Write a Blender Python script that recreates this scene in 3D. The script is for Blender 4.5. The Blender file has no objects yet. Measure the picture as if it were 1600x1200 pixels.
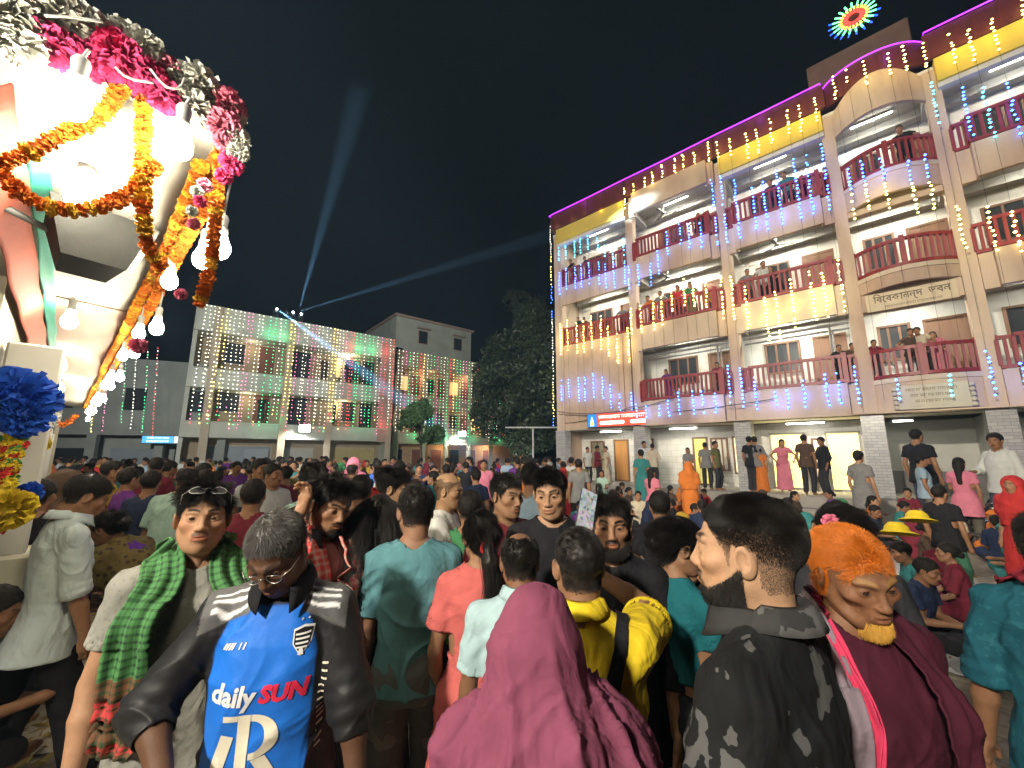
import bpy, bmesh, math, random
import numpy as np
from mathutils import Vector, Matrix
from mathutils.bvhtree import BVHTree
R = math.radians
rng = random.Random(7)
nrg = np.random.default_rng(7)
scene = bpy.context.scene
COL = scene.collection
# ------------------------------------------------------------------ camera
FPX = 630.0; PITCH = R(10.0); CAMH = 1.82
cam_d = bpy.data.cameras.new('camera'); cam = bpy.data.objects.new('camera', cam_d); COL.objects.link(cam)
cam_d.sensor_width = 36.0; cam_d.lens = 36.0 * FPX / 1600.0
cam_d.clip_start = 0.05; cam_d.clip_end = 600
cam.location = (0, 0, CAMH); cam.rotation_euler = (R(90) + PITCH, 0, 0)
scene.camera = cam
# ------------------------------------------------------------------ night sky
w = bpy.data.worlds.new('World'); scene.world = w; w.use_nodes = True
wt = w.node_tree; bg = wt.nodes['Background']
sky = wt.nodes.new('ShaderNodeTexSky'); sky.sky_type = 'NISHITA'; sky.sun_disc = False
sky.sun_elevation = R(-4.0); sky.sun_rotation = R(215); sky.altitude = 20
wt.links.new(sky.outputs[0], bg.inputs[0]); bg.inputs[1].default_value = 0.035
# ------------------------------------------------------------------ exposure and render
vs = scene.view_settings
vs.view_transform = 'Standard'; vs.look = 'None'; vs.gamma = 1; vs.use_curve_mapping = False
vs.exposure = 0.0
cy = scene.cycles
cy.use_denoising = True; cy.max_bounces = 4; cy.diffuse_bounces = 2; cy.glossy_bounces = 2
cy.transmission_bounces = 3; cy.volume_bounces = 0; cy.transparent_max_bounces = 6
cy.sample_clamp_indirect = 2.0; cy.caustics_reflective = False; cy.caustics_refractive = False
cy.use_light_tree = True
try: scene.cycles_curves.shape = 'RIBBONS'
except Exception: pass

# ------------------------------------------------------------------ picture to place
C0 = np.array([0, 0, CAMH])
def ray(px, py):
    x = (px - 800) / FPX; y = (600 - py) / FPX
    return np.array([x, math.cos(PITCH) - y * math.sin(PITCH), math.sin(PITCH) + y * math.cos(PITCH)])
def atz(px, py, z):
    r = ray(px, py); return C0 + r * ((z - CAMH) / r[2])
def aty(px, py, d):
    r = ray(px, py); return C0 + r * (d / r[1])
def atplane(px, py, p0, n):
    r = ray(px, py); return C0 + r * (np.dot(np.asarray(p0) - C0, n) / np.dot(r, n))

# ------------------------------------------------------------------ objects
def setp(o, label=None, cat=None, group=None, kind=None):
    if label: o['label'] = label
    if cat: o['category'] = cat
    if group: o['group'] = group
    if kind: o['kind'] = kind
    return o
def empty(name, loc=(0, 0, 0), rz=0.0, label=None, cat=None, group=None):
    o = bpy.data.objects.new(name, None); COL.objects.link(o)
    o.location = tuple(loc); o.rotation_euler = (0, 0, rz); o.empty_display_size = .2
    return setp(o, label, cat, group)
def link(name, me, parent=None, loc=None, rot=None):
    o = bpy.data.objects.new(name, me); COL.objects.link(o)
    if parent is not None: o.parent = parent
    if loc is not None: o.location = tuple(loc)
    if rot is not None: o.rotation_euler = tuple(rot)
    return o
def mesh_np(name, V, F, mats=(), smooth=True, mi=None):
    """V (n,3), F (m,k) uniform or a list of index lists"""
    me = bpy.data.meshes.new(name)
    V = np.asarray(V, dtype=np.float32)
    if isinstance(F, np.ndarray):
        k = F.shape[1]; m = F.shape[0]
        flat = F.astype(np.int32).ravel(); starts = np.arange(m, dtype=np.int32) * k; tot = np.full(m, k, np.int32)
    else:
        tot = np.array([len(f) for f in F], np.int32); m = len(tot)
        flat = np.array([i for f in F for i in f], np.int32)
        starts = np.concatenate([[0], np.cumsum(tot)[:-1]]).astype(np.int32) if m else np.zeros(0, np.int32)
    me.vertices.add(len(V)); me.vertices.foreach_set('co', V.ravel())
    me.loops.add(len(flat)); me.loops.foreach_set('vertex_index', flat)
    me.polygons.add(m); me.polygons.foreach_set('loop_start', starts)
    try: me.polygons.foreach_set('loop_total', tot)
    except Exception: pass
    for q in mats: me.materials.append(q)
    if mi is not None: me.polygons.foreach_set('material_index', np.asarray(mi, np.int32))
    me.polygons.foreach_set('use_smooth', np.full(m, bool(smooth)))
    me.update(calc_edges=True); me.validate()
    return me
def set_col(me, rgb, name='Col'):
    a = me.color_attributes.new(name, 'FLOAT_COLOR', 'POINT')
    rgb = np.asarray(rgb, np.float32)
    d = np.ones((len(rgb), 4), np.float32); d[:, :3] = rgb
    a.data.foreach_set('color', d.ravel())

class MB:
    """collects boxes, tubes, lathes, prisms into one mesh"""
    def __init__(s): s.V = []; s.F = []; s.M = []; s.S = []
    def add(s, V, F, m=0, smooth=False):
        b = len(s.V); s.V.extend([tuple(v) for v in V])
        for f in F: s.F.append([b + i for i in f]); s.M.append(m); s.S.append(smooth)
        return s
    def box(s, x0, y0, z0, x1, y1, z1, m=0, bev=0.0):
        if bev > 0:
            b = bev; V = []; F = []
            # chamfered box: 24 verts
            bm = bmesh.new(); bmesh.ops.create_cube(bm, size=1)
            for v in bm.verts:
                v.co = Vector(((x0 + x1) / 2 + v.co.x * (x1 - x0), (y0 + y1) / 2 + v.co.y * (y1 - y0), (z0 + z1) / 2 + v.co.z * (z1 - z0)))
            bmesh.ops.bevel(bm, geom=bm.edges[:], offset=b, segments=1, affect='EDGES')
            bm.verts.index_update()
            s.add([v.co[:] for v in bm.verts], [[v.index for v in f.verts] for f in bm.faces], m); bm.free(); return s
        V = [(x0, y0, z0), (x1, y0, z0), (x1, y1, z0), (x0, y1, z0), (x0, y0, z1), (x1, y0, z1), (x1, y1, z1), (x0, y1, z1)]
        return s.add(V, [(0, 3, 2, 1), (4, 5, 6, 7), (0, 1, 5, 4), (1, 2, 6, 5), (2, 3, 7, 6), (3, 0, 4, 7)], m)
    def tube(s, pts, r, n=8, m=0, cap=True, smooth=True):
        pts = [Vector(p) for p in pts]; rs = r if isinstance(r, (list, tuple)) else [r] * len(pts)
        V = []; F = []; up = None
        for i, p in enumerate(pts):
            d = (pts[min(i + 1, len(pts) - 1)] - pts[max(i - 1, 0)]).normalized()
            if up is None: up = d.orthogonal().normalized()
            up = (up - d * up.dot(d)); up = up.normalized() if up.length > 1e-6 else d.orthogonal().normalized()
            sd = d.cross(up)
            for k in range(n):
                a = 2 * math.pi * k / n; V.append(p + (up * math.cos(a) + sd * math.sin(a)) * rs[i])
        for i in range(len(pts) - 1):
            for k in range(n):
                k2 = (k + 1) % n; F.append((i * n + k, i * n + k2, (i + 1) * n + k2, (i + 1) * n + k))
        if cap: F.append(tuple(range(n))[::-1]); F.append(tuple((len(pts) - 1) * n + k for k in range(n)))
        return s.add(V, F, m, smooth)
    def lathe(s, prof, c=(0, 0, 0), n=16, m=0, smooth=True):
        V = []; F = []
        for (r, z) in prof:
            for k in range(n):
                a = 2 * math.pi * k / n; V.append((c[0] + r * math.cos(a), c[1] + r * math.sin(a), c[2] + z))
        for i in range(len(prof) - 1):
            for k in range(n):
                k2 = (k + 1) % n; F.append((i * n + k, i * n + k2, (i + 1) * n + k2, (i + 1) * n + k))
        return s.add(V, F, m, smooth)
    def prism(s, poly, z0, z1, m=0):
        n = len(poly); V = [(x, y, z0) for x, y in poly] + [(x, y, z1) for x, y in poly]
        F = [tuple(range(n))[::-1], tuple(range(n, 2 * n))] + [(i, (i + 1) % n, n + (i + 1) % n, n + i) for i in range(n)]
        return s.add(V, F, m)
    def ball(s, c, r, m=0, nu=8, nv=6):
        rx, ry, rz = r if isinstance(r, (tuple, list)) else (r, r, r)
        V = []; F = []
        for i in range(nv + 1):
            t = math.pi * i / nv
            for k in range(nu):
                a = 2 * math.pi * k / nu
                V.append((c[0] + rx * math.sin(t) * math.cos(a), c[1] + ry * math.sin(t) * math.sin(a), c[2] + rz * math.cos(t)))
        for i in range(nv):
            for k in range(nu):
                k2 = (k + 1) % nu; F.append((i * nu + k, (i + 1) * nu + k, (i + 1) * nu + k2, i * nu + k2))
        return s.add(V, F, m, True)
    def octa(s, c, r, m=0):
        x, y, z = c
        return s.add([(x + r, y, z), (x - r, y, z), (x, y + r, z), (x, y - r, z), (x, y, z + r), (x, y, z - r)],
                     [(0, 2, 4), (2, 1, 4), (1, 3, 4), (3, 0, 4), (2, 0, 5), (1, 2, 5), (3, 1, 5), (0, 3, 5)], m)
    def xf(s, M, start=0):
        s.V = s.V[:start] + [tuple(M @ Vector(v)) for v in s.V[start:]]; return s
    def mesh(s, name, *mats):
        me = mesh_np(name, s.V, s.F, mats, False, s.M)
        me.polygons.foreach_set('use_smooth', np.array(s.S, bool)); return me
    def build(s, name, mats, parent=None, loc=None, rot=None):
        mats = mats if isinstance(mats, (list, tuple)) else [mats]
        return link(name, s.mesh(name, *mats), parent, loc, rot)

# ------------------------------------------------------------------ materials
MATS = {}
def new_mat(name):
    m = bpy.data.materials.new(name); m.use_nodes = True
    nt = m.node_tree; b = nt.nodes['Principled BSDF']; return m, nt, b
def N(nt, t, **kw):
    n = nt.nodes.new(t)
    for k, v in kw.items():
        if k.startswith('i_'): n.inputs[k[2:].replace('_', ' ')].default_value = v
        else: setattr(n, k, v)
    return n
def mat(name, col=(.5, .5, .5), rough=.6, vary=.12, scale=3.0, bump=0.0, bscale=40.0, metal=0.0, col2=None, objcol=False, attr=False, dirt=0.0, spec=.5, stretch=None):
    """base colour broken up by two sizes of noise, fine bump"""
    if name in MATS: return MATS[name]
    m, nt, b = new_mat(name); L = nt.links.new
    tc = N(nt, 'ShaderNodeTexCoord'); src = tc.outputs['Object']
    if stretch:
        mp = N(nt, 'ShaderNodeMapping'); mp.inputs['Scale'].default_value = stretch; L(src, mp.inputs[0]); src = mp.outputs[0]
    n1 = N(nt, 'ShaderNodeTexNoise'); n1.inputs['Scale'].default_value = scale; n1.inputs['Detail'].default_value = 5; n1.inputs['Roughness'].default_value = .65; L(src, n1.inputs[0])
    mr = N(nt, 'ShaderNodeMapRange'); mr.inputs[1].default_value = .25; mr.inputs[2].default_value = .75
    mr.inputs[3].default_value = 1 - vary; mr.inputs[4].default_value = 1 + vary; L(n1.outputs[0], mr.inputs[0])
    mul = N(nt, 'ShaderNodeMix', data_type='RGBA', blend_type='MULTIPLY'); mul.inputs[0].default_value = 1
    if objcol: oi = N(nt, 'ShaderNodeObjectInfo'); base = oi.outputs['Color']
    elif attr: at = N(nt, 'ShaderNodeAttribute', attribute_name='Col'); base = at.outputs['Color']
    else:
        rgb = N(nt, 'ShaderNodeRGB'); rgb.outputs[0].default_value = (*col, 1); base = rgb.outputs[0]
    if col2 is not None:
        n3 = N(nt, 'ShaderNodeTexNoise'); n3.inputs['Scale'].default_value = scale * .6; n3.inputs['Detail'].default_value = 6; L(src, n3.inputs[0])
        cr = N(nt, 'ShaderNodeValToRGB'); cr.color_ramp.elements[0].position = .45; cr.color_ramp.elements[1].position = .62; L(n3.outputs[0], cr.inputs[0])
        mx = N(nt, 'ShaderNodeMix', data_type='RGBA'); L(cr.outputs[0], mx.inputs[0]); L(base, mx.inputs[6]); mx.inputs[7].default_value = (*col2, 1); base = mx.outputs[2]
    L(base, mul.inputs[6]); L(mr.outputs[0], mul.inputs[7]); L(mul.outputs[2], b.inputs['Base Color'])
    b.inputs['Roughness'].default_value = rough; b.inputs['Metallic'].default_value = metal
    b.inputs['Specular IOR Level'].default_value = spec
    if bump > 0:
        n2 = N(nt, 'ShaderNodeTexNoise'); n2.inputs['Scale'].default_value = bscale; n2.inputs['Detail'].default_value = 4; L(src, n2.inputs[0])
        bp = N(nt, 'ShaderNodeBump'); bp.inputs['Strength'].default_value = min(1, bump); bp.inputs['Distance'].default_value = .01; L(n2.outputs[0], bp.inputs['Height']); L(bp.outputs[0], b.inputs['Normal'])
    MATS[name] = m; return m
def emit(name, col, strength, sample='AUTO'):
    if name in MATS: return MATS[name]
    m, nt, b = new_mat(name)
    b.inputs['Base Color'].default_value = (*[min(1, c) * .8 for c in col], 1); b.inputs['Roughness'].default_value = .3
    b.inputs['Emission Color'].default_value = (*col, 1); b.inputs['Emission Strength'].default_value = strength
    try: m.cycles.emission_sampling = sample
    except Exception: pass
    MATS[name] = m; return m
def lamp(name, kind, loc, power, col=(1, 1, 1), parent=None, radius=.05, aim=None, angle=60, blend=.5, size=(1, .1)):
    d = bpy.data.lights.new(name, kind); d.energy = power; d.color = col
    if kind in ('POINT', 'SPOT'): d.shadow_soft_size = radius
    if kind == 'SPOT': d.spot_size = R(angle); d.spot_blend = blend
    if kind == 'AREA': d.shape = 'RECTANGLE'; d.size = size[0]; d.size_y = size[1]
    o = bpy.data.objects.new(name, d); COL.objects.link(o); o.location = tuple(loc)
    if parent is not None: o.parent = parent
    if aim is not None: o.rotation_euler = (Vector(aim) - Vector(loc)).to_track_quat('-Z', 'Y').to_euler()
    return o
def frame(p, xdir):
    """matrix with local +x along xdir, z up"""
    x = Vector((xdir[0], xdir[1], 0)).normalized(); z = Vector((0, 0, 1)); y = z.cross(x)
    return Matrix(((x.x, y.x, 0, p[0]), (x.y, y.y, 0, p[1]), (0, 0, 1, p[2]), (0, 0, 0, 1)))
def text_mesh(s, size=1.0, extrude=0.0, bold=0.0, res=2):
    cu = bpy.data.curves.new('t', 'FONT'); cu.body = s; cu.size = size; cu.extrude = extrude; cu.offset = bold; cu.resolution_u = res
    cu.align_x = 'CENTER'; cu.align_y = 'CENTER'
    o = bpy.data.objects.new('t', cu); COL.objects.link(o)
    me = bpy.data.meshes.new_from_object(o.evaluated_get(bpy.context.evaluated_depsgraph_get()))
    bpy.data.objects.remove(o); bpy.data.curves.remove(cu); return me
def vnoise(P, seed=0):
    """smooth value noise, numpy, roughly -1..1"""
    P = np.asarray(P, np.float64); i = np.floor(P).astype(np.int64); f = P - i; f = f * f * (3 - 2 * f)
    def h(a, b, c):
        n = (a * 374761393 + b * 668265263 + c * 2147483647 + seed * 974711) & 0xffffffff
        n = ((n ^ (n >> 13)) * 1274126177) & 0xffffffff; n = (n ^ (n >> 16)) & 0xffff
        return n / 32767.5 - 1
    r = 0
    for a in (0, 1):
        for b in (0, 1):
            for c in (0, 1):
                wgt = (f[:, 0] if a else 1 - f[:, 0]) * (f[:, 1] if b else 1 - f[:, 1]) * (f[:, 2] if c else 1 - f[:, 2])
                r = r + wgt * h(i[:, 0] + a, i[:, 1] + b, i[:, 2] + c)
    return r
# ================================================================== ground
def ground_material():
    m, nt, b = new_mat('packed_ground'); L = nt.links.new
    tc = N(nt, 'ShaderNodeTexCoord')
    n1 = N(nt, 'ShaderNodeTexNoise'); n1.inputs['Scale'].default_value = .55; n1.inputs['Detail'].default_value = 9; n1.inputs['Roughness'].default_value = .7; L(tc.outputs['Object'], n1.inputs[0])
    cr = N(nt, 'ShaderNodeValToRGB'); e = cr.color_ramp.elements
    e[0].position = .3; e[0].color = (.20, .17, .12, 1); e[1].position = .7; e[1].color = (.42, .37, .28, 1); L(n1.outputs[0], cr.inputs[0])
    n2 = N(nt, 'ShaderNodeTexNoise'); n2.inputs['Scale'].default_value = 14; n2.inputs['Detail'].default_value = 6; L(tc.outputs['Object'], n2.inputs[0])
    mx = N(nt, 'ShaderNodeMix', data_type='RGBA', blend_type='OVERLAY'); mx.inputs[0].default_value = .7; L(cr.outputs[0], mx.inputs[6]); L(n2.outputs[0], mx.inputs[7]); L(mx.outputs[2], b.inputs['Base Color'])
    b.inputs['Roughness'].default_value = .85
    bp = N(nt, 'ShaderNodeBump'); bp.inputs['Strength'].default_value = .6; bp.inputs['Distance'].default_value = .03; L(n2.outputs[0], bp.inputs['Height']); L(bp.outputs[0], b.inputs['Normal'])
    return m
g = MB(); g.add([(-250, -250, 0), (250, -250, 0), (250, 250, 0), (-250, 250, 0)], [(0, 1, 2, 3)])
setp(g.build('ground', ground_material()), kind='structure')

# ================================================================== pink building on the right
RX = (0.74056, -0.67199); RA = math.atan2(RX[1], RX[0])
RP0 = (2.23, 19.465, 0.0)
def Rw(s, y, z):                      # building coordinates to world
    return np.array([RP0[0] + RX[0] * s - RX[1] * y, RP0[1] + RX[1] * s + RX[0] * y, z])
pink = mat('pink_plaster', (.58, .455, .335), .75, .24, .9, .3, 40, col2=(.44, .31, .23), stretch=(1, 1, .35))
cream = mat('cream_plaster', (.64, .55, .42), .75, .14, 1.2, .2, 60, col2=(.55, .44, .33))
yellowlit = mat('yellow_lit_fascia', (.62, .47, .08), .65, .15, 1.5, .2, 60)  # yellow light falling on the top fascia, put into its colour
whitep = mat('white_plaster', (.68, .66, .60), .7, .12, 1.4, .2, 50, col2=(.58, .56, .50))
redrail = mat('maroon_railing_paint', (.25, .028, .034), .45, .2, 4, .2, 50)
darkw = mat('dark_window_glass', (.03, .035, .04), .15, .2, 2)
woodd = mat('brown_door_wood', (.17, .085, .045), .5, .25, 3, .3, 30, stretch=(1, 1, .2))
brownbox = mat('brown_roof_room', (.17, .10, .075), .8, .2, 1.5, .3, 40)
greyp = mat('grey_pipe', (.22, .22, .22), .4, .15, 4)
def tile_material(name, c1, c2, mortar, sw, sh):
    m, nt, b = new_mat(name); L = nt.links.new
    tc = N(nt, 'ShaderNodeTexCoord'); sp = N(nt, 'ShaderNodeSeparateXYZ'); L(tc.outputs['Object'], sp.inputs[0])
    ad = N(nt, 'ShaderNodeMath', operation='ADD'); L(sp.outputs[0], ad.inputs[0]); L(sp.outputs[1], ad.inputs[1])
    cb = N(nt, 'ShaderNodeCombineXYZ'); L(ad.outputs[0], cb.inputs[0]); L(sp.outputs[2], cb.inputs[1])
    br = N(nt, 'ShaderNodeTexBrick'); L(cb.outputs[0], br.inputs[0])
    br.inputs['Color1'].default_value = (*c1, 1); br.inputs['Color2'].default_value = (*c2, 1); br.inputs['Mortar'].default_value = (*mortar, 1)
    br.inputs['Scale'].default_value = 1; br.inputs['Brick Width'].default_value = sw; br.inputs['Row Height'].default_value = sh; br.inputs['Mortar Size'].default_value = .006
    L(br.outputs[0], b.inputs['Base Color']); b.inputs['Roughness'].default_value = .25
    bp = N(nt, 'ShaderNodeBump'); bp.inputs['Strength'].default_value = .5; bp.inputs['Distance'].default_value = .004; bp.invert = True; L(br.outputs[1], bp.inputs['Height']); L(bp.outputs[0], b.inputs['Normal'])
    return m
tile_w = tile_material('white_wall_tile', (.66, .65, .60), (.60, .59, .54), (.40, .39, .36), .4, .25)
tile_g = tile_material('grey_pillar_tile', (.44, .44, .44), (.34, .34, .35), (.24, .24, .24), .22, .085)

COLS = [0.2, 4.13, 7.9, 11.3, 13.75, 17.6, 21.4]
FL = [3.95, 7.08, 10.15]
SEND = 21.4
bR = empty('apartment_building', RP0, RA, 'four storey pink building with curved balconies and maroon railings', 'building')
BACK = 1.8
def strip(mb, poly, z0, z1, th, m=0):
    """upright wall of thickness th following a plan polyline (outer side on -y)"""
    n = len(poly); P = [Vector((p[0], p[1], 0)) for p in poly]; off = []
    for i in range(n):
        d = (P[min(i + 1, n - 1)] - P[max(i - 1, 0)]).normalized(); nn = Vector((-d.y, d.x, 0))
        off.append(P[i] + nn * th)
    V = [(p.x, p.y, z0) for p in P] + [(p.x, p.y, z1) for p in P] + [(p.x, p.y, z0) for p in off] + [(p.x, p.y, z1) for p in off]
    F = []
    for i in range(n - 1):
        F += [(i, i + 1, n + i + 1, n + i), (2 * n + i + 1, 2 * n + i, 3 * n + i, 3 * n + i + 1), (n + i, n + i + 1, 3 * n + i + 1, 3 * n + i), (i + 1, i, 2 * n + i, 2 * n + i + 1)]
    F += [(0, n, 3 * n, 2 * n), (n - 1, 3 * n - 1, 4 * n - 1, 2 * n - 1)]
    mb.add(V, F, m)
def arc_plan(a, b, bulge, n=14):
    out = []
    for i in range(n + 1):
        t = i / n; out.append((a + (b - a) * t, -bulge * (1 - (2 * t - 1) ** 2)))
    return out
def box_plan(a, b, pr):
    return [(a + .16, -.02), (a + .16, -pr * .45), (a + .42, -pr * .45), (a + .42, -pr), (b - .42, -pr), (b - .42, -pr * .45), (b - .16, -pr * .45), (b - .16, -.02)]
def resample(poly, step):
    P = [np.array(p, float) for p in poly]; seg = [np.linalg.norm(P[i + 1] - P[i]) for i in range(len(P) - 1)]
    tot = sum(seg); n = max(2, int(tot / step)); out = []
    for k in range(n + 1):
        t = tot * k / n; i = 0
        while i < len(seg) - 1 and t > seg[i]: t -= seg[i]; i += 1
        out.append(P[i] + (P[i + 1] - P[i]) * min(1, t / max(seg[i], 1e-6)))
    return out
def railing(poly, z, h=.88, parent=bR, m=redrail, step=.15):
    mb = MB()
    strip(mb, poly, z + h - .09, z + h, .11); strip(mb, poly, z + .03, z + .12, .09)
    for p in resample(poly, step):
        x, y = p; y += .05
        mb.box(x - .032, y - .028, z + .12, x + .032, y + .028, z + h - .09)
    for p in (poly[0], poly[-1], poly[len(poly) // 2]):
        mb.box(p[0] - .06, p[1] - .025, z, p[0] + .06, p[1] + .12, z + h + .05)
    return mb.build('railing', m, parent)

# columns (wall-coloured), each its own part
for i, s in enumerate(COLS):
    mb = MB(); wd = .17 if i else .22
    mb.box(s - wd, -.06, 2.97, s + wd, .30, 13.05)
    mb.build('column', pink, bR)
    mb = MB(); mb.box(s - .26, -.12, 0, s + .26, .36, 2.965)
    mb.build('pillar', tile_g, bR)
# floors and ceilings
for z in FL:
    mb = MB(); mb.box(.03, .31, z - .28, SEND, 8, z); mb.build('floor_slab', whitep, bR)
mb = MB(); mb.box(-.1, .02, 12.99, SEND, 8, 13.2); mb.build('roof_slab', whitep, bR)
# beams across the ceilings
for z in (FL[1], FL[2], 13.27):
    for s in COLS[1:-1]:
        mb = MB(); mb.box(s - .13, .31, z - .62, s + .13, BACK - .005, z - .285); mb.build('ceiling_beam', whitep, bR)
    mb = MB(); mb.box(.3, BACK - .32, z - .55, SEND - .2, BACK - .004, z - .287); mb.build('ceiling_beam', whitep, bR)
# far end wall, back walls of the balconies
mb = MB(); mb.box(0.0, .305, 0, .2, 8, 12.98); mb.build('end_wall', pink, bR)
for lv, z in enumerate(FL):
    mb = MB(); mb.box(.21, BACK, z + .003, SEND, BACK + .15, z + 2.86)
    mb.build('back_wall', whitep if lv else mat('back_wall_grey', (.55, .55, .51), .7, .12, 1.3, .2, 40), bR)
# solid corner bay below the second balcony
mb = MB(); mb.box(.43, -.02, 3.0, 3.9, .2, 7.05); mb.box(3.2, -.1, 3.0, 3.55, -.02, 7.0); mb.box(3.66, -.1, 3.0, 3.9, -.02, 7.0); mb.build('corner_wall', mat('cream_pink_plaster', (.58, .43, .31), .75, .16, 1.2, .25, 60, col2=(.52, .37, .26)), bR)
# fascia panels with railings
PLANS = {}
for bi in range(6):
    a, b = COLS[bi], COLS[bi + 1]
    for lv in range(3):
        z = FL[lv]
        if bi == 0:
            if lv == 0: continue
            plan = [(a + .2, -.03), (b - .2, -.03)] if lv == 2 else [(a + .2, -.03), (b - .2, -.03)]
        elif bi == 3:
            plan = arc_plan(a + .14, b - .14, .55 if lv else .32)
        else:
            plan = box_plan(a, b, .42)
        PLANS[bi, lv] = plan
        mb = MB()
        bot = z - .98
        if bi == 3 and lv: bot = z - (.45 if lv == 1 else .72)
        if bi == 0 and lv == 1: bot = 7.02
        strip(mb, plan, bot, z, .12)
        # slab filling between the plan and the column line
        pl = [(p[0], p[1] + .11) for p in plan]
        if bi: mb.prism([(pl[0][0] + .01, .30)] + [(p[0], p[1]) for p in pl] + [(pl[-1][0] - .01, .30)], z - .27, z - .02)
        mb.build('balcony_panel', {0: pink, 1: pink, 2: (cream if lv == 1 else pink), 3: pink, 4: pink}.get(bi, pink), bR)
        if bi == 3:
            mb = MB(); strip(mb, [(p[0], p[1] - .05) for p in plan], z - .1, z + .03, .17); mb.build('ledge', cream, bR)
        railing([(p[0], p[1] + .01) for p in plan], z + (.031 if bi == 3 else .001))
# lintel over the entrance bay on level one and two
for (z0, z1) in ((6.1, 6.8), (9.25, 9.85)):
    mb = MB(); mb.box(COLS[3] + .18, -.01, z0, COLS[4] - .18, .28, z1); mb.build('lintel', pink, bR)
mb = MB(); mb.box(.21, .02, 2.965, SEND, 1.2, 3.03); mb.build('porch_soffit', whitep, bR)
mb = MB(); mb.box(COLS[1] + .2, -.35, 2.99, SEND, .01, 3.03); mb.build('porch_soffit', pink, bR)
# top fascia, parapet and its rail
for bi in range(6):
    a, b = COLS[bi], COLS[bi + 1]
    mb = MB()
    if bi == 3:
        n = 16; V = []; F = []
        for i in range(n + 1):
            t = i / n; s = a + .14 + (b - a - .28) * t; q = 1 - (2 * t - 1) ** 2
            zb = 12.15 + .12 * q; zt = 12.95 + .55 * q; y = -.5 * q - .05
            V += [(s, y, zb), (s, y, zt), (s, y + .14, zt), (s, y + .14, zb)]
        for i in range(n):
            o = 4 * i
            for k in range(4): F.append((o + k, o + 4 + k, o + 4 + (k + 1) % 4, o + (k + 1) % 4))
        F += [(0, 1, 2, 3), (4 * n + 3, 4 * n + 2, 4 * n + 1, 4 * n)]
        mb.add(V, F); mb.build('arched_fascia', pink, bR)
    elif bi in (1, 5):
        strip(mb, [(a + .16, -.02), (a + .16, -.3), (a + .4, -.3), (a + .4, -.55), (b - .3, -.55), (b - .3, -.3), (b - .1, -.3), (b - .1, -.02)], 12.2, 13.15, .14)
        mb.build('fascia', pink, bR)
    else:
        strip(mb, [(a + .1, -.3), (b - .1, -.3)], 12.45, 13.2, .3); mb.build('fascia', yellowlit, bR)
        mb = MB(); strip(mb, [(a + .1, -.22), (b - .1, -.22)], 12.3, 12.445, .22); mb.build('fascia_moulding', whitep, bR)
    plan = arc_plan(a, b, .40) if bi == 3 else [(a, -.34), (b, -.34)]
    zt = 13.22 if bi != 3 else 13.36
    mb = MB(); strip(mb, plan, zt, zt + .85, .1)
    for p in resample(plan, .45): mb.box(p[0] - .05, p[1] - .03, zt, p[0] + .05, p[1] + .0, zt + .82)
    mb.build('parapet', mat('dark_parapet_paint', (.11, .022, .022), .5, .25, 3, .2, 50), bR)
mb = MB(); strip(mb, [(0.0, 6), (0.0, -.34)], 13.22, 14.07, .1); mb.build('parapet', mat('dark_parapet_paint', (.11, .022, .022), .5, .25, 3, .2, 50), bR)
# bulk behind
mb = MB(); mb.box(.01, 8.005, 0, SEND + 4, 13, 13.2); mb.build('rear_block', pink, bR)

# windows and doors of the upper floors, each with frame and pane
def window(s, z, wd, h, y=BACK, glass=darkw, fr=woodd, name='window', mull=1):
    mb = MB(); t = .07
    mb.box(s, y - .06, z, s + t, y - .002, z + h); mb.box(s + wd - t, y - .06, z, s + wd, y - .002, z + h)
    mb.box(s + t, y - .06, z + h - t, s + wd - t, y - .002, z + h); mb.box(s + t, y - .06, z, s + wd - t, y - .002, z + t)
    for k in range(mull): x = s + wd * (k + 1) / (mull + 1); mb.box(x - .03, y - .05, z + t, x + .03, y - .004, z + h - t)
    f = mb.build(name, fr, bR)
    mb = MB(); mb.box(s + t, y - .025, z + t, s + wd - t, y - .003, z + h - t); mb.build('pane' if name == 'window' else 'door_leaf', glass, f)
    return f
for lv in range(3):
    z = FL[lv] + .01
    for bi in range(6):
        a, b = COLS[bi], COLS[bi + 1]; ww = b - a
        if lv == 0 and bi == 0: continue
        window(a + ww * .18, z + .85, min(1.3, ww * .33), 1.2, mull=2)
        window(a + ww * .62, z, .95, 2.05, glass=woodd, name='door', mull=0)
# tube lights and a ceiling fan
tube_e = emit('tube_light_glow', (1.0, .97, .86), 25)
def tube_light(s, z, parent=bR, L=1.1, power=26, y=.95):
    mb = MB(); mb.box(s - L / 2, y - .04, z - .06, s + L / 2, y + .04, z - .005)
    o = mb.build('tube_light', whitep, parent)
    mb = MB(); mb.tube([(s - L / 2 + .03, y, z - .085), (s + L / 2 - .03, y, z - .085)], .022, 8); mb.build('glow_tube', tube_e, o)
    lamp('balcony_tube_lamp', 'AREA', (s, y, z - .13), power, (1, .96, .82), o, size=(L, .08)).rotation_euler = (0, 0, 0)
for (bi, lv, pw) in ((1, 2, 70), (1, 1, 75), (2, 1, 42), (2, 0, 60), (2, 2, 18), (0, 1, 38), (0, 2, 24), (1, 0, 22), (3, 1, 34), (3, 2, 14), (3, 0, 30), (4, 0, 12), (4, 1, 10), (4, 2, 12)):
    a, b = COLS[bi], COLS[bi + 1]
    z = (FL[lv] + 2.84)
    tube_light((a + b) / 2 - .1, z, power=pw * 2.1)
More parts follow.
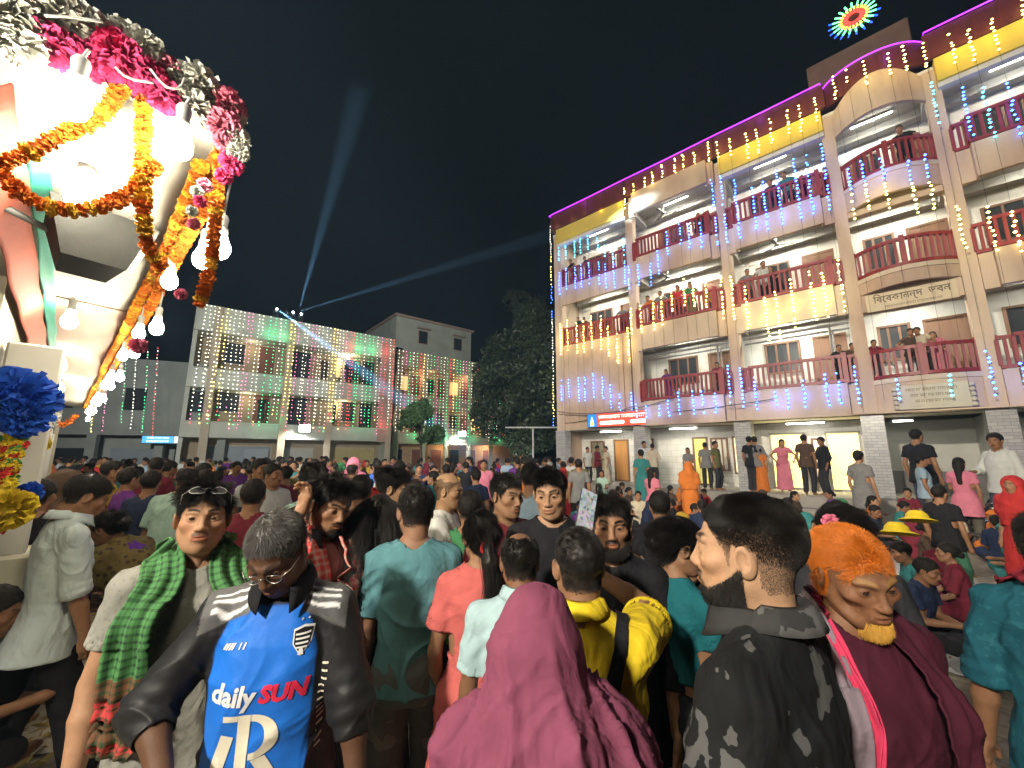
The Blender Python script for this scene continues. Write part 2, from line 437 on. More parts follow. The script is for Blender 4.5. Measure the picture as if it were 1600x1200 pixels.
for (bi, lv) in ((1, 1), (1, 2), (2, 1)):
    a, b = COLS[bi], COLS[bi + 1]; s = a + .9 + .3 * bi; z = FL[lv] + 2.84
    mb = MB(); mb.tube([(s, 1.0, z), (s, 1.0, z - .35)], .015, 6); mb.lathe([(0.001, -.45), (.09, -.43), (.1, -.38), (.001, -.34)], (s, 1.0, z), 10)
    for k in range(3):
        c, sn = math.cos(k * 2.094 + .4), math.sin(k * 2.094 + .4)
        q = lambda r, t: (s + r * c - t * sn, 1.0 + r * sn + t * c, z - .4)
        V = [q(.09, -.04), q(.55, -.07), q(.55, .07), q(.09, .04)]; V += [(x, y, zz - .012) for x, y, zz in V]
        mb.add(V, [(0, 1, 2, 3), (7, 6, 5, 4), (0, 4, 5, 1), (1, 5, 6, 2), (2, 6, 7, 3), (3, 7, 4, 0)])
    mb.build('ceiling_fan', greyp, bR)
# pipes and ducts under the first ceiling
for bi in (1, 2):
    a, b = COLS[bi], COLS[bi + 1]
    for (y, z, r) in ((.1, 6.0, .05), (.3, 5.86, .035)):
        mb = MB(); mb.tube([(a + .2, y + .35, z), (b - .2, y + .35, z)], r, 8)
        mb.tube([(b - .5 - r * 4, y + .35, z), (b - .5 - r * 4, y + .35, 3.97)], r * .7, 8); mb.build('pipe', greyp, bR)
# ground floor: tiled wall with lit doors and windows
GW = 1.7
mb = MB()
lit = emit('lit_room', (1.0, .86, .30), 1.7)
lit2 = emit('lit_room_pale', (1.0, .80, .50), 1.1)
mb.box(.21, GW, 0, COLS[3] - .28, GW + .2, 2.96); mb.build('ground_floor_wall', tile_w, bR)
def opening(s0, s1, z0, z1, glass, name, fr=woodd, mull=0):
    return window(s0, z0, s1 - s0, z1 - z0, GW, glass, fr, name, mull)
interior = mat('shop_interior', (.22, .2, .14), .4, .5, 5, .2)
opening(.75, 1.5, 1.2, 2.5, interior, 'window', mull=1)
opening(2.0, 2.75, .625, 2.55, mat('varnished_door', (.45, .22, .07), .35, .2, 3, stretch=(1, 1, .2)), 'door')
opening(3.3, 3.95, 1.15, 2.55, emit('dim_window', (.75, .6, .25), .35), 'window', mull=0)
opening(5.6, 6.2, .625, 2.55, emit('olive_window', (.8, .7, .2), .4), 'door')
opening(6.3, 6.95, 1.2, 2.5, mat('notice_window', (.6, .58, .5), .3, .1, 8), 'window', mull=2)
opening(7.1, 7.7, 1.1, 2.55, lit2, 'window', mull=0)
opening(8.35, 9.45, .625, 2.62, lit, 'door', mat('steel_door_frame', (.35, .33, .28), .4), 0)
opening(9.6, 9.9, .9, 2.4, lit2, 'window')
opening(10.0, 10.95, .625, 2.62, lit, 'door', mat('steel_door_frame', (.3, .3, .3)), 0)
lamp('doorway_light', 'AREA', (8.9, GW - .2, 1.4), 26, (1, .85, .4), bR, size=(1.0, 2.2)).rotation_euler = (R(90), 0, R(180))
lamp('doorway_light', 'AREA', (10.5, GW - .2, 1.4), 20, (1, .85, .4), bR, size=(.9, 2.2)).rotation_euler = (R(90), 0, R(180))
for s, pw in ((2.4, 26), (5.6, 34), (9.6, 26)):
    tube_light(s, 2.955, power=pw, y=.7)
# entrance recess in the curved bay and the bay after it
rec = mat('recess_wall', (.42, .42, .38), .6, .15, 1.3); recd = mat('recess_dado', (.13, .12, .12), .5, .2, 2)
mb = MB(); mb.box(COLS[3] - .27, 3.2, 0, SEND, 3.4, 1.3); mb.box(COLS[3] - .27, GW + .21, 0, COLS[3] - .07, 3.19, 1.3); mb.build('recess_dado', recd, bR)
mb = MB(); mb.box(COLS[3] - .27, 3.2, 1.305, SEND, 3.4, 2.96); mb.box(COLS[3] - .27, GW + .21, 1.305, COLS[3] - .07, 3.19, 2.96); mb.build('recess_wall', rec, bR)
mb = MB(); mb.box(COLS[4] - .1, .37, 0, COLS[4] + .1, 3.19, 2.96); mb.build('recess_wall', rec, bR)
tube_light(COLS[3] + .7, 2.955, power=8, y=1.6, L=.5)
tube_light(COLS[4] + 1.6, 2.955, power=12, y=1.6, L=.8)
mb = MB(); mb.box(.21, -.9, 0, SEND, 7, .62); mb.box(-.1, -1.3, 0, SEND, -.905, .3); mb.build('plinth', mat('plinth_concrete', (.3, .28, .25), .8, .2, 2, .3), bR)
# dark roof room behind the parapet
q0 = atplane(1262, 110, Rw(0, 2.5, 0), np.array([RX[1], -RX[0], 0]) * 1.0)
s_of = lambda p: (p[0] - RP0[0]) * RX[0] + (p[1] - RP0[1]) * RX[1]
nR = np.array([RX[1], -RX[0], 0.0])
mb = MB(); sa = s_of(atplane(1258, 100, Rw(0, 1.6, 0), nR)); sb = s_of(atplane(1425, 60, Rw(0, 1.6, 0), nR))
mb.box(sa, 1.6, 13.21, sb, 6, 16.6, bev=.03); mb.build('roof_room', brownbox, bR)

# painted name and plaque on the entrance bay
def bn(s):
    """vowel signs written before their consonant are put there, as the font does no shaping"""
    s = s.replace('\u09cb', '\u09c7\u09be').replace('\u09cc', '\u09c7\u09d7'); out = []
    for ch in s:
        if ch in '\u09bf\u09c7\u09c8' and out:
            i = len(out) - 1
            while i >= 2 and out[i - 1] == '\u09cd': i -= 2
            if '\u0981' <= out[i] <= '\u09b9' or True: out.insert(i, ch); continue
        out.append(ch)
    return ''.join(out)
inkd = mat('sign_ink', (.12, .085, .06), .7)
def wall_text(s, size, sc, zc, wid, y, parent, m, ext=.004):
    me = text_mesh(bn(s), 1.0, 0.0, .012)
    if not len(me.vertices): return
    co = np.zeros(len(me.vertices) * 3, np.float32); me.vertices.foreach_get('co', co); co = co.reshape(-1, 3)
    c = (co.max(0) + co.min(0)) / 2; ex = co.max(0) - co.min(0); k = wid / ex[0]
    co = (co - c); V = np.stack([sc + co[:, 0] * k, np.full(len(co), y), zc + co[:, 1] * k * size], 1)
    me.vertices.foreach_set('co', V.astype(np.float32).ravel()); me.materials.clear(); me.materials.append(m)
    return link('lettering', me, parent)
def strokes(sc, zc, wid, hgt_, y, parent, m, seed):
    """a line of writing too blurred to read: headline bars with short hanging strokes"""
    r_ = random.Random(seed); b = MB(); x = sc - wid / 2
    while x < sc + wid / 2 - .03:
        w_ = min(r_.uniform(.12, .26) * wid, sc + wid / 2 - x); b.box(x, y, zc + hgt_ * .36, x + w_ - hgt_ * .25, y + .003, zc + hgt_ * .5)
        k = x + hgt_ * .1
        while k < x + w_ - hgt_ * .35: b.box(k, y, zc - hgt_ * r_.uniform(.3, .5), k + hgt_ * .13, y + .003, zc + hgt_ * .36); b.box(k + hgt_ * .13, y, zc - hgt_ * .1, k + hgt_ * .3, y + .003, zc + hgt_ * r_.uniform(.0, .1)); k += hgt_ * r_.uniform(.35, .55)
        x += w_
    return b.build('writing', m, parent)
sgn = empty('name_board', Rw(0, 0, 0), RA, 'cream name board with Bengali writing above the first floor opening', 'sign')
sc3 = (COLS[3] + COLS[4]) / 2
mb = MB(); mb.box(sc3 - .95, -.045, 6.06, sc3 + .95, -.015, 6.60, bev=.01); mb.build('board', mat('sign_cream', (.62, .52, .36), .7, .1), sgn)
wall_text('\u09ac\u09bf\u09ac\u09c7\u0995\u09be\u09a8\u09a8\u09cd\u09a6  \u09ad\u09ac\u09a8', 1.3, sc3 + .02, 6.40, 1.6, -.05, sgn, inkd)
strokes(sc3 + .05, 6.15, 1.2, .07, -.05, sgn, mat('faded_ink', (.22, .17, .12), .7), 3)
plq = empty('plaque', Rw(0, 0, 0), RA, 'grey plaque with small writing and scrolled ends over the entrance', 'plaque')
mb = MB(); mb.box(sc3 - .62, -.42, 3.05, sc3 + .75, -.36, 3.72, bev=.012)
for k in range(5):
    for sx in (-.66, .79): mb.ball((sc3 + sx, -.39, 3.12 + k * .13), (.07, .03, .06))
mb.build('board', mat('plaque_cream', (.55, .50, .38), .7, .12), plq)
for k, t in enumerate(('\u09b6\u09cd\u09b0\u09c0 \u09b6\u09cd\u09b0\u09c0 \u0997\u09c0\u09a4\u09be \u09b8\u0982\u0998', '\u09b8\u09be\u09b0\u09cd\u09ac\u099c\u09a8\u09c0\u09a8 \u09aa\u09c2\u099c\u09be \u0989\u09a6\u09af\u09be\u09aa\u09a8', '\u0986\u09b6\u09cd\u09b0\u09ae \u09aa\u09cd\u09b0\u09be\u0999\u09cd\u0997\u09a3')):
    strokes(sc3 + .06, 3.58 - k * .16, 1.0 - .16 * k, .085, -.424, plq, mat('faded_ink', (.22, .17, .12), .7), 5 + k)
# lit shop sign on the corner bay
sg = empty('lit_sign_board', Rw(0, 0, 0), RA, 'lit red sign board with blue end panel on the pink building', 'sign')
pA = s_of(atplane(917, 650, Rw(0, -.25, 0), nR)); pB = s_of(atplane(1071, 645, Rw(0, -.25, 0), nR))
zs0, zs1 = 3.02, 3.62
LS = pB - pA
mb = MB(); mb.box(pA, -.25, zs0, pB, -.06, zs1, bev=.012); mb.build('case', mat('sign_case', (.2, .2, .2), .4, .1, 4, metal=.6), sg)
def face(name, f0, f1, m, z0=zs0 + .025, z1=zs1 - .025, y=-.255):
    b_ = MB(); b_.box(pA + LS * f0, y - .006, z0, pA + LS * f1, y + .004, z1); return b_.build(name, m, sg)
face('blue_panel', .01, .115, emit('sign_blue', (.03, .24, .75), 1.0))
face('red_panel', .12, .845, emit('sign_red', (1.0, .085, .045), 1.15))
face('white_panel', .85, .99, emit('sign_white', (.62, .78, .66), .7))
swht = emit('sign_letter_white', (1, .93, .85), 2.2); syel = emit('sign_yellow', (1, .85, .08), 1.5)
strokes(pA + LS * .48, zs0 + .42, LS * .68, .15, -.266, sg, swht, 21)
for f0, f1 in ((.15, .42), (.48, .80)):
    b_ = MB(); n = 10; z0 = zs0 + .10; h = .15; x0 = pA + LS * f0; x1 = pA + LS * f1; r = h / 2
    pts = [(x0 + r + r * math.cos(math.pi / 2 + math.pi * i / n), z0 + r + r * math.sin(math.pi / 2 + math.pi * i / n)) for i in range(n + 1)] + [(x1 - r + r * math.cos(-math.pi / 2 + math.pi * i / n), z0 + r + r * math.sin(-math.pi / 2 + math.pi * i / n)) for i in range(n + 1)]
    V = [(x, -.268, z) for x, z in pts] + [(x, -.262, z) for x, z in pts]; m_ = len(pts)
    b_.add(V, [tuple(range(m_)), tuple(range(m_, 2 * m_))[::-1]] + [(i, m_ + i, m_ + (i + 1) % m_, (i + 1) % m_) for i in range(m_)]); b_.build('white_bar', swht, sg)
b_ = MB(); xm = pA + LS * .062; b_.add([(xm - .1, -.27, zs0 + .06), (xm + .1, -.27, zs0 + .06), (xm + .07, -.27, zs0 + .3), (xm, -.27, zs0 + .5), (xm - .07, -.27, zs0 + .3)], [(0, 1, 2, 3, 4)]); b_.build('white_dome', emit('sign_dome', (.8, .9, .9), 1.3), sg)
b_ = MB(); b_.ball((xm, -.27, zs0 + .16), (.085, .01, .07)); b_.ball((xm + .01, -.272, zs0 + .26), (.035, .01, .04)); b_.build('yellow_figure', syel, sg)
b_ = MB(); xw = pA + LS * .92; b_.box(xw - .12, -.266, zs0 + .08, xw + .12, -.262, zs0 + .1); b_.box(xw - .03, -.266, zs0 + .1, xw + .03, -.262, zs0 + .26); b_.box(xw - .16, -.266, zs0 + .34, xw + .16, -.262, zs0 + .355)
for k in (-.1, 0, .1): b_.box(xw + k - .02, -.266, zs0 + .42, xw + k + .02, -.262, zs0 + .5)
b_.build('temple_print', mat('sign_print_grey', (.15, .22, .18), .5), sg)
lamp('sign_glow_lamp', 'AREA', ((pA + pB) / 2, -.4, (zs0 + zs1) / 2), 9, (1, .45, .35), sg, size=(LS, .5)).rotation_euler = (R(-90), 0, 0)

# purple light tube along the parapet
pt = []
for bi in range(6):
    a, b = COLS[bi], COLS[bi + 1]
    if bi == 3: pt += [(s, y - .04, 14.1 + .16 * (1 - (2 * i / 14 - 1) ** 4)) for i, (s, y) in enumerate(arc_plan(a, b, .40))]
    else: pt += [(a, -.4, 14.1), ((a + b) / 2, -.4, 14.085), (b, -.4, 14.1)]
pt = [(0.0, 5, 14.1), (-.05, -.38, 14.1)] + pt
mb = MB(); mb.tube(pt, .02, 6)
o = mb.build('neon_strip', emit('purple_neon', (.42, .03, 1.0), 4.5), None, RP0, (0, 0, RA)); setp(o, 'purple neon light strip along the pink building parapet', 'light strip')
for s in (2, 5.8, 9.5, 13, 16.5): lamp('neon_lamp', 'POINT', (s, -.55, 14.0), 3.5, (.45, .03, 1.0), o, .1)
# LED flower on the roof room
fl = empty('light_flower', Rw(0, 0, 0), RA, 'round LED flower sign with red centre and green petals', 'light sign')
fc = atplane(1334, 28, Rw(0, 1.5, 0), nR); fs = s_of(fc); fz = fc[2]
mb = MB(); mb.lathe([(.001, -.03), (.8, -.03), (.8, .03), (.001, .03)], (0, 0, 0), 24)
mb.xf(Matrix.Translation((fs, 1.54, fz)) @ Matrix.Rotation(R(90), 4, 'X') @ Matrix.Scale(.62, 4)); mb.build('backing', mat('sign_back', (.03, .03, .03), .6), fl)
for (r0, r1, wd, c, st, nm, n) in ((.17, .31, .05, (1, .04, .03), 4, 'red_ray', 22), (.33, .42, .05, (1, .8, .1), 4, 'yellow_ray', 22), (.43, .62, .055, (.15, 1, .35), 4, 'green_ray', 20), (.63, .74, .05, (.02, .08, 1), 4, 'blue_ray', 20)):
    for k in range(n):
        if nm == 'blue_ray' and not (8 < k < 21): continue
        a = 2 * math.pi * k / n; b_ = MB(); b_.tube([(fs + math.cos(a) * r0, 1.46, fz + math.sin(a) * r0), (fs + math.cos(a) * r1, 1.46, fz + math.sin(a) * r1)], wd * .5, 6); b_.build(nm, emit('led_' + nm, c, st), fl)
# ================================================================== white block at the back (three storeys) and its neighbour
BP = (-17.58, 22.66, 0.0); BX = (0.77186, 0.63579); BA = math.atan2(BX[1], BX[0])
def Bw(s, y, z): return np.array([BP[0] + BX[0] * s - BX[1] * y, BP[1] + BX[1] * s + BX[0] * y, z])
nB = np.array([BX[1], -BX[0], 0.0])
mint = mat('pale_green_plaster', (.50, .54, .47), .75, .15, .8, .2, 30, col2=(.42, .46, .40))
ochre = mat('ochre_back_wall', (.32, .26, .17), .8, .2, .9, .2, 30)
colp = mat('column_plaster', (.46, .40, .30), .75, .15, .8, .2, 30)
rosew = mat('rose_plaster', (.46, .32, .27), .75, .15, .8, .2, 30)
shutter = mat('blue_grey_shutter', (.22, .26, .30), .5, .15, 2, stretch=(1, 1, 12))
brownd = mat('red_brown_door', (.17, .06, .035), .6, .2, 2)
warmwin = emit('warm_far_window', (1, .68, .28), .8)
def far_block(root, s0, s1, y0, cols, levels, top, body, wallm, doors, deep=7.0):
    """open verandahs between bands, columns in front"""
    for i, (za, zb) in enumerate(levels):
        mb = MB(); mb.box(s0, y0, za, s1, y0 + .18, zb); mb.build('balcony_band', body, root)
        mb = MB(); mb.box(s0, y0 - .06, zb, s1, y0 + .22, zb + .07); mb.build('coping', body, root)
        mb = MB(); mb.box(s0, y0 + .185, za, s1, y0 + deep, za + .16); mb.build('floor_slab', body, root)
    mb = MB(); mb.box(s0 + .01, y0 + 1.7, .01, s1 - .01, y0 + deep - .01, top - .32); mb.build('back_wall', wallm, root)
    mb = MB(); mb.box(s0 - .02, y0 - .05, top - .3, s1 + .02, y0 + deep + .02, top); mb.build('roof', body, root)
    for s in (s0, s1 - .2):
        mb = MB(); mb.box(s, y0 + .225, .02, s + .2, y0 + 1.695, top - .31); mb.build('side_wall', body, root)
    for s in cols:
        mb = MB(); mb.box(s - .2, y0 - .12, 0, s + .2, y0 - .065, top - .005); mb.box(s - .2, y0 - .06, 0, s + .2, y0 + .0, top - .305) if 0 else None
        mb.build('column', colp, root)
    for (s, z, wd, h, m) in doors:
        mb = MB(); mb.box(s - .07, y0 + 1.62, z - .06, s + wd + .07, y0 + 1.698, z + h + .07); f = mb.build('window', colp, root)
        mb = MB(); mb.box(s, y0 + 1.60, z, s + wd, y0 + 1.618, z + h)
        mb.build('pane', m, f)
bB = empty('school_block', BP, BA, 'long pale green block with open verandahs under the searchlights', 'building')
D = []
for z in (3.75, 6.8):
    for s, wd, hh, dz, m in ((.9, 1.0, 1.3, .7, darkw), (2.7, .9, 2.0, .05, brownd), (4.7, 1.1, 2.0, .05, darkw), (7.3, .5, 1.4, .6, warmwin), (8.1, .9, 1.5, .5, darkw), (9.4, .9, 2.0, .05, darkw)):
        D.append((s, z + dz, wd, hh, m))
D += [(.6, .05, 3.3, 2.3, shutter), (4.5, .05, 1.9, 2.2, mat('lit_grey_wall', (.45, .45, .40), .7)), (7.2, .3, 3.4, 2.0, mat('dull_yellow_board', (.42, .36, .16), .7))]
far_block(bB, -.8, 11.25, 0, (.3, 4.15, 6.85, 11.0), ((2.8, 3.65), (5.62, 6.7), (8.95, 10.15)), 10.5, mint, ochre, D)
mb = MB(); mb.box(10.2, .0 - .02, 2.75, 11.22, -.005, 10.4); mb.build('rose_wall', rosew, bB)
mb = MB(); mb.box(4.6, 3, 10.51, 9.6, 6, 11.2); mb.build('roof_room', mint, bB)
bC = empty('corner_block', Bw(0, 3, 0), BA, 'paler block with a white top storey beside the dark tree', 'building')
D = []
for z in (3.7, 6.9):
    for k in range(5): D.append((13.4 + 2.6 * k, z + .6, 1.1, 1.25, (darkw, warmwin, darkw, warmwin, darkw)[(k + int(z)) % 5]))
    for k in range(4): D.append((14.9 + 2.6 * k, z + .02, .8, 2.0, brownd))
for k in range(6): D.append((13.3 + 1.9 * k, .05, 1.0, 2.25, brownd if k % 3 else darkw))
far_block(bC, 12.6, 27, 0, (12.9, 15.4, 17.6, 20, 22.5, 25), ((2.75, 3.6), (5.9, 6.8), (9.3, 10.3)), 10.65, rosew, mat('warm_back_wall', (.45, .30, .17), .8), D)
mb = MB(); mb.box(12.55, .15, 10.66, 20.2, 7, 13.6); mb.build('top_storey', mint, bC)
mb = MB(); mb.box(12.35, -.1, 13.605, 20.4, 7.2, 13.78); mb.build('roof', rosew, bC)
for s in (14.6, 18.2):
    mb = MB(); mb.box(s, .08, 11.5, s + .95, .145, 12.75); f = mb.build('window', rosew, bC)
    mb = MB(); mb.box(s + .07, .06, 11.57, s + .88, .078, 12.68); mb.build('pane', darkw, f)
    mb = MB(); mb.box(s - .15, -.3, 12.85, s + 1.1, .147, 12.93); mb.build('window_shade', rosew, bC)
# dark low building on the far left
LP = aty(60, 705, 21.0); LQ = aty(306, 705, 23.6)
bL = empty('shop_building', (LP[0], LP[1], 0), math.atan2(LQ[1] - LP[1], LQ[0] - LP[0]), 'low dark grey building with shops left of the pale green block', 'building')
LL = float(np.linalg.norm((LQ - LP)[:2]))
greyg = mat('grey_green_wall', (.26, .29, .27), .8, .2, .7, .2, 20)
mb = MB(); mb.box(-6, 0, 2.9, LL, 8, 7.2); mb.build('upper_wall', greyg, bL)
mb = MB(); mb.box(-6, 1.2, 0, LL - .3, 8, 2.895); mb.build('shop_wall', mat('shop_wall', (.30, .33, .30), .8, .2, .8), bL)
for k in range(5):
    mb = MB(); mb.box(-4 + 2.9 * k, -.1, 0, -3.6 + 2.9 * k, .3, 2.9); mb.build('pillar', greyg, bL)
    mb = MB(); mb.box(-3.4 + 2.9 * k, 1.1, .05, -1.5 + 2.9 * k, 1.195, 2.2); mb.build('shutter', (shutter, darkw)[k % 2], bL)
for k in range(4):
    for z in (4.2,):
        mb = MB(); mb.box(-3 + 3 * k, -.05, z, -1.9 + 3 * k, -.004, z + 1.4); f = mb.build('window', greyg, bL)
        mb = MB(); mb.box(-2.92 + 3 * k, -.07, z + .08, -1.98 + 3 * k, -.052, z + 1.32); mb.build('pane', darkw, f)
pb = aty(256, 687, 22.4)
sb = empty('blue_sign', pb, bL.rotation_euler.z, 'small lit blue sign board over the dark shop at left', 'sign')
mb = MB(); mb.box(-.95, -.06, -.22, .85, .05, .22, bev=.01); mb.build('case', darkw, sb)
mb = MB(); mb.box(-.92, -.075, -.19, .45, -.062, .19); mb.build('blue_panel', emit('far_sign_blue', (.1, .45, .9), 1.1), sb)
mb = MB(); mb.box(.47, -.075, -.19, .82, -.062, .19); mb.build('white_panel', emit('far_sign_white', (.8, .9, .9), .9), sb)
for k in range(2): strokes(-.22, .08 - .18 * k, 1.0, .11, -.08, sb, emit('far_sign_letters', (1, 1, 1), 1.6), 31 + k)

# ---------------------------------------------------------------- flood lamps and searchlights
def flood(p, aim, power, label):
    e = empty('flood_lamp', p, 0, label, 'flood lamp', 'white flood lamps below the far balconies')
    dr = (Vector(aim) - Vector(p)).normalized(); q = dr.to_track_quat('-Z', 'Y').to_euler()
    b = MB(); b.box(-.34, -.24, 0, .34, .24, .12, bev=.02); b.box(-.37, -.02, .04, -.34, .02, .3); b.box(.34, -.02, .04, .37, .02, .3); b.box(-.37, -.02, .28, .37, .02, .3)
    b.build('housing', darkw, e, None, q)
    b = MB(); b.box(-.31, -.21, -.012, .31, .21, -.002); b.build('lens', emit('flood_lens', (1, .98, .92), 60), e, None, q)
    lamp('flood_beam', 'SPOT', (0, 0, 0), power, (1, .97, .9), e, .15, None, 165, .6).location = tuple(dr * .06)
    e.children[-1].rotation_euler = q
    return e
l1 = Bw(5.37, -.35, 3.5); l2 = atplane(722, 678, Bw(0, 2.6, 0), nB)
flood(l1, (l1[0] + 8, l1[1] - 20, 1.0), 1500, 'bright white flood lamp under the pale green block balcony')
flood(l2, (l2[0] + 2, l2[1] - 18, 1.0), 1300, 'bright white flood lamp near the small tree')
lamp('verandah_bulb_light', 'POINT', (8.1, .9, 8.6), 70, (1, .8, .45), bB, .08)
mb = MB(); mb.ball((8.1, .9, 8.75), .07); mb.build('verandah_bulb', emit('verandah_bulb', (1, .85, .5), 30), bB)
lamp('verandah_bulb_light', 'POINT', (8.0, 1.0, 5.3), 40, (1, .75, .4), bB, .08)
lamp('verandah_bulb_light', 'POINT', (2.2, 1.0, 5.3), 26, (1, .8, .5), bB, .08)
lamp('verandah_bulb_light', 'POINT', (2.2, 1.0, 8.5), 22, (1, .8, .5), bB, .08)
for s, z, pw in ((16, 8.7, 40), (20.5, 8.7, 60), (15, 5.4, 25), (21.5, 5.4, 70), (23, 2.4, 80), (18, 2.4, 40)):
    lamp('room_light', 'POINT', (s, .9, z), pw, (1, .66, .36), bC, .08)
SL = []
for k, px in enumerate((431, 447, 457, 470)):
    p = atplane(px, 492, Bw(0, -.05, 0), nB); p[2] = 10.55
    SL.append(p)
    b = MB(); b.box(-.14, -.14, 0, .14, .14, .1); b.box(-.16, -.05, .1, -.12, .05, .34); b.box(.12, -.05, .1, .16, .05, .34); b.ball((0, 0, .32), (.12, .12, .15)); b.lathe([(.0, .34), (.1, .36), (.1, .5), (.09, .5)], (0, 0, 0), 12)
    o = b.build('searchlight', darkw, None, p, (0, 0, BA)); setp(o, ('dark searchlight throwing a beam down the pale green wall', 'unlit searchlight second on the roof edge', 'unlit searchlight third on the roof edge', 'searchlight throwing two beams up into the sky')[k], 'searchlight', 'moving searchlights on the roof edge')
    if k != 1 :
        b = MB(); b.ball((0, -.16, .45), .06); b.build('lens', emit('search_lens', (.75, .92, 1), 60 if k in (0, 3) else 15), o)
def beam(p, px, py, d, ang, power, parent):
    q = aty(px, py, d); p = np.array(p) + np.array([0.0, -.3, .55])
    dr = (q - p) / np.linalg.norm(q - p); loc = p + dr * .1
    o = lamp('search_beam', 'SPOT', loc, power, (.62, .85, 1.0), None, .04, q, ang, 1.0)
    o.parent = parent; o.matrix_parent_inverse = parent.matrix_basis.inverted()
sls = [o for o in scene.objects if o.name.startswith('searchlight')]
BEAMS = [(SL[3], 560, 150, 19.0, 7.0, 380000), (SL[3], 845, 372, 18.0, 3.0, 560000), (SL[0], 555, 572, 24.2, 6.5, 1900000)]
for bm_, o in zip(BEAMS, (sls[3], sls[3], sls[0])): beam(*bm_, o)

# ---------------------------------------------------------------- fairy lights
led = {c: emit('led_' + c, rgb, st, 'NONE') for c, rgb, st in (('blue', (.04, .16, 1), 16), ('yellow', (1, .78, .22), 12), ('green', (.08, 1, .35), 5), ('white', (1, .93, .78), 6), ('red', (1, .06, .08), 6), ('pink', (1, .25, .5), 5), ('cyan', (.1, .7, 1), 7))}
wirem = mat('dark_wire', (.02, .03, .02), .5)
ORDER = list(led); LMATS = [wirem] + [led[c] for c in ORDER]
def led_string(root_loc, rz, pts, cols, r, label, group, lamps=()):
    sx, sy = rng.uniform(-.05, .05), rng.uniform(0, 6); n_ = max(1, len(pts) - 1); pts = [(p[0] + sx * math.sin(i / n_ * 3.1 + sy) * (i / n_) + rng.uniform(-.02, .02), p[1], p[2] + rng.uniform(-.03, .03)) for i, p in enumerate(pts)]; cols = [c if rng.random() > .05 else None for c in cols]
    """one string: wire and little bulbs along pts, colour per bulb (None = unlit)"""
    b = MB(); b.tube([pts[0], pts[len(pts) // 2], pts[-1]], .004, 3, 0, False)
    for p, c in zip(pts, cols):
        if c is not None: b.octa(p, r * rng.uniform(.8, 1.15), 1 + ORDER.index(c))
    o = b.build('string_light', LMATS, None, root_loc, (0, 0, rz)); setp(o, label, 'fairy lights', group)
    for (p, c, pw) in lamps: lamp('string_glow', 'POINT', p, pw, c, o, .15)
    return o
ORD = ['first', 'second', 'third', 'fourth', 'fifth', 'sixth', 'seventh', 'eighth', 'ninth', 'tenth', 'eleventh', 'twelfth']
def count_word(i): return ORD[i] if i < 12 else '%dth' % (i + 1)
# pale block strings
SB = [(-.35, 'white'), (.05, 'white'), (.45, 'yellow'), (.85, 'white'), (1.3, 'white'), (1.75, 'pink'), (2.3, 'white'), (2.9, 'green'), (3.2, 'green'), (3.5, 'white'), (3.75, 'green'), (4.1, 'yellow'), (4.55, 'pink'), (4.9, 'white'), (5.4, 'pink'), (5.8, 'white'), (6.3, 'white'), (6.75, 'yellow'), (7.15, 'white'), (7.6, 'pink'), (7.9, 'red'), (8.3, 'green'), (8.55, 'green'), (8.9, 'white'), (9.2, 'green'), (9.5, 'green'), (9.8, 'white'), (10.15, 'pink'), (10.5, 'red'), (10.8, 'white'), (11.05, 'red')]
SB = sorted(SB + [(s + .21, c) for (s, c), (s2, _) in zip(SB, SB[1:]) if s2 - s > .36])
seen_c = {}
for s, c in SB:
    zb = 3.0 + rng.random() * .9; n = int((10.4 - zb) / .235); lean = rng.uniform(-.12, .12)
    pts = [(s + lean * i / n + rng.uniform(-.012, .012), -.16, 10.4 - .235 * i) for i in range(n)]
    cols = [c if rng.random() > .06 else 'white' for _ in pts]
    for q in range(1, 4): cols[-q] = rng.choice(['green', 'yellow', 'red', 'pink']) if c in ('white', 'yellow') else c
    k = seen_c.get(c, 0); seen_c[c] = k + 1
    lampset = [((s, -.4, 9.4), {'green': (.1, 1, .4), 'red': (1, .15, .15), 'pink': (1, .3, .45)}.get(c, (1, .9, .7)), 9), ((s, -.4, 4.0), {'green': (.1, 1, .4), 'red': (1, .15, .15), 'pink': (1, .3, .45)}.get(c, (1, .9, .7)), 7)] if c in ('green', 'red') and k % 2 == 0 else ()
    led_string(BP, BA, pts, cols, .03, '%s of the %s fairy light strings from the left on the pale green block' % (count_word(k), c), 'fairy light strings on the pale green block', lampset)
seen_c = {}
for i in range(38):
    s = 12.8 + i * .335; c = ['white', 'white', 'pink', 'green', 'white', 'green', 'red', 'yellow', 'white'][i % 9]
    if i in (9, 10, 17, 18): c = 'green'
    zb = 2.9 + rng.random() * .7; n = int((10.5 - zb) / .28)
    pts = [(s + rng.uniform(-.02, .02), -.2, 10.5 - .28 * j) for j in range(n)]
    k = seen_c.get(c, 0); seen_c[c] = k + 1
    led_string(tuple(Bw(0, 3, 0)), BA, pts, [c] * n, .036, '%s of the %s fairy light strings from the left on the paler corner block' % (count_word(k), c), 'fairy light strings on the corner block', [((s, -.5, 3.4), (.1, 1, .4), 14)] if c == 'green' and k % 2 else ())
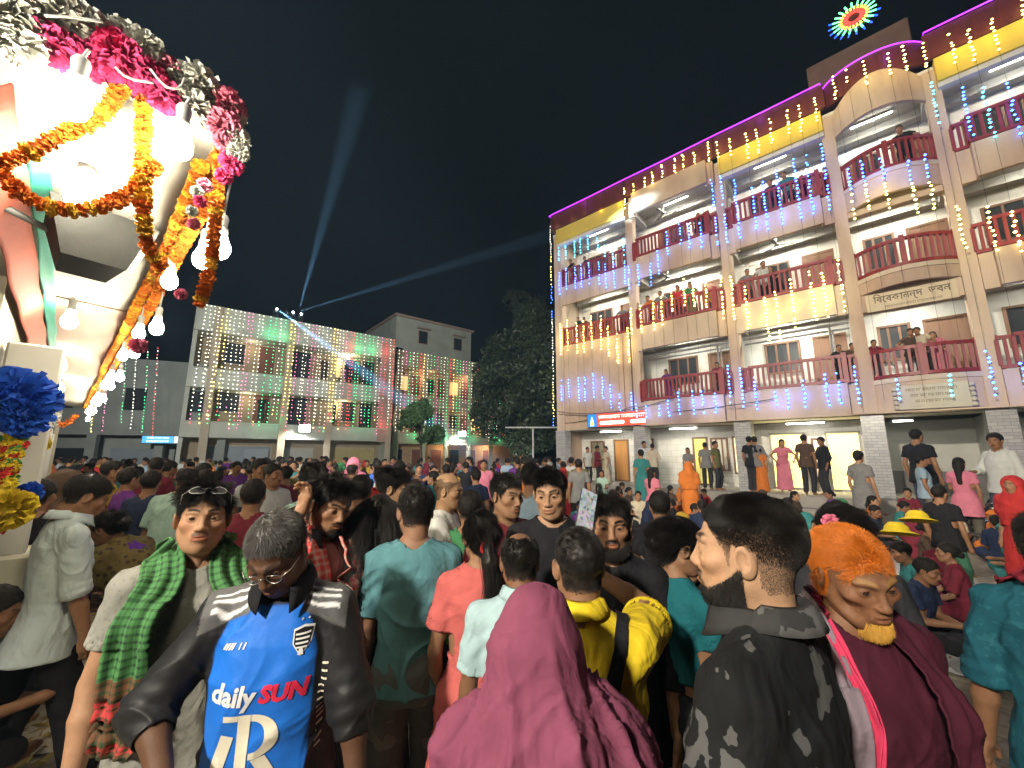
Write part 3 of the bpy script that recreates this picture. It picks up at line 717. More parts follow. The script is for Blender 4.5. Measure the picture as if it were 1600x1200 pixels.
# strings over the dark shop building (red one longest)
for i, (px, y0, y1, c) in enumerate(((197, 560, 660, 'green'), (213, 555, 668, 'white'), (231, 550, 675, 'green'), (247, 540, 690, 'red'), (168, 590, 672, 'pink'), (150, 600, 680, 'yellow'))):
    pt = aty(px, y0, 20.5); pb_ = aty(px - 8, y1, 20.5); n = int((pt[2] - pb_[2]) / .16)
    pts = [tuple(np.array(pt) + (np.array(pb_) - pt) * j / n) for j in range(n + 1)]
    led_string((0, 0, 0), 0, pts, [c if j > n * .6 or j % 2 else 'white' for j in range(n + 1)], .026, '%s fairy light string hanging before the dark shop building, ending %s' % (c, ('above the shutters', 'above the shutters', 'beside the red one', 'over the blue sign', 'near the stall', 'lowest by the stall')[i]), 'fairy light strings by the dark shop')
# pink building strings: lit runs travel down each string
def seg_cols(pts, runs):
    out = []
    for (_, _, z) in pts:
        c = None
        for (za, zb, cc) in runs:
            if zb <= z <= za: c = cc
        out.append(c)
    return out
k = 0; s = .35
while s < 21:
    bi = max(i for i in range(6) if COLS[i] <= s + .16) if s > .1 else 0
    y = -.5 if bi in (1, 2, 4, 5) else (-.75 if bi == 3 else -.16)
    wv = math.sin(s * 1.15) * .55 + math.sin(s * 3.3) * .22
    runs = [(13.75 + wv * .3, 12.75 + wv * .45, 'yellow')]
    if bi == 0: runs += [(11.9 + wv, 11.0 + wv, 'cyan'), (10.7 + wv * .6, 9.5 + wv * .6, 'blue'), (7.8 + wv, 6.2 + wv, 'yellow'), (5.0 + wv, 3.9 + wv, 'blue')]
    elif bi == 1: runs += [(10.3 + wv * 1.3, 9.2 + wv * 1.3, 'blue'), (8.2 + wv * .7, 7.0 + wv * .7, 'yellow'), (4.0 + wv * .4, 3.1, 'blue')]
    elif bi == 2: runs += [(12.0 + wv, 10.6 + wv, 'blue'), (10.5 + wv * .5, 9.4, 'blue'), (7.9 + wv, 6.2 + wv, 'yellow'), (4.6 + wv, 3.3 + wv * .5, 'blue')]
    elif bi == 3: runs += [(10.0 + wv, 9.2 + wv, 'blue'), (9.2 + wv, 8.2 + wv, 'yellow'), (3.9, 3.2, 'blue' if k % 3 == 0 else 'cyan')][:2 + (k % 2)]
    else: runs += [(12.2 + wv, 10.6 + wv, 'cyan' if k % 2 else 'blue'), (8.4 + wv * .6, 7.1 + wv * .5, 'yellow'), (4.3 + wv, 3.3, 'blue')]
    pts = [(s + rng.uniform(-.012, .012), y, 13.85 - .135 * i) for i in range(int((13.85 - 3.1) / .135))]
    lamps = []
    if k % 2 == 0:
        for (za, zb, cc) in runs:
            if cc in ('blue', 'cyan'): lamps.append(((s, y - .12, (za + zb) / 2), (.12, .18, 1), 4.5))
            elif za > 12.5 or bi in (0, 2): lamps.append(((s, y - .15, (za + zb) / 2), (1, .72, .15), 5))
    led_string(RP0, RA, pts, seg_cols(pts, runs), .036, '%s string of blue and yellow fairy lights from the corner of the pink building' % count_word(k), 'blue and yellow fairy light strings on the pink building', lamps)
    k += 1; s += .33 + .10 * (k % 3)
for i, (s, y) in enumerate(((-.12, -.2), (-.2, .35), (-.2, 1.1))):
    pts = [(s + rng.uniform(-.03, .03), y, 13.6 - .14 * j) for j in range(75)]
    cols = [('white', 'yellow', 'blue', 'white')[(j // 12 + i) % 4] for j in range(75)]
    led_string(RP0, RA, pts, cols, .026, 'long fairy light string down the corner of the pink building, %s from the front' % count_word(i), 'long strings down the pink building corner')

# ---------------------------------------------------------------- trees
bark = mat('bark', (.10, .075, .05), .9, .3, 6, .8, 30)
def leaf_mat(name, c1, c2):
    m, nt, b = new_mat(name); L = nt.links.new
    at = N(nt, 'ShaderNodeAttribute', attribute_name='Col'); L(at.outputs['Color'], b.inputs['Base Color']); b.inputs['Roughness'].default_value = .55
    b.inputs['Transmission Weight'].default_value = 0
    m['c'] = 1; return m
leafm = leaf_mat('tree_leaf', 0, 0)
def tree(name, px, d, crown_px, n_leaf, leaf, label, col, lobes, seed, trunk_r):
    r_ = np.random.default_rng(seed); x0, y0, x1, y1 = crown_px
    base = aty(px, 705, d); base[2] = 0
    e = empty(name, base, 0, label, 'tree')
    pts = []; sc = d / FPX
    cz0 = aty(px, y1, d)[2]; cz1 = aty(px, y0, d)[2]; cw = (x1 - x0) * sc / 2; cx = ((x0 + x1) / 2 - px) * sc
    cl = []
    for i in range(lobes):
        t = (i + .5) / lobes; zz = cz0 + (cz1 - cz0) * t; rad = cw * (math.sin(math.pi * min(1, .18 + t * .8)) ** .6)
        for k in range(3):
            a = r_.uniform(0, 6.28); q = r_.uniform(.25, .8)
            cl.append((cx + math.cos(a) * rad * q, math.sin(a) * rad * q, zz + r_.uniform(-.3, .3), rad * r_.uniform(.38, .6)))
    trunk = MB(); top = cz0 + (cz1 - cz0) * .6
    trunk.tube([(0, 0, -.1), (.05, 0, cz0 * .5), (cx * .3, .05, cz0), (cx * .8, 0, top)], [trunk_r, trunk_r * .8, trunk_r * .65, trunk_r * .2], 10)
    trunk.build('trunk', bark, e)
    lb = MB()
    for c in cl: lb.tube([(cx * .3, 0, cz0 * .9), ((cx * .3 + c[0]) / 2, c[1] / 2, (cz0 + c[2]) / 2 + .1), c[:3]], [trunk_r * .35, trunk_r * .2, .015], 6)
    lb.build('branch', bark, e)
    w_ = np.array([c[3] ** 2 for c in cl]); w_ /= w_.sum(); idx = r_.choice(len(cl), n_leaf, p=w_); cc = np.array(cl)[idx]
    dv = r_.normal(size=(n_leaf, 3)); dv /= np.linalg.norm(dv, axis=1)[:, None]
    P = cc[:, :3] + dv * (cc[:, 3] * r_.uniform(.45, 1.08, n_leaf) ** .7)[:, None]; P[:, 2] -= .12 * r_.random(n_leaf)
    keep = vnoise(P * 1.3, seed) > -.28; P = P[keep]; n = len(P)
    a = r_.normal(size=(n, 3)); a /= np.linalg.norm(a, axis=1)[:, None]; b_ = np.cross(a, r_.normal(size=(n, 3))); b_ /= np.linalg.norm(b_, axis=1)[:, None]
    s_ = leaf * r_.uniform(.6, 1.3, n)[:, None]
    V = np.stack([P - a * s_, P + b_ * s_ * .45, P + a * s_, P - b_ * s_ * .45], 1).reshape(-1, 3)
    F = np.arange(4 * n).reshape(n, 4)
    me = mesh_np('crown', V, F, [leafm], False)
    sh = (1 + .45 * vnoise(P * .8, seed + 1) + .2 * r_.normal(size=n))[:, None].clip(.3, 2)
    set_col(me, np.repeat(np.array(col)[None] * sh, 4, 0)); link('crown', me, e)
    return e
tree('large_tree', 822, 25.5, (735, 462, 905, 690), 60000, .15, 'large dark leafy tree between the corner block and the pink building', (.026, .042, .015), 8, 3, .32)
tree('small_tree', 657, 22.0, (624, 622, 692, 686), 20000, .085, 'small bright green tree in front of the corner block', (.07, .14, .05), 4, 5, .09)
gp = aty(833, 705, 23.5)
b = MB(); b.tube([(0, 0, 0), (0, 0, 3.35)], .05, 8); b.tube([(-1.6, 0, 3.4), (1.5, 0, 3.4)], .045, 8)
setp(b.build('white_post', mat('white_paint_metal', (.7, .7, .68), .4), None, (gp[0], gp[1], 0)), 'white pole with a crossbar standing below the large dark tree', 'pole')
# ================================================================== decorated stall on the left
SC = atz(338, 214, 2.85); UX = (-0.74056, 0.67199); SA = math.atan2(UX[1], UX[0])
SM = frame((SC[0], SC[1], 0), UX); SMI = SM.inverted()
def Sl(p): return np.array(SMI @ Vector(p))           # world to stall coordinates
def Sw(x, y, z): return np.array(SM @ Vector((x, y, z)))
CAML = Sl((0, 0, CAMH)); 
LEN = 11.0; ZC = 2.85; WY = 1.0; YB = 3.4
stall = empty('festival_stall', (SC[0], SC[1], 0), SA, 'brightly lit white festival stall hung with marigolds and bulbs', 'stall')
clothw = mat('white_canopy_cloth', (.76, .73, .64), .8, .07, 2, .3, 18, stretch=(1, 1, 1))
coral = mat('coral_cloth', (.62, .15, .10), .75, .12, 3, .3, 25)
teal = mat('teal_cloth', (.05, .38, .28), .75, .12, 3, .3, 25)
pinkc = mat('pale_pink_cloth', (.70, .50, .42), .8, .08, 2, .3, 20)
creamw = mat('cream_stall_panel', (.66, .62, .48), .7, .1, 2, .15, 30)
def sheet(x0, x1, y0, y1, z, sag, nx, ny, th, m, name, seed):
    V = []; F = []
    for i in range(nx + 1):
        for j in range(ny + 1):
            x = x0 + (x1 - x0) * i / nx; y = y0 + (y1 - y0) * j / ny
            V.append((x, y, z(x, y) + sag * math.sin(x * 9 + y * 2 + seed) * math.sin(math.pi * j / ny) ** .5))
    n = len(V)
    for i in range(nx):
        for j in range(ny): a = i * (ny + 1) + j; F.append((a, a + 1, a + ny + 2, a + ny + 1))
    me = mesh_np(name, V, [list(f) for f in F], [m], True); o = link(name, me, stall)
    md = o.modifiers.new('s', 'SOLIDIFY'); md.thickness = th; md.offset = 1
    return o
sheet(0, 2.4, 0, YB, lambda x, y: ZC + .05 * y, .004, 24, 14, .015, clothw, 'canopy_cloth', 0)
sheet(2.4, 6.0, 0, YB, lambda x, y: ZC + .05 * y - .01, .018, 60, 10, .015, pinkc, 'canopy_cloth', 1)
sheet(6.0, LEN, 0, YB, lambda x, y: ZC + .05 * y - .02, .018, 60, 10, .015, clothw, 'canopy_cloth', 2)
mb = MB(); mb.box(-.03, -.03, ZC - .02, LEN, .0, ZC + .07); mb.build('eave_board', mat('eave_paint', (.62, .58, .48), .6), stall)
mb = MB(); mb.box(-.03, .001, ZC - .015, -.002, YB, ZC + .07); mb.build('front_board', mat('eave_paint', (.62, .58, .48), .6), stall)
# cloth bands along the wall head
def band(l0, dz0, l1, dz1, x0, x1, m, name, amp):
    yc = float(CAML[1]); V = []; F = []; nx = 80; nj = 6
    for i in range(nx + 1):
        x = x0 + (x1 - x0) * i / nx
        for j in range(nj + 1):
            t = j / nj; y = yc - (l0 + (l1 - l0) * t); z = CAMH + dz0 + (dz1 - dz0) * t
            V.append((x, y + amp * math.sin(x * 7 + 2 * t), z - amp * math.sin(x * 5 + t * 4)))
    for i in range(nx):
        for j in range(nj): a = i * (nj + 1) + j; F.append([a, a + 1, a + nj + 2, a + nj + 1])
    o = link(name, mesh_np(name, V, F, [m], True), stall); md = o.modifiers.new('s', 'SOLIDIFY'); md.thickness = .006
yt0, yt1, yc0, yc1 = [float(Sl(atz(px, 350, ZC - .03))[1]) for px in (82, 56, 54, 12)]; ycam = float(CAML[1])
band(ycam - yt0, ZC - .03 - CAMH, ycam - yt1, ZC - .05 - CAMH, .5, LEN - .2, teal, 'teal_band', .004)
band(ycam - yc0, ZC - .055 - CAMH, ycam - yc1, ZC - .16 - CAMH, .1, LEN - .2, coral, 'coral_band', .005)
yw = float(Sl(atz(14, 890, 0.0))[1]); print('stall', yt0, yt1, yc0, yc1, ycam, yw)
mb = MB(); mb.box(2.0, yw, 0, LEN, yw + .06, 2.8); mb.build('side_panel', creamw, stall)
for k in range(7):
    x = 3.0 + k * 1.1; mb = MB(); mb.box(x, yw - .2, 0, x + .34, yw - .003, 2.2 - .12 * (k % 2), bev=.01); mb.build('pilaster', mat('white_pilaster', (.72, .70, .62), .6, .08, 3), stall)
mb = MB(); mb.box(3, yw - .28, 0, LEN - .1, yw - .201, .62, bev=.01); mb.build('plinth_board', creamw, stall)
for x in (0.2, LEN - .1): 
    mb = MB(); mb.tube([(x, YB - .1, 0), (x, YB - .1, ZC + .1)], .05, 8); mb.build('post', creamw, stall)
mb = MB(); mb.box(LEN - .08, .3, 0, LEN, .36, ZC - .03); mb.build('post', creamw, stall)
# bulbs -----------------------------------------------------------------
bulb_e = emit('bulb_glow', (1, .90, .68), 150, 'AUTO'); cordm = mat('white_cord', (.7, .7, .66), .5)
sock = mat('white_socket', (.72, .72, .70), .4, .05)
me_bulb = MB().lathe([(.001, -.072), (.014, -.07), (.025, -.06), (.031, -.042), (.030, -.026), (.022, -.006), (.016, .012), (.015, .02)], (0, 0, 0), 14).mesh('bulb', bulb_e)
me_sock = MB().lathe([(.015, .02), (.018, .021), (.018, .035), (.014, .04), (.017, .07), (.012, .082), (.004, .085)], (0, 0, 0), 12).mesh('socket', sock)
def fp(px, py, off=-.05): return atplane(px, py, Sw(off, 0, 0), np.array([UX[0], UX[1], 0]))
def bulb(p, cord, power, label, tilt=(0, 0), big=1.0, group='white bulbs hung along the stall'):
    e = empty('hanging_bulb', p, 0, label, 'light bulb', group)
    a = link('bulb', me_bulb, e, None, (tilt[0], tilt[1], 0)); a.scale = (big,) * 3
    b = link('socket', me_sock, e, None, (tilt[0], tilt[1], 0)); b.scale = (big,) * 3
    if cord > 0:
        c = MB(); c.tube([(0, 0, .08 * big), (.004, 0, .08 + cord * .5), (0.012, 0, .08 + cord)], .004, 6); c.build('cord', cordm, e)
    return e
BW = 15.0
p = aty(345, 372, 1.42); bulb(p, .20, BW, 'white bulb on a white cord, nearest and lowest at the stall corner', big=1.15)
for k in range(19):
    x = .28 + k * .52; dz = (.18, .12, .22, .15)[k % 4]
    bulb(Sw(x, -.05 + .03 * (k % 2), ZC - dz - .1), dz * .7, BW * (1 if k % 2 == 0 else 0) * 1.6, '%s bulb along the marigold edge counted from the stall corner' % count_word(k))
bulb(fp(118, 140, -.20), 0.03, 30, 'large bulb with white cap before the pink flowers', big=1.05); bulb(fp(282, 208, -.18), 0.03, 30, 'large bulb with white cap below the white flowers near the corner', big=1.05)
for k, y in enumerate((.95, 1.4, 1.9, 2.4, 2.9)):
    bulb(Sw(-.07, y, ZC - .05), 0, BW * 1.1 if k else BW * .7, '%s bulb under the flowered front edge counted from the corner' % count_word(k), (0, 0), 1.1)
for k, (px, py, d) in enumerate(((132, 285, 1.30), (110, 492, 3.6), (97, 565, 5.2), (95, 602, 6.5))):
    bulb(aty(px, py, d) if k == 0 else atz(px, py, ZC - .12), .1 if k == 0 else .06, BW * (1, 4, 4, 4)[k], ('large bulb glowing over the grey loudspeaker', 'round bulb on the stall ceiling beyond the loudspeaker', 'second round bulb along the stall ceiling', 'farthest round bulb on the stall ceiling')[k], big=1.5 if k == 0 else 1.3)
# marigolds -------------------------------------------------------------
def pompom(r, n, seed, petal, flat=1.0, nst=5):
    q = np.random.default_rng(seed); b = MB()
    for i in range(n):
        z = 1 - 2 * (i + .5) / n; a = i * 2.39996; rr = math.sqrt(1 - z * z)
        d = Vector((rr * math.cos(a), rr * math.sin(a), z)) + Vector(q.normal(size=3) * .18); d.normalize()
        t = d.orthogonal().normalized(); t.rotate(Matrix.Rotation(q.uniform(0, 6.28), 3, d)); s = d.cross(t)
        c = d * r * .35; tip = d * r * q.uniform(.85, 1.1)
        b.add([c - s * petal * .4, c + s * petal * .4, tip + s * petal + t * petal * .3, tip + d * petal * .3 - t * petal * .2, tip - s * petal + t * petal * .3], [(0, 1, 2, 3, 4)], 0, False)
    b.ball((0, 0, 0), r * .62, 0, 8, 6)
    b.V = [(x, y, z * flat) for x, y, z in b.V]; return b
marim = [mat('marigold_orange', (.82, .20, .012), .7, .3, 30), mat('marigold_yellow', (.90, .48, .03), .7, .3, 30)]
me_mari = [pompom(.03, 46, 1, .012, .62).mesh('marigold', marim[0]), pompom(.03, 46, 2, .012, .62).mesh('marigold', marim[1]), pompom(.028, 40, 3, .012, .62).mesh('marigold', marim[0])]
me_small = pompom(.032, 16, 4, .016, .7).mesh('marigold', marim[0])
def garland(name, pts, label, step=.018, yellow=.1, size=.66, far=False, parts=True):
    P = resample3(pts, step); e = empty(name, P[0], 0, label, 'garland', 'marigold garlands on the stall')
    for i, p in enumerate(P):
        d = Vector(P[min(i + 1, len(P) - 1)] - P[max(0, i - 1)])
        me = me_small if far else me_mari[1 if rng.random() < yellow else rng.choice((0, 2))]
        o = link('marigold', me, e, p - P[0]); q = d.to_track_quat('Z', 'Y'); q = q @ Matrix.Rotation(rng.uniform(0, 6.28), 3, 'Z').to_quaternion()
        o.rotation_euler = q.to_euler(); s = size * rng.uniform(.85, 1.15); o.scale = (s, s, s)
    return e
def resample3(pts, step):
    P = [np.array(p, float) for p in pts]
    # smooth with catmull
    Q = []
    for i in range(len(P) - 1):
        a = P[max(i - 1, 0)]; b = P[i]; c = P[i + 1]; d = P[min(i + 2, len(P) - 1)]
        for k in range(12):
            t = k / 12; Q.append(.5 * ((2 * b) + (-a + c) * t + (2 * a - 5 * b + 4 * c - d) * t * t + (-a + 3 * b - 3 * c + d) * t ** 3))
    Q.append(P[-1]); return [np.array(q) for q in resample(Q, step)]
g1 = [fp(195, 128), fp(160, 178), fp(95, 212), fp(30, 245), fp(-25, 262)]
garland('marigold_garland', g1, 'orange marigold garland rising from the left up to the flowered edge', yellow=.12)
g2 = [fp(-20, 240), fp(15, 285), fp(60, 318), fp(125, 328), fp(190, 310), fp(228, 275), fp(240, 258)]
garland('marigold_garland', g2, 'deep swag of orange marigolds looped below the large bulb', yellow=.05)
g3 = [fp(224, 150), fp(224, 210), fp(223, 270), fp(224, 330), fp(232, 385, 0), fp(250, 415, .05)]
garland('marigold_garland', g3, 'long straight orange and yellow garland hanging from the front edge', yellow=.4)
g4 = [Sw(.02, -.02, ZC - .02), Sw(.03, -.03, ZC - .2), Sw(.05, -.04, ZC - .40), Sw(.08, -.03, ZC - .55)]
garland('marigold_garland', g4, 'short orange garland hanging straight down at the stall corner', yellow=.15)
for j, (off, ylw, dz) in enumerate(((.0, .08, .03), (.035, .35, .065), (-.01, .10, .11))):
    pts = [Sw(.05 + j * .05, off - .02, ZC - dz)]
    for i in range(1, 13): pts.append(Sw(.05 + 10.6 * (i / 12) ** 1.0, off - .03 + rng.uniform(-.015, .015), ZC - dz - .04 * (i % 2)))
    P = resample3(pts, .05); near = [q for q in P if Sl(q)[0] < 2.4]; farp = [q for q in P if Sl(q)[0] >= 2.35]
    e = garland('marigold_garland', near, '%s row of marigolds running back along the stall edge, counted from the ceiling' % count_word(j), .026, ylw, .82)
    b = MB()
    for q in resample(farp, .045):
        b.ball(tuple(q - P[0]), .028 * rng.uniform(.8, 1.25), 0 if rng.random() > ylw else 1, 6, 4)
    setp(b.build('marigold_row', marim, e), kind='stuff')
# flower clumps along the front edge and the corner
petal_w = mat('white_net_flower', (.80, .80, .72), .8, .1, 20); petal_p = mat('pink_net_flower', (.85, .06, .22), .75, .25, 15); petal_lp = mat('light_pink_flower', (.8, .22, .34), .75, .2, 15)
petal_b = mat('blue_net_flower', (.01, .09, .55), .7, .3, 15); petal_y = mat('yellow_net_flower', (.8, .58, .02), .7, .2, 15); petal_o = mat('orange_net_flower', (.85, .16, .02), .7, .2, 15)
petal_r = mat('red_net_flower', (.6, .03, .02), .7, .2, 15); petal_g = mat('green_net_flower', (.08, .35, .08), .7, .2, 15)
def pom_mesh(m, seed, r=.1): return pompom(r, 210, seed, .021).mesh('flower_clump', m)
PM = {c: [pom_mesh(m, 11 + i) for i in range(2)] for c, m in (('white', petal_w), ('pink', petal_p), ('light pink', petal_lp), ('blue', petal_b), ('yellow', petal_y), ('orange', petal_o))}
def clump(c, p, s, label, group='net flower clumps on the stall'):
    o = link('flower_clump', rng.choice(PM[c]), None, p, (rng.uniform(0, 6), rng.uniform(0, 6), rng.uniform(0, 6))); o.scale = (s, s * .95, s * .9)
    return setp(o, label, 'flower', group)
FC = [(10, 22, 'white', 1.0), (50, 8, 'white', 1.1), (85, 22, 'white', 1.05), (20, 62, 'white', .8), (75, 68, 'pink', .75), (100, 78, 'pink', .7), (60, 55, 'pink', .6), (130, 40, 'white', .8), (150, 92, 'pink', .75), (190, 60, 'white', .75), (185, 92, 'pink', .9), (210, 110, 'pink', .95), (175, 70, 'light pink', .6), (235, 130, 'pink', .85), (255, 148, 'pink', .7), (262, 108, 'light pink', .55), (225, 75, 'white', .7), (308, 135, 'white', .95), (300, 165, 'white', .75), (325, 160, 'white', .8), (280, 125, 'white', .6), (355, 165, 'light pink', .75), (350, 195, 'light pink', .7), (362, 180, 'white', .6), (368, 215, 'white', .6), (352, 222, 'light pink', .5), (362, 255, 'pink', .5), (372, 238, 'white', .45), (350, 275, 'pink', .35), (320, 290, 'light pink', .3), (308, 300, 'white', .25), (312, 315, 'pink', .25), (303, 350, 'light pink', .25), (300, 330, 'white', .22), (283, 460, 'light pink', .22), (216, 540, 'light pink', .3)]
seen = {}
for px, py, c, s in FC:
    k = seen.get(c, 0); seen[c] = k + 1
    clump(c, fp(px, py, rng.uniform(-.10, -.06)), s * .70, '%s %s ruffled flower clump along the stall edge from the left' % (count_word(k), c))
clump('blue', aty(22, 622, 2.2), 1.75, 'largest blue ruffled flower clump on the stall post'); clump('blue', aty(38, 650, 2.2), 1.1, 'blue flower clump drooping below the largest blue one'); clump('blue', aty(4, 640, 2.2), 1.2, 'blue flower clump at the frame edge beside the largest')
clump('orange', aty(52, 680, 2.6), .8, 'orange flower clump under the blue flowers'); clump('yellow', aty(64, 693, 2.6), .5, 'small yellow flower clump beside the orange one')
clump('yellow', aty(16, 795, 2.0), .95, 'yellow flower clump low on the stall post'); clump('blue', aty(42, 772, 2.2), .65, 'small blue flower clump low on the stall post'); clump('blue', aty(36, 798, 2.2), .5, 'lowest small blue flower clump on the post')
clump('white', aty(74, 655, 3.0), .7, 'white flower clump where the swag meets the post')
# decorated post with two bead garlands
pp = aty(18, 705, 2.5)
post = empty('decorated_post', (pp[0], pp[1], 0), SA, 'white square post hung with coloured flower strings at left', 'post')
mb = MB(); mb.box(-.12, -.14, 0, .12, .1, 2.5, bev=.012); mb.build('shaft', mat('white_pilaster', (.72, .70, .62), .6, .08, 3), post)
mb = MB(); mb.box(-.2, -.2, 0, .2, .2, 1.25, bev=.015); mb.build('base', creamw, post)
SMALLP = {c: pompom(.035, 18, 30 + i, .016, .7).mesh('string_flower', m) for i, (c, m) in enumerate((('r', petal_r), ('y', petal_y), ('g', petal_g)))}
for j, (x0, y0, x1, y1, pat) in enumerate(((22, 660, -4, 835, 'rryryy'), (34, 668, 14, 760, 'yyryrg'), (8, 690, -14, 830, 'gygyyy'))):
    a = aty(x0, y0, 2.25); b_ = aty(x1, y1, 2.1); e = empty('flower_string', a, 0, ('red and yellow flower string on the white post', 'shorter yellow and red flower string by the orange clump', 'green and yellow flower string at the frame edge')[j], 'garland', 'flower strings on the white post')
    n = 26
    for i in range(n):
        o = link('string_flower', SMALLP[pat[i % len(pat)]], e, (b_ - a) * i / n + nrg.normal(size=3) * .006, (rng.uniform(0, 6), rng.uniform(0, 6), 0)); o.scale = (.9,) * 3
# end swag near the far end
garland('marigold_garland', [aty(78, 632, 6.0), aty(84, 655, 6.0), aty(100, 664, 6.0), aty(118, 650, 6.0)], 'small marigold swag at the far end of the stall', .05, .2, 1.2, True)
# loudspeaker under the canopy
sp = empty('loudspeaker', atz(165, 368, 2.68), SA + R(8), 'dark grey loudspeaker hung under the stall ceiling', 'loudspeaker')
mb = MB(); V = [(-.02, -.20, .12), (.5, -.17, .12), (.5, .20, .12), (-.02, .24, .12), (.06, -.12, -.13), (.42, -.10, -.13), (.42, .12, -.13), (.06, .15, -.13)]
mb.add(V, [(0, 1, 2, 3), (7, 6, 5, 4), (0, 4, 5, 1), (1, 5, 6, 2), (2, 6, 7, 3), (3, 7, 4, 0)]); mb.build('cabinet', mat('grey_speaker_case', (.022, .023, .022), .6, .25, 6, .1, 80, spec=.2), sp)
mb = MB(); mb.add([(.0, -.205, .118), (.012, -.205, .118), (.085, -.128, -.135), (.06, -.125, -.135), (0, -.235, .118), (.06, -.15, -.135)], [(0, 1, 2, 3), (0, 3, 5, 4)]); mb.tube([(.03, -.2, .11), (.08, -.125, -.13)], .012, 6); mb.build('edge_trim', mat('steel_trim', (.5, .5, .48), .3, .1, 5, metal=.8), sp)
mb = MB(); mb.tube([(.24, .02, .12), (.24, .02, .30)], .015, 6); mb.build('hanger', greyp, sp)
a = aty(-8, 316, 1.35); b_ = aty(146, 384, 1.7)
mb = MB(); mb.tube([(0, 0, 0), tuple((b_ - a) * .5 + np.array([0, 0, -.015])), tuple(b_ - a)], .014, 8); setp(mb.build('grey_pipe', greyp, None, a), 'dark grey pipe crossing below the marigold swag to the loudspeaker', 'pipe')
sp.scale = (.68, .68, .8)
# loose white wires over the flowers
for j, ps in enumerate((((70, 25), (120, 28), (160, 35)), ((180, 105), (200, 122), (240, 130)), ((235, 108), (258, 135), (280, 138), (288, 122)))):
    P = [fp(x, y, -.17) for x, y in ps]; mb = MB(); Q = resample3(P, .02); mb.tube([tuple(q - P[0]) for q in Q], .003, 5)
    setp(mb.build('white_wire', cordm, None, P[0]), '%s loose white wire over the front flowers from the left' % count_word(j), 'wire', 'loose wires on the flowers')
mb = MB(); w0 = aty(140, 245, 1.6); mb.tube([(0, 0, 0), (.02, .0, .03), (.06, 0, .02), (.07, 0, -.03), (.03, 0, -.05), (0, 0, -.02)], .006, 6); mb.ball((.045, 0, -.01), .015)
setp(mb.build('lamp_holder', mat('old_brass', (.2, .17, .1), .5), None, w0), 'empty lamp holder on the stall ceiling behind the marigold swag', 'lamp holder')
# ================================================================== added flood lamps on poles, unseen behind the camera, to brighten facade and crowd
def added_pole_lamp(p, aim, power, angle, col, label, rad=.25):
    e = empty('flood_lamp', (p[0], p[1], 0), 0, label, 'flood lamp', 'added flood lamps on poles'); dr = (Vector(aim) - Vector(p)).normalized(); q = dr.to_track_quat('-Z', 'Y').to_euler()
    b = MB(); b.tube([(0, 0, 0), (0, 0, p[2])], .05, 8); b.box(-.2, -.2, 0, .2, .2, .06); b.build('pole', greyp, e)
    b = MB(); b.box(-.3, -.22, .02, .3, .22, .16, bev=.02); b.build('housing', darkw, e, (0, 0, p[2]), q)
    b = MB(); b.box(-.27, -.19, .0, .27, .19, .018); b.build('lens', emit('added_pole_lens', (1, .95, .85), 20, 'NONE'), e, (0, 0, p[2]), q)
    o = lamp('flood_beam', 'SPOT', Vector((0, 0, p[2])) + dr * .06, power, col, e, rad, None, angle, .55); o.rotation_euler = q
added_pole_lamp((-7.5, -5.0, 8.5), (8.5, 13.0, 8.0), 22000, 62, (1, .89, .72), 'added unseen tall pole lamp aimed at the pink building')
added_pole_lamp((-3.4, -4.2, 5.2), (0.5, 3.5, .8), 4200, 92, (1, .92, .78), 'added unseen pole lamp aimed at the near crowd')
added_pole_lamp((-4.0, -6.0, 7.0), (-9.0, 18.0, 3.0), 22000, 60, (1, .96, .88), 'added unseen pole lamp aimed at the far crowd')
# ================================================================== figures: signed-distance bodies and clothes
def rotx(a): c, s = math.cos(a), math.sin(a); return np.array([[1, 0, 0], [0, c, -s], [0, s, c]])
def roty(a): c, s = math.cos(a), math.sin(a); return np.array([[c, 0, s], [0, 1, 0], [-s, 0, c]])
def rotz(a): c, s = math.cos(a), math.sin(a); return np.array([[c, -s, 0], [s, c, 0], [0, 0, 1]])
A_ = lambda *p: np.array(p, float)
def nrm(v): v = np.asarray(v, float); return v / (np.linalg.norm(v) + 1e-9)
def sstep(x, a, b): t = np.clip((x - a) / (b - a), 0, 1); return t * t * (3 - 2 * t)

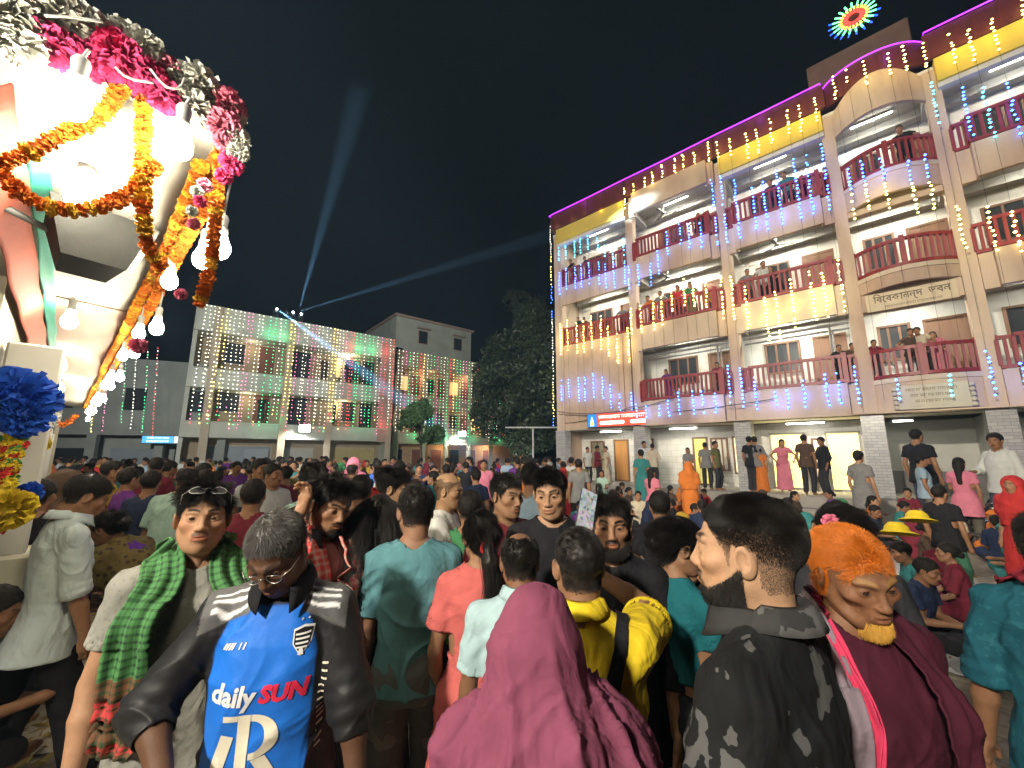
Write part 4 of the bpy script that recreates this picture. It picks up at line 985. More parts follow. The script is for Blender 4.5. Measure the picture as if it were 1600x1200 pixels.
class Field:
    def __init__(s, lo, hi, h):
        s.lo = np.array(lo, float); s.h = h; s.n = np.maximum(4, np.ceil((np.array(hi) - s.lo) / h).astype(int) + 1)
        s.D = np.full(tuple(s.n), 1.0, np.float32)
        s.ax = [(s.lo[i] + h * np.arange(s.n[i])).astype(np.float32) for i in range(3)]
    def sub(s, lo, hi):
        i0 = np.clip(np.floor((np.asarray(lo) - s.lo) / s.h).astype(int), 0, s.n); i1 = np.clip(np.ceil((np.asarray(hi) - s.lo) / s.h).astype(int) + 1, 0, s.n)
        sl = tuple(slice(a, b) for a, b in zip(i0, i1))
        return sl, s.ax[0][sl[0]][:, None, None], s.ax[1][sl[1]][None, :, None], s.ax[2][sl[2]][None, None, :]
    def mix(s, sl, d, k, op='u'):
        o = s.D[sl]
        if o.size == 0: return
        if op == 'u':
            if k > 0: hh = np.clip(.5 + .5 * (o - d) / k, 0, 1); r = o * (1 - hh) + d * hh - k * hh * (1 - hh)
            else: r = np.minimum(o, d)
        else:
            if k > 0: hh = np.clip(.5 - .5 * (o + d) / k, 0, 1); r = o * (1 - hh) - d * hh + k * hh * (1 - hh)
            else: r = np.maximum(o, -d)
        s.D[sl] = r
    def cap(s, a, b, ra, rb, k=.02, op='u'):
        a = np.asarray(a, float); b = np.asarray(b, float); m = max(ra, rb) + k + 2.5 * s.h
        sl, X, Y, Z = s.sub(np.minimum(a, b) - m, np.maximum(a, b) + m)
        ba = b - a; L2 = max(float(ba @ ba), 1e-9)
        px, py, pz = X - a[0], Y - a[1], Z - a[2]
        t = np.clip((px * ba[0] + py * ba[1] + pz * ba[2]) / L2, 0, 1)
        d = np.sqrt((px - t * ba[0]) ** 2 + (py - t * ba[1]) ** 2 + (pz - t * ba[2]) ** 2) - (ra + (rb - ra) * t)
        s.mix(sl, d, k, op); return s
    def ell(s, c, r, k=.02, op='u', M=None):
        c = np.asarray(c, float); r = np.asarray(r, float); m = r.max() + k + 2.5 * s.h
        sl, X, Y, Z = s.sub(c - m, c + m); x, y, z = X - c[0], Y - c[1], Z - c[2]
        if M is not None: x, y, z = (M[0, 0] * x + M[1, 0] * y + M[2, 0] * z, M[0, 1] * x + M[1, 1] * y + M[2, 1] * z, M[0, 2] * x + M[1, 2] * y + M[2, 2] * z)
        k0 = np.sqrt((x / r[0]) ** 2 + (y / r[1]) ** 2 + (z / r[2]) ** 2); k1 = np.sqrt((x / r[0] ** 2) ** 2 + (y / r[1] ** 2) ** 2 + (z / r[2] ** 2) ** 2)
        d = k0 * (k0 - 1) / np.maximum(k1, 1e-6)
        s.mix(sl, d, k, op); return s
    def loft(s, O, M, zs, ws, ds, ys=None, e=2.4, k=.02, op='u', wav=None, zcut=None):
        """elliptical stack in the frame O,M ; zs in frame units (measured from O)"""
        zs = np.asarray(zs, float); R_ = max(max(ws), max(ds)) + k + .05; P = np.array([O + M @ A_(0, 0, z) for z in zs])
        sl, X, Y, Z = s.sub(P.min(0) - R_, P.max(0) + R_)
        px, py, pz = X - O[0], Y - O[1], Z - O[2]
        x = M[0, 0] * px + M[1, 0] * py + M[2, 0] * pz; y = M[0, 1] * px + M[1, 1] * py + M[2, 1] * pz; z = M[0, 2] * px + M[1, 2] * py + M[2, 2] * pz
        if s.D[sl].size == 0: return s
        w_ = np.interp(z, zs, ws); d_ = np.interp(z, zs, ds); y0 = np.interp(z, zs, ys) if ys is not None else 0
        if wav is not None:
            a = np.arctan2((y - y0) / d_, x / w_); f = wav(a, z); w_ = w_ * (1 + f); d_ = d_ * (1 + f)
        q = (np.abs(x / w_) ** e + np.abs((y - y0) / d_) ** e) ** (1 / e)
        d = (q - 1) * np.minimum(w_, d_)
        d = np.maximum(d, np.maximum(zs[0] - z, z - zs[-1]))
        s.mix(sl, d.astype(np.float32), k, op); return s
    def cyl(s, e, d, r, t0, t1, op='s', k=0.0):
        e = np.asarray(e, float); d = nrm(d); m = max(r, abs(t0), abs(t1)) * 1.5 + 3 * s.h
        sl, X, Y, Z = s.sub(e - m, e + m); px, py, pz = X - e[0], Y - e[1], Z - e[2]; t = px * d[0] + py * d[1] + pz * d[2]
        rr = np.sqrt(np.maximum(px * px + py * py + pz * pz - t * t, 0)) - r
        s.mix(sl, np.maximum(np.maximum(t0 - t, t - t1), rr).astype(np.float32), k, op); return s
    def mesh(s):
        return surface_nets(s.D, s.lo, s.h)

def surface_nets(D, lo, h):
    ins = D < 0; c = np.zeros(tuple(np.array(D.shape) - 1), np.int8)
    cs = [(a, b, d) for a in (0, 1) for b in (0, 1) for d in (0, 1)]; nx, ny, nz = D.shape
    vw = lambda A, a, b, d: A[a:nx - 1 + a, b:ny - 1 + b, d:nz - 1 + d]
    for q in cs: c += vw(ins, *q)
    I = np.argwhere((c > 0) & (c < 8)); n = len(I)
    if n == 0: return np.zeros((0, 3)), np.zeros((0, 4), int)
    idm = np.full(c.shape, -1, np.int32); idm[I[:, 0], I[:, 1], I[:, 2]] = np.arange(n)
    val = {q: D[I[:, 0] + q[0], I[:, 1] + q[1], I[:, 2] + q[2]].astype(np.float64) for q in cs}
    S = np.zeros((n, 3)); W = np.zeros(n)
    for q in cs:
        for ax in range(3):
            if q[ax]: continue
            q2 = list(q); q2[ax] = 1; q2 = tuple(q2); a, b = val[q], val[q2]; m = (a < 0) != (b < 0)
            t = np.where(m, a / np.where(m, a - b, 1), 0); p = np.tile(np.array(q, float), (n, 1)); p[:, ax] += t
            S += p * m[:, None]; W += m
    V = lo + h * (I + S / W[:, None]); F = []
    for ax in range(3):
        o = [i for i in range(3) if i != ax]
        a = np.take(ins, range(0, D.shape[ax] - 1), ax); b = np.take(ins, range(1, D.shape[ax]), ax)
        E_ = np.argwhere(a != b); sg = a[tuple(E_.T)]
        ok = (E_[:, o[0]] > 0) & (E_[:, o[1]] > 0) & (E_[:, o[0]] < c.shape[o[0]]) & (E_[:, o[1]] < c.shape[o[1]])
        E_ = E_[ok]; sg = sg[ok]
        def at(d0, d1): e = E_.copy(); e[:, o[0]] += d0; e[:, o[1]] += d1; return idm[e[:, 0], e[:, 1], e[:, 2]]
        q = np.stack([at(-1, -1), at(0, -1), at(0, 0), at(-1, 0)], 1)
        fl = sg if ax != 1 else ~sg
        q[~fl] = q[~fl][:, ::-1]; F.append(q)
    return V, np.concatenate(F)
def vnormals(V, F):
    n = np.cross(V[F[:, 2]] - V[F[:, 0]], V[F[:, 3]] - V[F[:, 1]]); R_ = np.zeros_like(V)
    for k in range(4): np.add.at(R_, F[:, k], n)
    return R_ / (np.linalg.norm(R_, axis=1)[:, None] + 1e-12)
def smooth_v(V, F, it=1, lam=.5):
    for _ in range(it):
        S = np.zeros_like(V); W = np.zeros(len(V))
        for a, b in ((0, 1), (1, 2), (2, 3), (3, 0)):
            np.add.at(S, F[:, a], V[F[:, b]]); np.add.at(W, F[:, a], 1); np.add.at(S, F[:, b], V[F[:, a]]); np.add.at(W, F[:, b], 1)
        V = V + lam * (S / np.maximum(W, 1)[:, None] - V)
    return V

# ------------------------------------------------------------------ head template
HEADS = {}
def head_template(fem=False, h=.003, old=False):
    key = (fem, h, old)
    if key in HEADS: return HEADS[key]
    f = Field((-.12, -.15, -.25), (.12, .15, .15), h); k = 1.0
    f.ell((0, -.018, .036), (.074, .094, .083), .01); f.ell((0, .012, -.020), (.0600, .078, .092), .03)
    f.ell((0, .032, -.068), (.040 if not fem else .038, .046, .046), .035)
    f.ell((0, .066, -.098), (.019, .017, .015), .03)
    for s in (-1, 1):
        f.ell((s * .046, .056, -.02), (.02, .02, .016), .025); f.cap((s * .053, -.005, -.05), (s * .032, .048, -.090), .017, .012, .03)
        f.cap((s * .012, .086, .02), (s * .046, .070, .022), .0085 if not fem else .006, .006, .014)
    f.cap((0, -.022, -.03), (0, -.040, -.25), .054 if not fem else .046, .060 if not fem else .050, .03)
    if not fem: f.ell((0, .015, -.155), (.012, .014, .018), .02)
    for s in (-1, 1): f.ell((s * .031, .094, .0), (.019, .017, .014), .012, 's')
    for s in (-1, 1):
        f.ell((s * .031, .0708, -.0005), (.0165, .0148, .0135), .004)
    f.cap((0, .083, .014), (0, .100, -.028), .0068, .0092, .011); f.ell((0, .1015, -.033), (.0118, .0108, .0092), .008)
    for s in (-1, 1): f.ell((s * .0125, .0935, -.0365), (.0075, .010, .0068), .006)
    f.ell((0, .083, -.062), (.027, .012, .017), .012)
    f.cap((-.019, .0845, -.0595), (.019, .0845, -.0595), .004, .004, .005); f.ell((0, .092, -.0585), (.014, .006, .0052), .005); f.ell((0, .091, -.0705), (.016, .0075, .0062), .005)
    f.cap((-.023, .0945, -.0648), (.023, .0945, -.0648), .0026, .0026, .003, 's')
    if old:
        for s in (-1, 1): f.ell((s * .05, .052, -.052), (.014, .022, .022), .02, 's'); f.cap((s * .02, .096, -.04), (s * .032, .088, -.065), .004, .003, .006, 's')
        for z in (.048, .058): f.cap((-.035, .090, z), (.035, .090, z), .003, .003, .006, 's')
    if h <= .0036:  # lids
        for s in (-1, 1): f.ell((s * .031, .0875, -.0005), (.0132, .010, .0046), .0015, 's')
    for s in (-1, 1):
        M = rotz(s * -.38) @ rotx(-.18); f.ell((s * .079, -.012, -.006), (.0085, .02, .032), .006, 'u', M)
        if h < .006: f.ell((s * .0875, -.008, -.003), (.007, .011, .019), .004, 's', M)
    V, F = f.mesh(); V = smooth_v(V, F, 1, .4)
    HEADS[key] = (V, F, vnormals(V, F)); return HEADS[key]
def hair_z(y, low=0.0):
    return np.interp(y, [-.12, -.045, -.034, -.03, .012, .02, .03, .058, .078, .1], [-.066 + low, -.062 + low, -.05, .012, .02, -.022, .012, .052, .072, .082])
def scalp_mask(P, bald=0.0, recede=0.0):
    x, y, z = P.T
    m = z - hair_z(y - recede * .5) - recede * .35 * (y > .0) + .004 * vnoise(P * 160, 3)
    m = np.where(np.abs(x) > .082, -1, m)
    if bald > 0:
        top = np.sqrt((x / .062) ** 2 + ((y + .012) / .085) ** 2) < bald * (1.0 + .15 * vnoise(P * 60, 5)); m = np.where(top & (z > .03), -1, m)
    return m
def paint_head(P, Nn, skin, o):
    x, y, z = P.T; skin = np.array(skin, float); n = len(P)
    C = np.tile(skin, (n, 1)) * (1 + .07 * vnoise(P * 45, 1) + .04 * vnoise(P * 150, 2))[:, None]
    cheek = np.exp(-((np.abs(x) - .045) ** 2 + (z + .03) ** 2) / .0006) * (y > .03); C *= (1 + cheek[:, None] * np.array([.10, -.02, -.06]))
    def lay(m, col): 
        nonlocal C; m = np.clip(m, 0, 1)[:, None]; C = C * (1 - m) + np.array(col) * m
    lip = sstep(.0255 - np.abs(x), 0, .005) * sstep(.0125 - np.abs(z + .0648), 0, .004) * (y > .082)
    lay(lip * o.get('lip', .75), skin * np.array([.80, .50, .48]))
    hc = np.array(o.get('hair', (.012, .010, .009)))
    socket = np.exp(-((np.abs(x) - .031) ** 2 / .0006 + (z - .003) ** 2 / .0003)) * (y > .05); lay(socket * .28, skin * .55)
    bz = .0235 + .006 * np.sin(np.clip((np.abs(x) - .012) / .038, 0, 1) * 2.6) - .08 * np.clip(np.abs(x) - .04, 0, 1)
    brow = sstep(.0056 - np.abs(z - bz), -.001, .0028) * sstep(np.abs(x), .008, .014) * sstep(.053 - np.abs(x), 0, .01) * (y > .04)
    lay(brow * o.get('brow', .9), hc if 'browc' not in o else o['browc'])
    ns = .5 + .5 * vnoise(P * 260, 7)
    mu = o.get('moustache', 0)
    if mu: lay(mu * sstep(.031 - np.abs(x), 0, .012) * sstep(.0062 - np.abs(z + .0505 + .006 * (np.abs(x) / .03) ** 2), -.002, .003) * (y > .07) * (.65 + .5 * ns), hc)
    be = o.get('beard', 0)
    if be:
        line = np.interp(y, [-.03, .0, .03, .06, .085], [.0, -.012, -.045, -.066, -.078]); m = sstep(line - z, 0, .016) * sstep(z, -.135, -.105) * sstep(y, -.012, .006)
        m = np.maximum(m, sstep(.034 - np.abs(x), 0, .008) * sstep(-.045 - z, 0, .004) * (y > .05) * (1 - lip) * sstep(z, -.14, -.115))
        lay(be * m * (.55 + .6 * ns) * (1 - lip), o.get('beardc', hc))
    sm = sstep(scalp_mask(P, o.get('bald', 0), o.get('recede', 0)), -.002, .012)
    if o.get('fade'): sm = sm * (.30 + .70 * sstep(z, -.03, .06)) * (.9 + .2 * vnoise(P * 220, 9))
    lay(sm * o.get('scalp', .92), hc * 1.2)
    return C.clip(0, 1)
# ------------------------------------------------------------------ hand template (right hand hanging: fingers -z, thumb +y, palm towards -x)
HANDS = {}
def hand_template(pose='relaxed', h=.0036):
    if (pose, h) in HANDS: return HANDS[pose, h]
    f = Field((-.09, -.075, -.22), (.06, .10, .05), h)
    f.cap((0, 0, .05), (0, 0, -.005), .026, .024, .01); f.ell((0, 0, -.05), (.0155, .040, .052), .02)
    f.cap((-.004, .026, -.075), (-.004, -.026, -.072), .013, .012, .012)
    cu = {'relaxed': (14, 26, 18), 'flat': (3, 6, 5), 'grip': (55, 75, 45), 'half': (32, 45, 30)}[pose]
    for y0, L, r, dx in ((.029, .070, .0088, -3), (.0095, .079, .0090, 0), (-.0105, .073, .0086, 3), (-.028, .057, .0076, 7)):
        p = A_(-.002, y0, -.086); a = 0
        for sgm, fr in zip(cu, (.45, .31, .24)):
            a += R(sgm + dx); q = p + A_(-math.sin(a), y0 * .10, -math.cos(a)) * L * fr; f.cap(p, q, r, r * .9, .003); p = q; r *= .92
    t = {'relaxed': (A_(-.012, .062, -.062), A_(-.02, .066, -.095)), 'flat': (A_(-.004, .07, -.055), A_(-.006, .082, -.085)), 'grip': (A_(-.03, .04, -.07), A_(-.045, .018, -.092)), 'half': (A_(-.022, .055, -.07), A_(-.04, .05, -.10))}[pose]
    f.cap((0, .02, -.022), t[0], .016, .0125, .012); f.cap(t[0], t[1], .0115, .009, .003)
    V, F = f.mesh(); HANDS[pose, h] = (smooth_v(V, F, 1, .4), F); return HANDS[pose, h]

def two_bone(S, W, l1, l2, hint):
    S = np.asarray(S, float); W = np.asarray(W, float); d = W - S; L = np.linalg.norm(d); L2 = min(L, (l1 + l2) * .998); u = d / (L + 1e-9); W = S + u * L2
    a = (l1 * l1 - l2 * l2 + L2 * L2) / (2 * L2); hgt = math.sqrt(max(0, l1 * l1 - a * a)); hv = np.asarray(hint, float); hv = hv - u * (hv @ u)
    return S + u * a + nrm(hv) * hgt, W
class Rig: pass
STAND = dict(hz=.92, lean=0, side=0, twist=0, hyaw=0, hpitch=0, hroll=0, ra=None, la=None, rl=None, ll=None)
def rig(pose, fem=False, fat=0.0, headscale=1.0):
    p = dict(STAND); p.update(pose); g = Rig(); g.p = p
    hip = A_(p.get('hx', 0), p.get('hy', 0), p['hz']); g.hip = hip
    g.Rt = rotz(R(p['twist'])) @ rotx(-R(p['lean'])) @ roty(R(p['side']))
    T = lambda x, y, z: hip + g.Rt @ A_(x, y, z - .92); g.T = T
    g.Rh = rotz(R(p['hyaw'])) @ rotx(-R(p['hpitch'])) @ roty(R(p['hroll']))
    g.nb = T(0, -.022, 1.455); g.hc = g.nb + g.Rt @ A_(0, .018, .060) + g.Rh @ A_(0, .012, .074)
    sw = .150 if fem else .168; g.sh = {1: T(sw, -.014, 1.376), -1: T(-sw, -.014, 1.376)}
    g.el = {}; g.wr = {}; g.thumb = {}; g.hpose = {}
    for s, kk in ((1, 'ra'), (-1, 'la')):
        a = p[kk] or {}; w_ = a.get('w')
        W = A_(*w_) if w_ is not None else g.sh[s] + A_(s * .050, .06, -.515)
        hint = a.get('hint', (s * .5, -1, -.3)); g.el[s], g.wr[s] = two_bone(g.sh[s], W, .285, .25, hint)
        g.thumb[s] = nrm(a.get('thumb', (0, 1, .1))); g.hpose[s] = a.get('hand', 'relaxed'); 
        fa = nrm(g.wr[s] - g.el[s]); g.hdir = getattr(g, 'hdir', {}); g.hdir[s] = nrm(a['hdir']) if 'hdir' in a else fa
    g.hj = {s: hip + g.Rt @ A_(s * .088, 0, 0) * 1.0 + A_(0, 0, -.02) for s in (1, -1)}
    g.kn = {}; g.an = {}; g.toe = {}
    for s, kk in ((1, 'rl'), (-1, 'll')):
        a = p[kk] or {}; W = A_(*a.get('a', (s * .10, 0, .085)))
        if 'k' in a: g.kn[s] = A_(*a['k']); g.an[s] = W
        else: g.kn[s], g.an[s] = two_bone(g.hj[s], W, .42, .41, a.get('hint', (s * .15, 1, 0)))
        g.toe[s] = nrm(a.get('toe', (s * .2, 1, 0)))
    g.fem = fem; g.fat = fat
    g.neckp = A_(0, -.035, -.125); g.hs = headscale
    return g
def head_verts(g, P):
    P = P * g.hs
    w_ = sstep(-P[:, 2], .085, .19)[:, None]
    a = g.hc + P @ g.Rh.T; b = g.nb + (P - g.neckp) @ g.Rt.T
    return a * (1 - w_) + b * w_
def hp(g, p): return g.hc + g.Rh @ (np.asarray(p, float) * g.hs)
def hand_place(g, s, V):
    z = -g.hdir[s]; y = g.thumb[s] - z * (g.thumb[s] @ z); y = nrm(y); x = np.cross(y, z)
    V = V.copy()
    if s < 0: V[:, 0] *= -1
    M = np.stack([x, y, z], 1); return g.wr[s] + V @ M.T

def skin_mesh(g, h, hi, legs=True, bare_leg=False):
    P = np.array(list(g.sh.values()) + list(g.el.values()) + list(g.wr.values()) + list(g.an.values()) + list(g.kn.values()) + [g.hip, g.nb])
    f = Field(P.min(0) - .22, P.max(0) + .22, h); m = .9 if g.fem else 1.0
    F_ = g.fat
    o = g.T(0, 0, 1.0) ; 
    f.loft(g.hip, g.Rt, [-.08, .03, .12, .30, .40, .47, .52], [.15, .145 + F_ * .5, .135 + F_, .152 + F_ * .6, .150, .11, .06], [.10, .10 + F_, .095 + F_ * 1.3, .108 + F_ * .8, .10, .075, .05], [0, 0, .01, .005, -.01, -.02, -.022], 2.3, .02)
    f.cap(g.T(0, -.025, 1.38), g.T(0, -.022, 1.50), .062 * m, .052 * m, .04)
    for s in (1, -1):
        f.cap(g.T(s * .045, -.025, 1.425), g.sh[s], .042, .046 * m, .04); f.cap(g.sh[s], g.el[s], .044 * m, .036 * m, .02); f.cap(g.el[s], g.el[s] + (g.wr[s] - g.el[s]) * .35, .036 * m, .038 * m, .012); f.cap(g.el[s] + (g.wr[s] - g.el[s]) * .35, g.wr[s], .038 * m, .0255 * m, .012)
        if not hi:
            q = g.wr[s] + g.hdir[s] * .075; f.cap(g.wr[s], q, .028, .032, .015); f.cap(q, q + g.hdir[s] * .06, .026, .016, .012); f.cap(g.wr[s] + g.hdir[s] * .03, g.wr[s] + g.hdir[s] * .07 + g.thumb[s] * .045, .014, .011, .01)
        if legs:
            f.cap(g.hj[s], g.kn[s], .08, .054, .02); mid = g.kn[s] + (g.an[s] - g.kn[s]) * .3 + nrm(A_(0, -1, 0)) * .012
            f.cap(g.kn[s], mid, .052, .056, .015); f.cap(mid, g.an[s], .054, .033, .015)
            tt = g.toe[s]; a = g.an[s] - A_(0, 0, .04); f.cap(g.an[s] - tt * .03 - A_(0, 0, .045), a + tt * .07, .034, .033, .02); f.cap(a + tt * .07 - A_(0, 0, .005), a + tt * .155 - A_(0, 0, .018), .036, .024, .012)
    V, F = f.mesh()
    return smooth_v(V, F, 1, .4), F
# ------------------------------------------------------------------ cloth
def wrinkle(V, F, amp, seed, ax=(11, 11, 4), g=None):
    Nn = vnormals(V, F); ax = np.array(ax, float); w1 = np.stack([vnoise(V * 4 + 3 * k, seed + k) for k in range(3)], 1) * .07; Q = V + w1
    n1 = vnoise(Q * ax * .55, seed + 1); r1 = (1 - np.abs(vnoise(Q * ax * np.array([.8, .8, .9]), seed + 2))) ** 3
    r2 = (1 - np.abs(vnoise(Q * ax * np.array([1.5, 1.5, 1.3]) + 3, seed + 3))) ** 4; gate = np.clip(.5 + vnoise(V * 3.5, seed + 8), 0, 1)
    Q2 = (V + w1 * 1.6) @ np.array([[.8, 0, .6], [0, 1, 0], [-.6, 0, .8]]); r3 = (1 - np.abs(vnoise(Q2 * ax * np.array([1.1, 1.1, .8]) + 9, seed + 4))) ** 7; Q3 = (V + w1 * 1.6) @ np.array([[.8, 0, -.6], [0, 1, 0], [.6, 0, .8]]); r4 = (1 - np.abs(vnoise(Q3 * ax * np.array([1.1, 1.1, .8]) + 19, seed + 6))) ** 7
    d = 1.0 * n1 + (.9 * r1 + .7 * r2) * gate + 1.3 * r3 * (1 - gate) + 1.2 * r4 * np.clip(.5 + vnoise(V * 4, seed + 12), 0, 1) - .5
    if g is not None:          # cross folds where sleeves bend, pulls from the armpits
        for s in (1, -1):
            q = np.linalg.norm(V - g.el[s], axis=1); ud = nrm(g.wr[s] - g.sh[s]); d = d + np.exp(-(q / .09) ** 2) * .55 * np.sin((V - g.el[s]) @ ud * 130 + 3.5 * vnoise(V * 12, seed + 5))
            c = g.sh[s] + g.Rt @ A_(-s * .03, 0, -.10); q = np.linalg.norm(V - c, axis=1); d = d + np.exp(-(q / .11) ** 2) * .5 * np.sin((V - g.sh[s]) @ nrm(g.Rt @ A_(s * .7, 0, .7)) * 95 + 3.5 * vnoise(V * 9, seed + 6))
    if g is not None:
        for cp in getattr(g, 'cuffs', []): d = d * (.15 + .85 * sstep(np.linalg.norm(V - cp, axis=1), .055, .12))
    if g is not None: d = d * sstep(np.linalg.norm(V - g.T(0, -.01, 1.47), axis=1), .075, .15)
    return V + Nn * (d * amp)[:, None]
def top_mesh(g, o, h, seed, hi):
    """shirt: o has sleeve (0..2 along the arm), hem height, ease, flare, neck"""
    ease = o.get('ease', .012); hem = o.get('hem', .78); sl = o.get('sleeve', .6); fl = o.get('flare', .02); F_ = g.fat; nk = o.get('neck', .012); m = .93 if g.fem else 1
    P = np.array(list(g.sh.values()) + list(g.el.values()) + list(g.wr.values()) + [g.hip, g.nb, g.T(0, 0, hem)]); f = Field(P.min(0) - .26, P.max(0) + .26, h)
    zz = [hem - .92, -.02, .12, .30, .40, .475, .53]
    ws = [.163 + fl + ease + F_ * .7, .162 + ease + F_ * .7 + fl * .6, (.145 if not g.fem else .13) + ease + F_, .160 * m + ease + F_ * .6, .156 * m + ease, .105 + ease, .055]
    ds = [.115 + fl + ease + F_, .112 + ease + F_ + fl * .4, .104 + ease + F_ * 1.3, .114 + ease + F_ * .8, .104 + ease, .082 + ease * .5, .05]
    if hem - .92 >= -.03: zz, ws, ds = zz[1:], ws[1:], ds[1:]; zz[0] = hem - .92
    ys = np.interp(zz, [-.4, .03, .12, .30, .40, .47, .55], [0, 0, .008, .004, -.01, -.02, -.022])
    f.loft(g.hip, g.Rt, zz, ws, ds, ys, 2.35, .02)
    if g.fem and o.get('bust', 1):
        for s in (1, -1): f.ell(g.T(s * .065, .085, 1.235), (.062, .055, .06), .04)
    f.cap(g.T(0, -.026, 1.40), g.T(0, -.023, 1.475), .07, .058, .04)
    for s in (1, -1):
        f.cap(g.T(s * .045, -.024, 1.425), g.sh[s], .044 + ease * .4, .047 * m + ease * .7, .05)
        t = min(sl, 1); e = g.sh[s] + (g.el[s] - g.sh[s]) * t; lo = o.get('loose', .012)
        f.cap(g.sh[s], e, .047 * m + ease * .7, .042 * m + ease + lo, .025)
        if sl > 1:
            e2 = g.el[s] + (g.wr[s] - g.el[s]) * (sl - 1); f.cap(g.el[s], e2, .043 * m + ease + lo * .8, .033 * m + ease * .7 + lo * .5, .015)
            rim = max(.005, 1.35 * h); d2 = nrm(e2 - g.el[s]); ro = .033 * m + ease * .7 + lo * .5; f.cyl(e2, d2, ro + .02, 0, .08); f.cyl(e2, d2, ro - rim, -.03, .05)
        else:
            d = nrm(g.el[s] - g.sh[s]); rim = max(.006, 1.35 * h); ro = .042 * m + ease + lo
            f.cyl(e, d, ro + .03, 0, .10); f.cyl(e, d, ro - rim, -.04, .05); g.cuffs = getattr(g, 'cuffs', []) + [e]
    # openings: neck, hem
    if nk is not None:
        f.cap(g.T(0, -.02, 1.445), g.T(0, .0, 1.62), .060 + nk - (.006 if g.fem else 0), .10, .006, 's')
        if o.get('vneck', 0): f.cap(g.T(0, .09, 1.46), g.T(0, .15, 1.46 - o['vneck']), .035, .012, .004, 's')
        if o.get('deep', 0): f.ell(g.T(0, .04, 1.43), (.085, .13, o['deep']), .006, 's')
    V, F = f.mesh()
    amp = o.get('wr', .0045)
    if amp: V = wrinkle(V, F, amp, seed, o.get('ax', (10, 10, 4)), g)
    return V, F
def collar_mesh(g, r=.066, hgt=.035, spread=.03):
    V = []; F = []; n = 28; rows = ((0, .0), (hgt, -.004), (hgt * .92, .008), (hgt * .35, .018), (-.008, .026))
    for i in range(n + 1):
        a = R(112) + R(316) * i / n; front = max(0, math.sin(a)) ** 2
        for z, dr in rows:
            rr = r + dr + (spread * front if dr > .005 else 0); zf = z - (.020 * front) - (.030 * front if dr > .015 else 0)
            V.append(g.T(rr * math.cos(a) * .98, -.022 + rr * math.sin(a) * 1.05, 1.462 + zf + (.012 if math.sin(a) < 0 else 0)))
    m = len(rows)
    for i in range(n):
        for j in range(m - 1): a = i * m + j; F.append((a, a + m, a + m + 1, a + 1))
    return np.array(V), np.array(F)
def bottom_mesh(g, o, h, seed):
    kind = o['kind']; P = np.array(list(g.kn.values()) + list(g.an.values()) + [g.hip]); f = Field(P.min(0) - .34, P.max(0) + .30, h); F_ = g.fat
    if kind in ('trousers', 'shorts'):
        f.loft(g.hip, g.Rt, [-.10, 0, .09], [.158 + F_ * .6, .158 + F_ * .7, .145 + F_ * .8], [.118 + F_, .118 + F_, .108 + F_ * 1.2], [-.008, -.005, 0], 2.3, .02)
        lo = o.get('loose', .012)
        for s in (1, -1):
            f.cap(g.hj[s], g.kn[s], .086 + F_ * .4, .062 + lo, .03)
            if kind == 'trousers': e = g.kn[s] + (g.an[s] - g.kn[s]) * .95; f.cap(g.kn[s], e, .062 + lo, .048 + lo, .02)
            else: pass
    else:        # skirt, saree, lungi: cloth hung from the waist round both legs
        if g.p['hz'] > .6:
            fz = o.get('hemz', .06); fl = o.get('flare', .06); w0 = .155 + F_ * .8; d0 = .115 + F_
            n = o.get('pleats', 11); ph = seed * 1.7
            wav = lambda a, z: (.035 * np.sin(a * n + ph + 3 * z) + .02 * np.sin(a * (n * 2 + 1) + 2 * z)) * np.clip((.10 - z) / .6, 0, 1) * o.get('pl', 1)
            f.loft(A_(g.hip[0], g.hip[1], 0), np.eye(3), [fz, .45, .78, g.hip[2], g.hip[2] + .12], [.17 + fl, .17 + fl * .6, .175 + F_ * .6, w0 + .015, w0 - .015], [.15 + fl, .145 + fl * .6, .135 + F_, d0 + .012, d0 - .005], None, 2.1, .02, 'u', (lambda a, z: wav(a, z - g.hip[2])))
            for s in (1, -1): f.cap(g.hj[s], g.kn[s], .095, .075, .06); f.cap(g.kn[s], g.kn[s] + (g.an[s] - g.kn[s]) * .8, .075, .07, .06)
        else:
            f.loft(g.hip, g.Rt, [-.12, 0, .10], [.185 + F_, .175 + F_, .145 + F_], [.15, .14, .11], None, 2.2, .03)
            for s in (1, -1): f.cap(g.hj[s], g.kn[s], .11, .085, .08); f.cap(g.kn[s], g.an[s], .085, .065, .08)
    V, F = f.mesh()
    return wrinkle(V, F, o.get('wr', .006), seed + 9, o.get('ax', (9, 9, 4))), F
def veil_mesh(g, h, seed, shoulders=True):
    """cloth over the head and shoulders with an opening for the face"""
    f = Field(g.hc - A_(.34, .34, .62), g.hc + A_(.34, .34, .2), h)
    f.ell(hp(g, (0, -.02, .03)), (.098, .122, .108), .02, 'u', g.Rh); f.cap(hp(g, (0, -.03, -.02)), g.T(0, -.03, 1.42), .10, .13, .06)
    if shoulders:
        for s in (1, -1): f.cap(g.T(0, -.02, 1.43), g.sh[s] + A_(0, 0, .0), .085, .085, .05); f.cap(g.sh[s], g.sh[s] + (g.el[s] - g.sh[s]) * .55, .08, .085, .04)
        f.loft(g.hip, g.Rt, [.12, .3, .45], [.19, .2, .15], [.14, .145, .12], None, 2.3, .05)
    f.ell(hp(g, (0, .085, -.025)), (.068, .085, .095), .012, 's', g.Rh)
    V, F = f.mesh(); return wrinkle(V, F, .008, seed, (9, 9, 5)), F

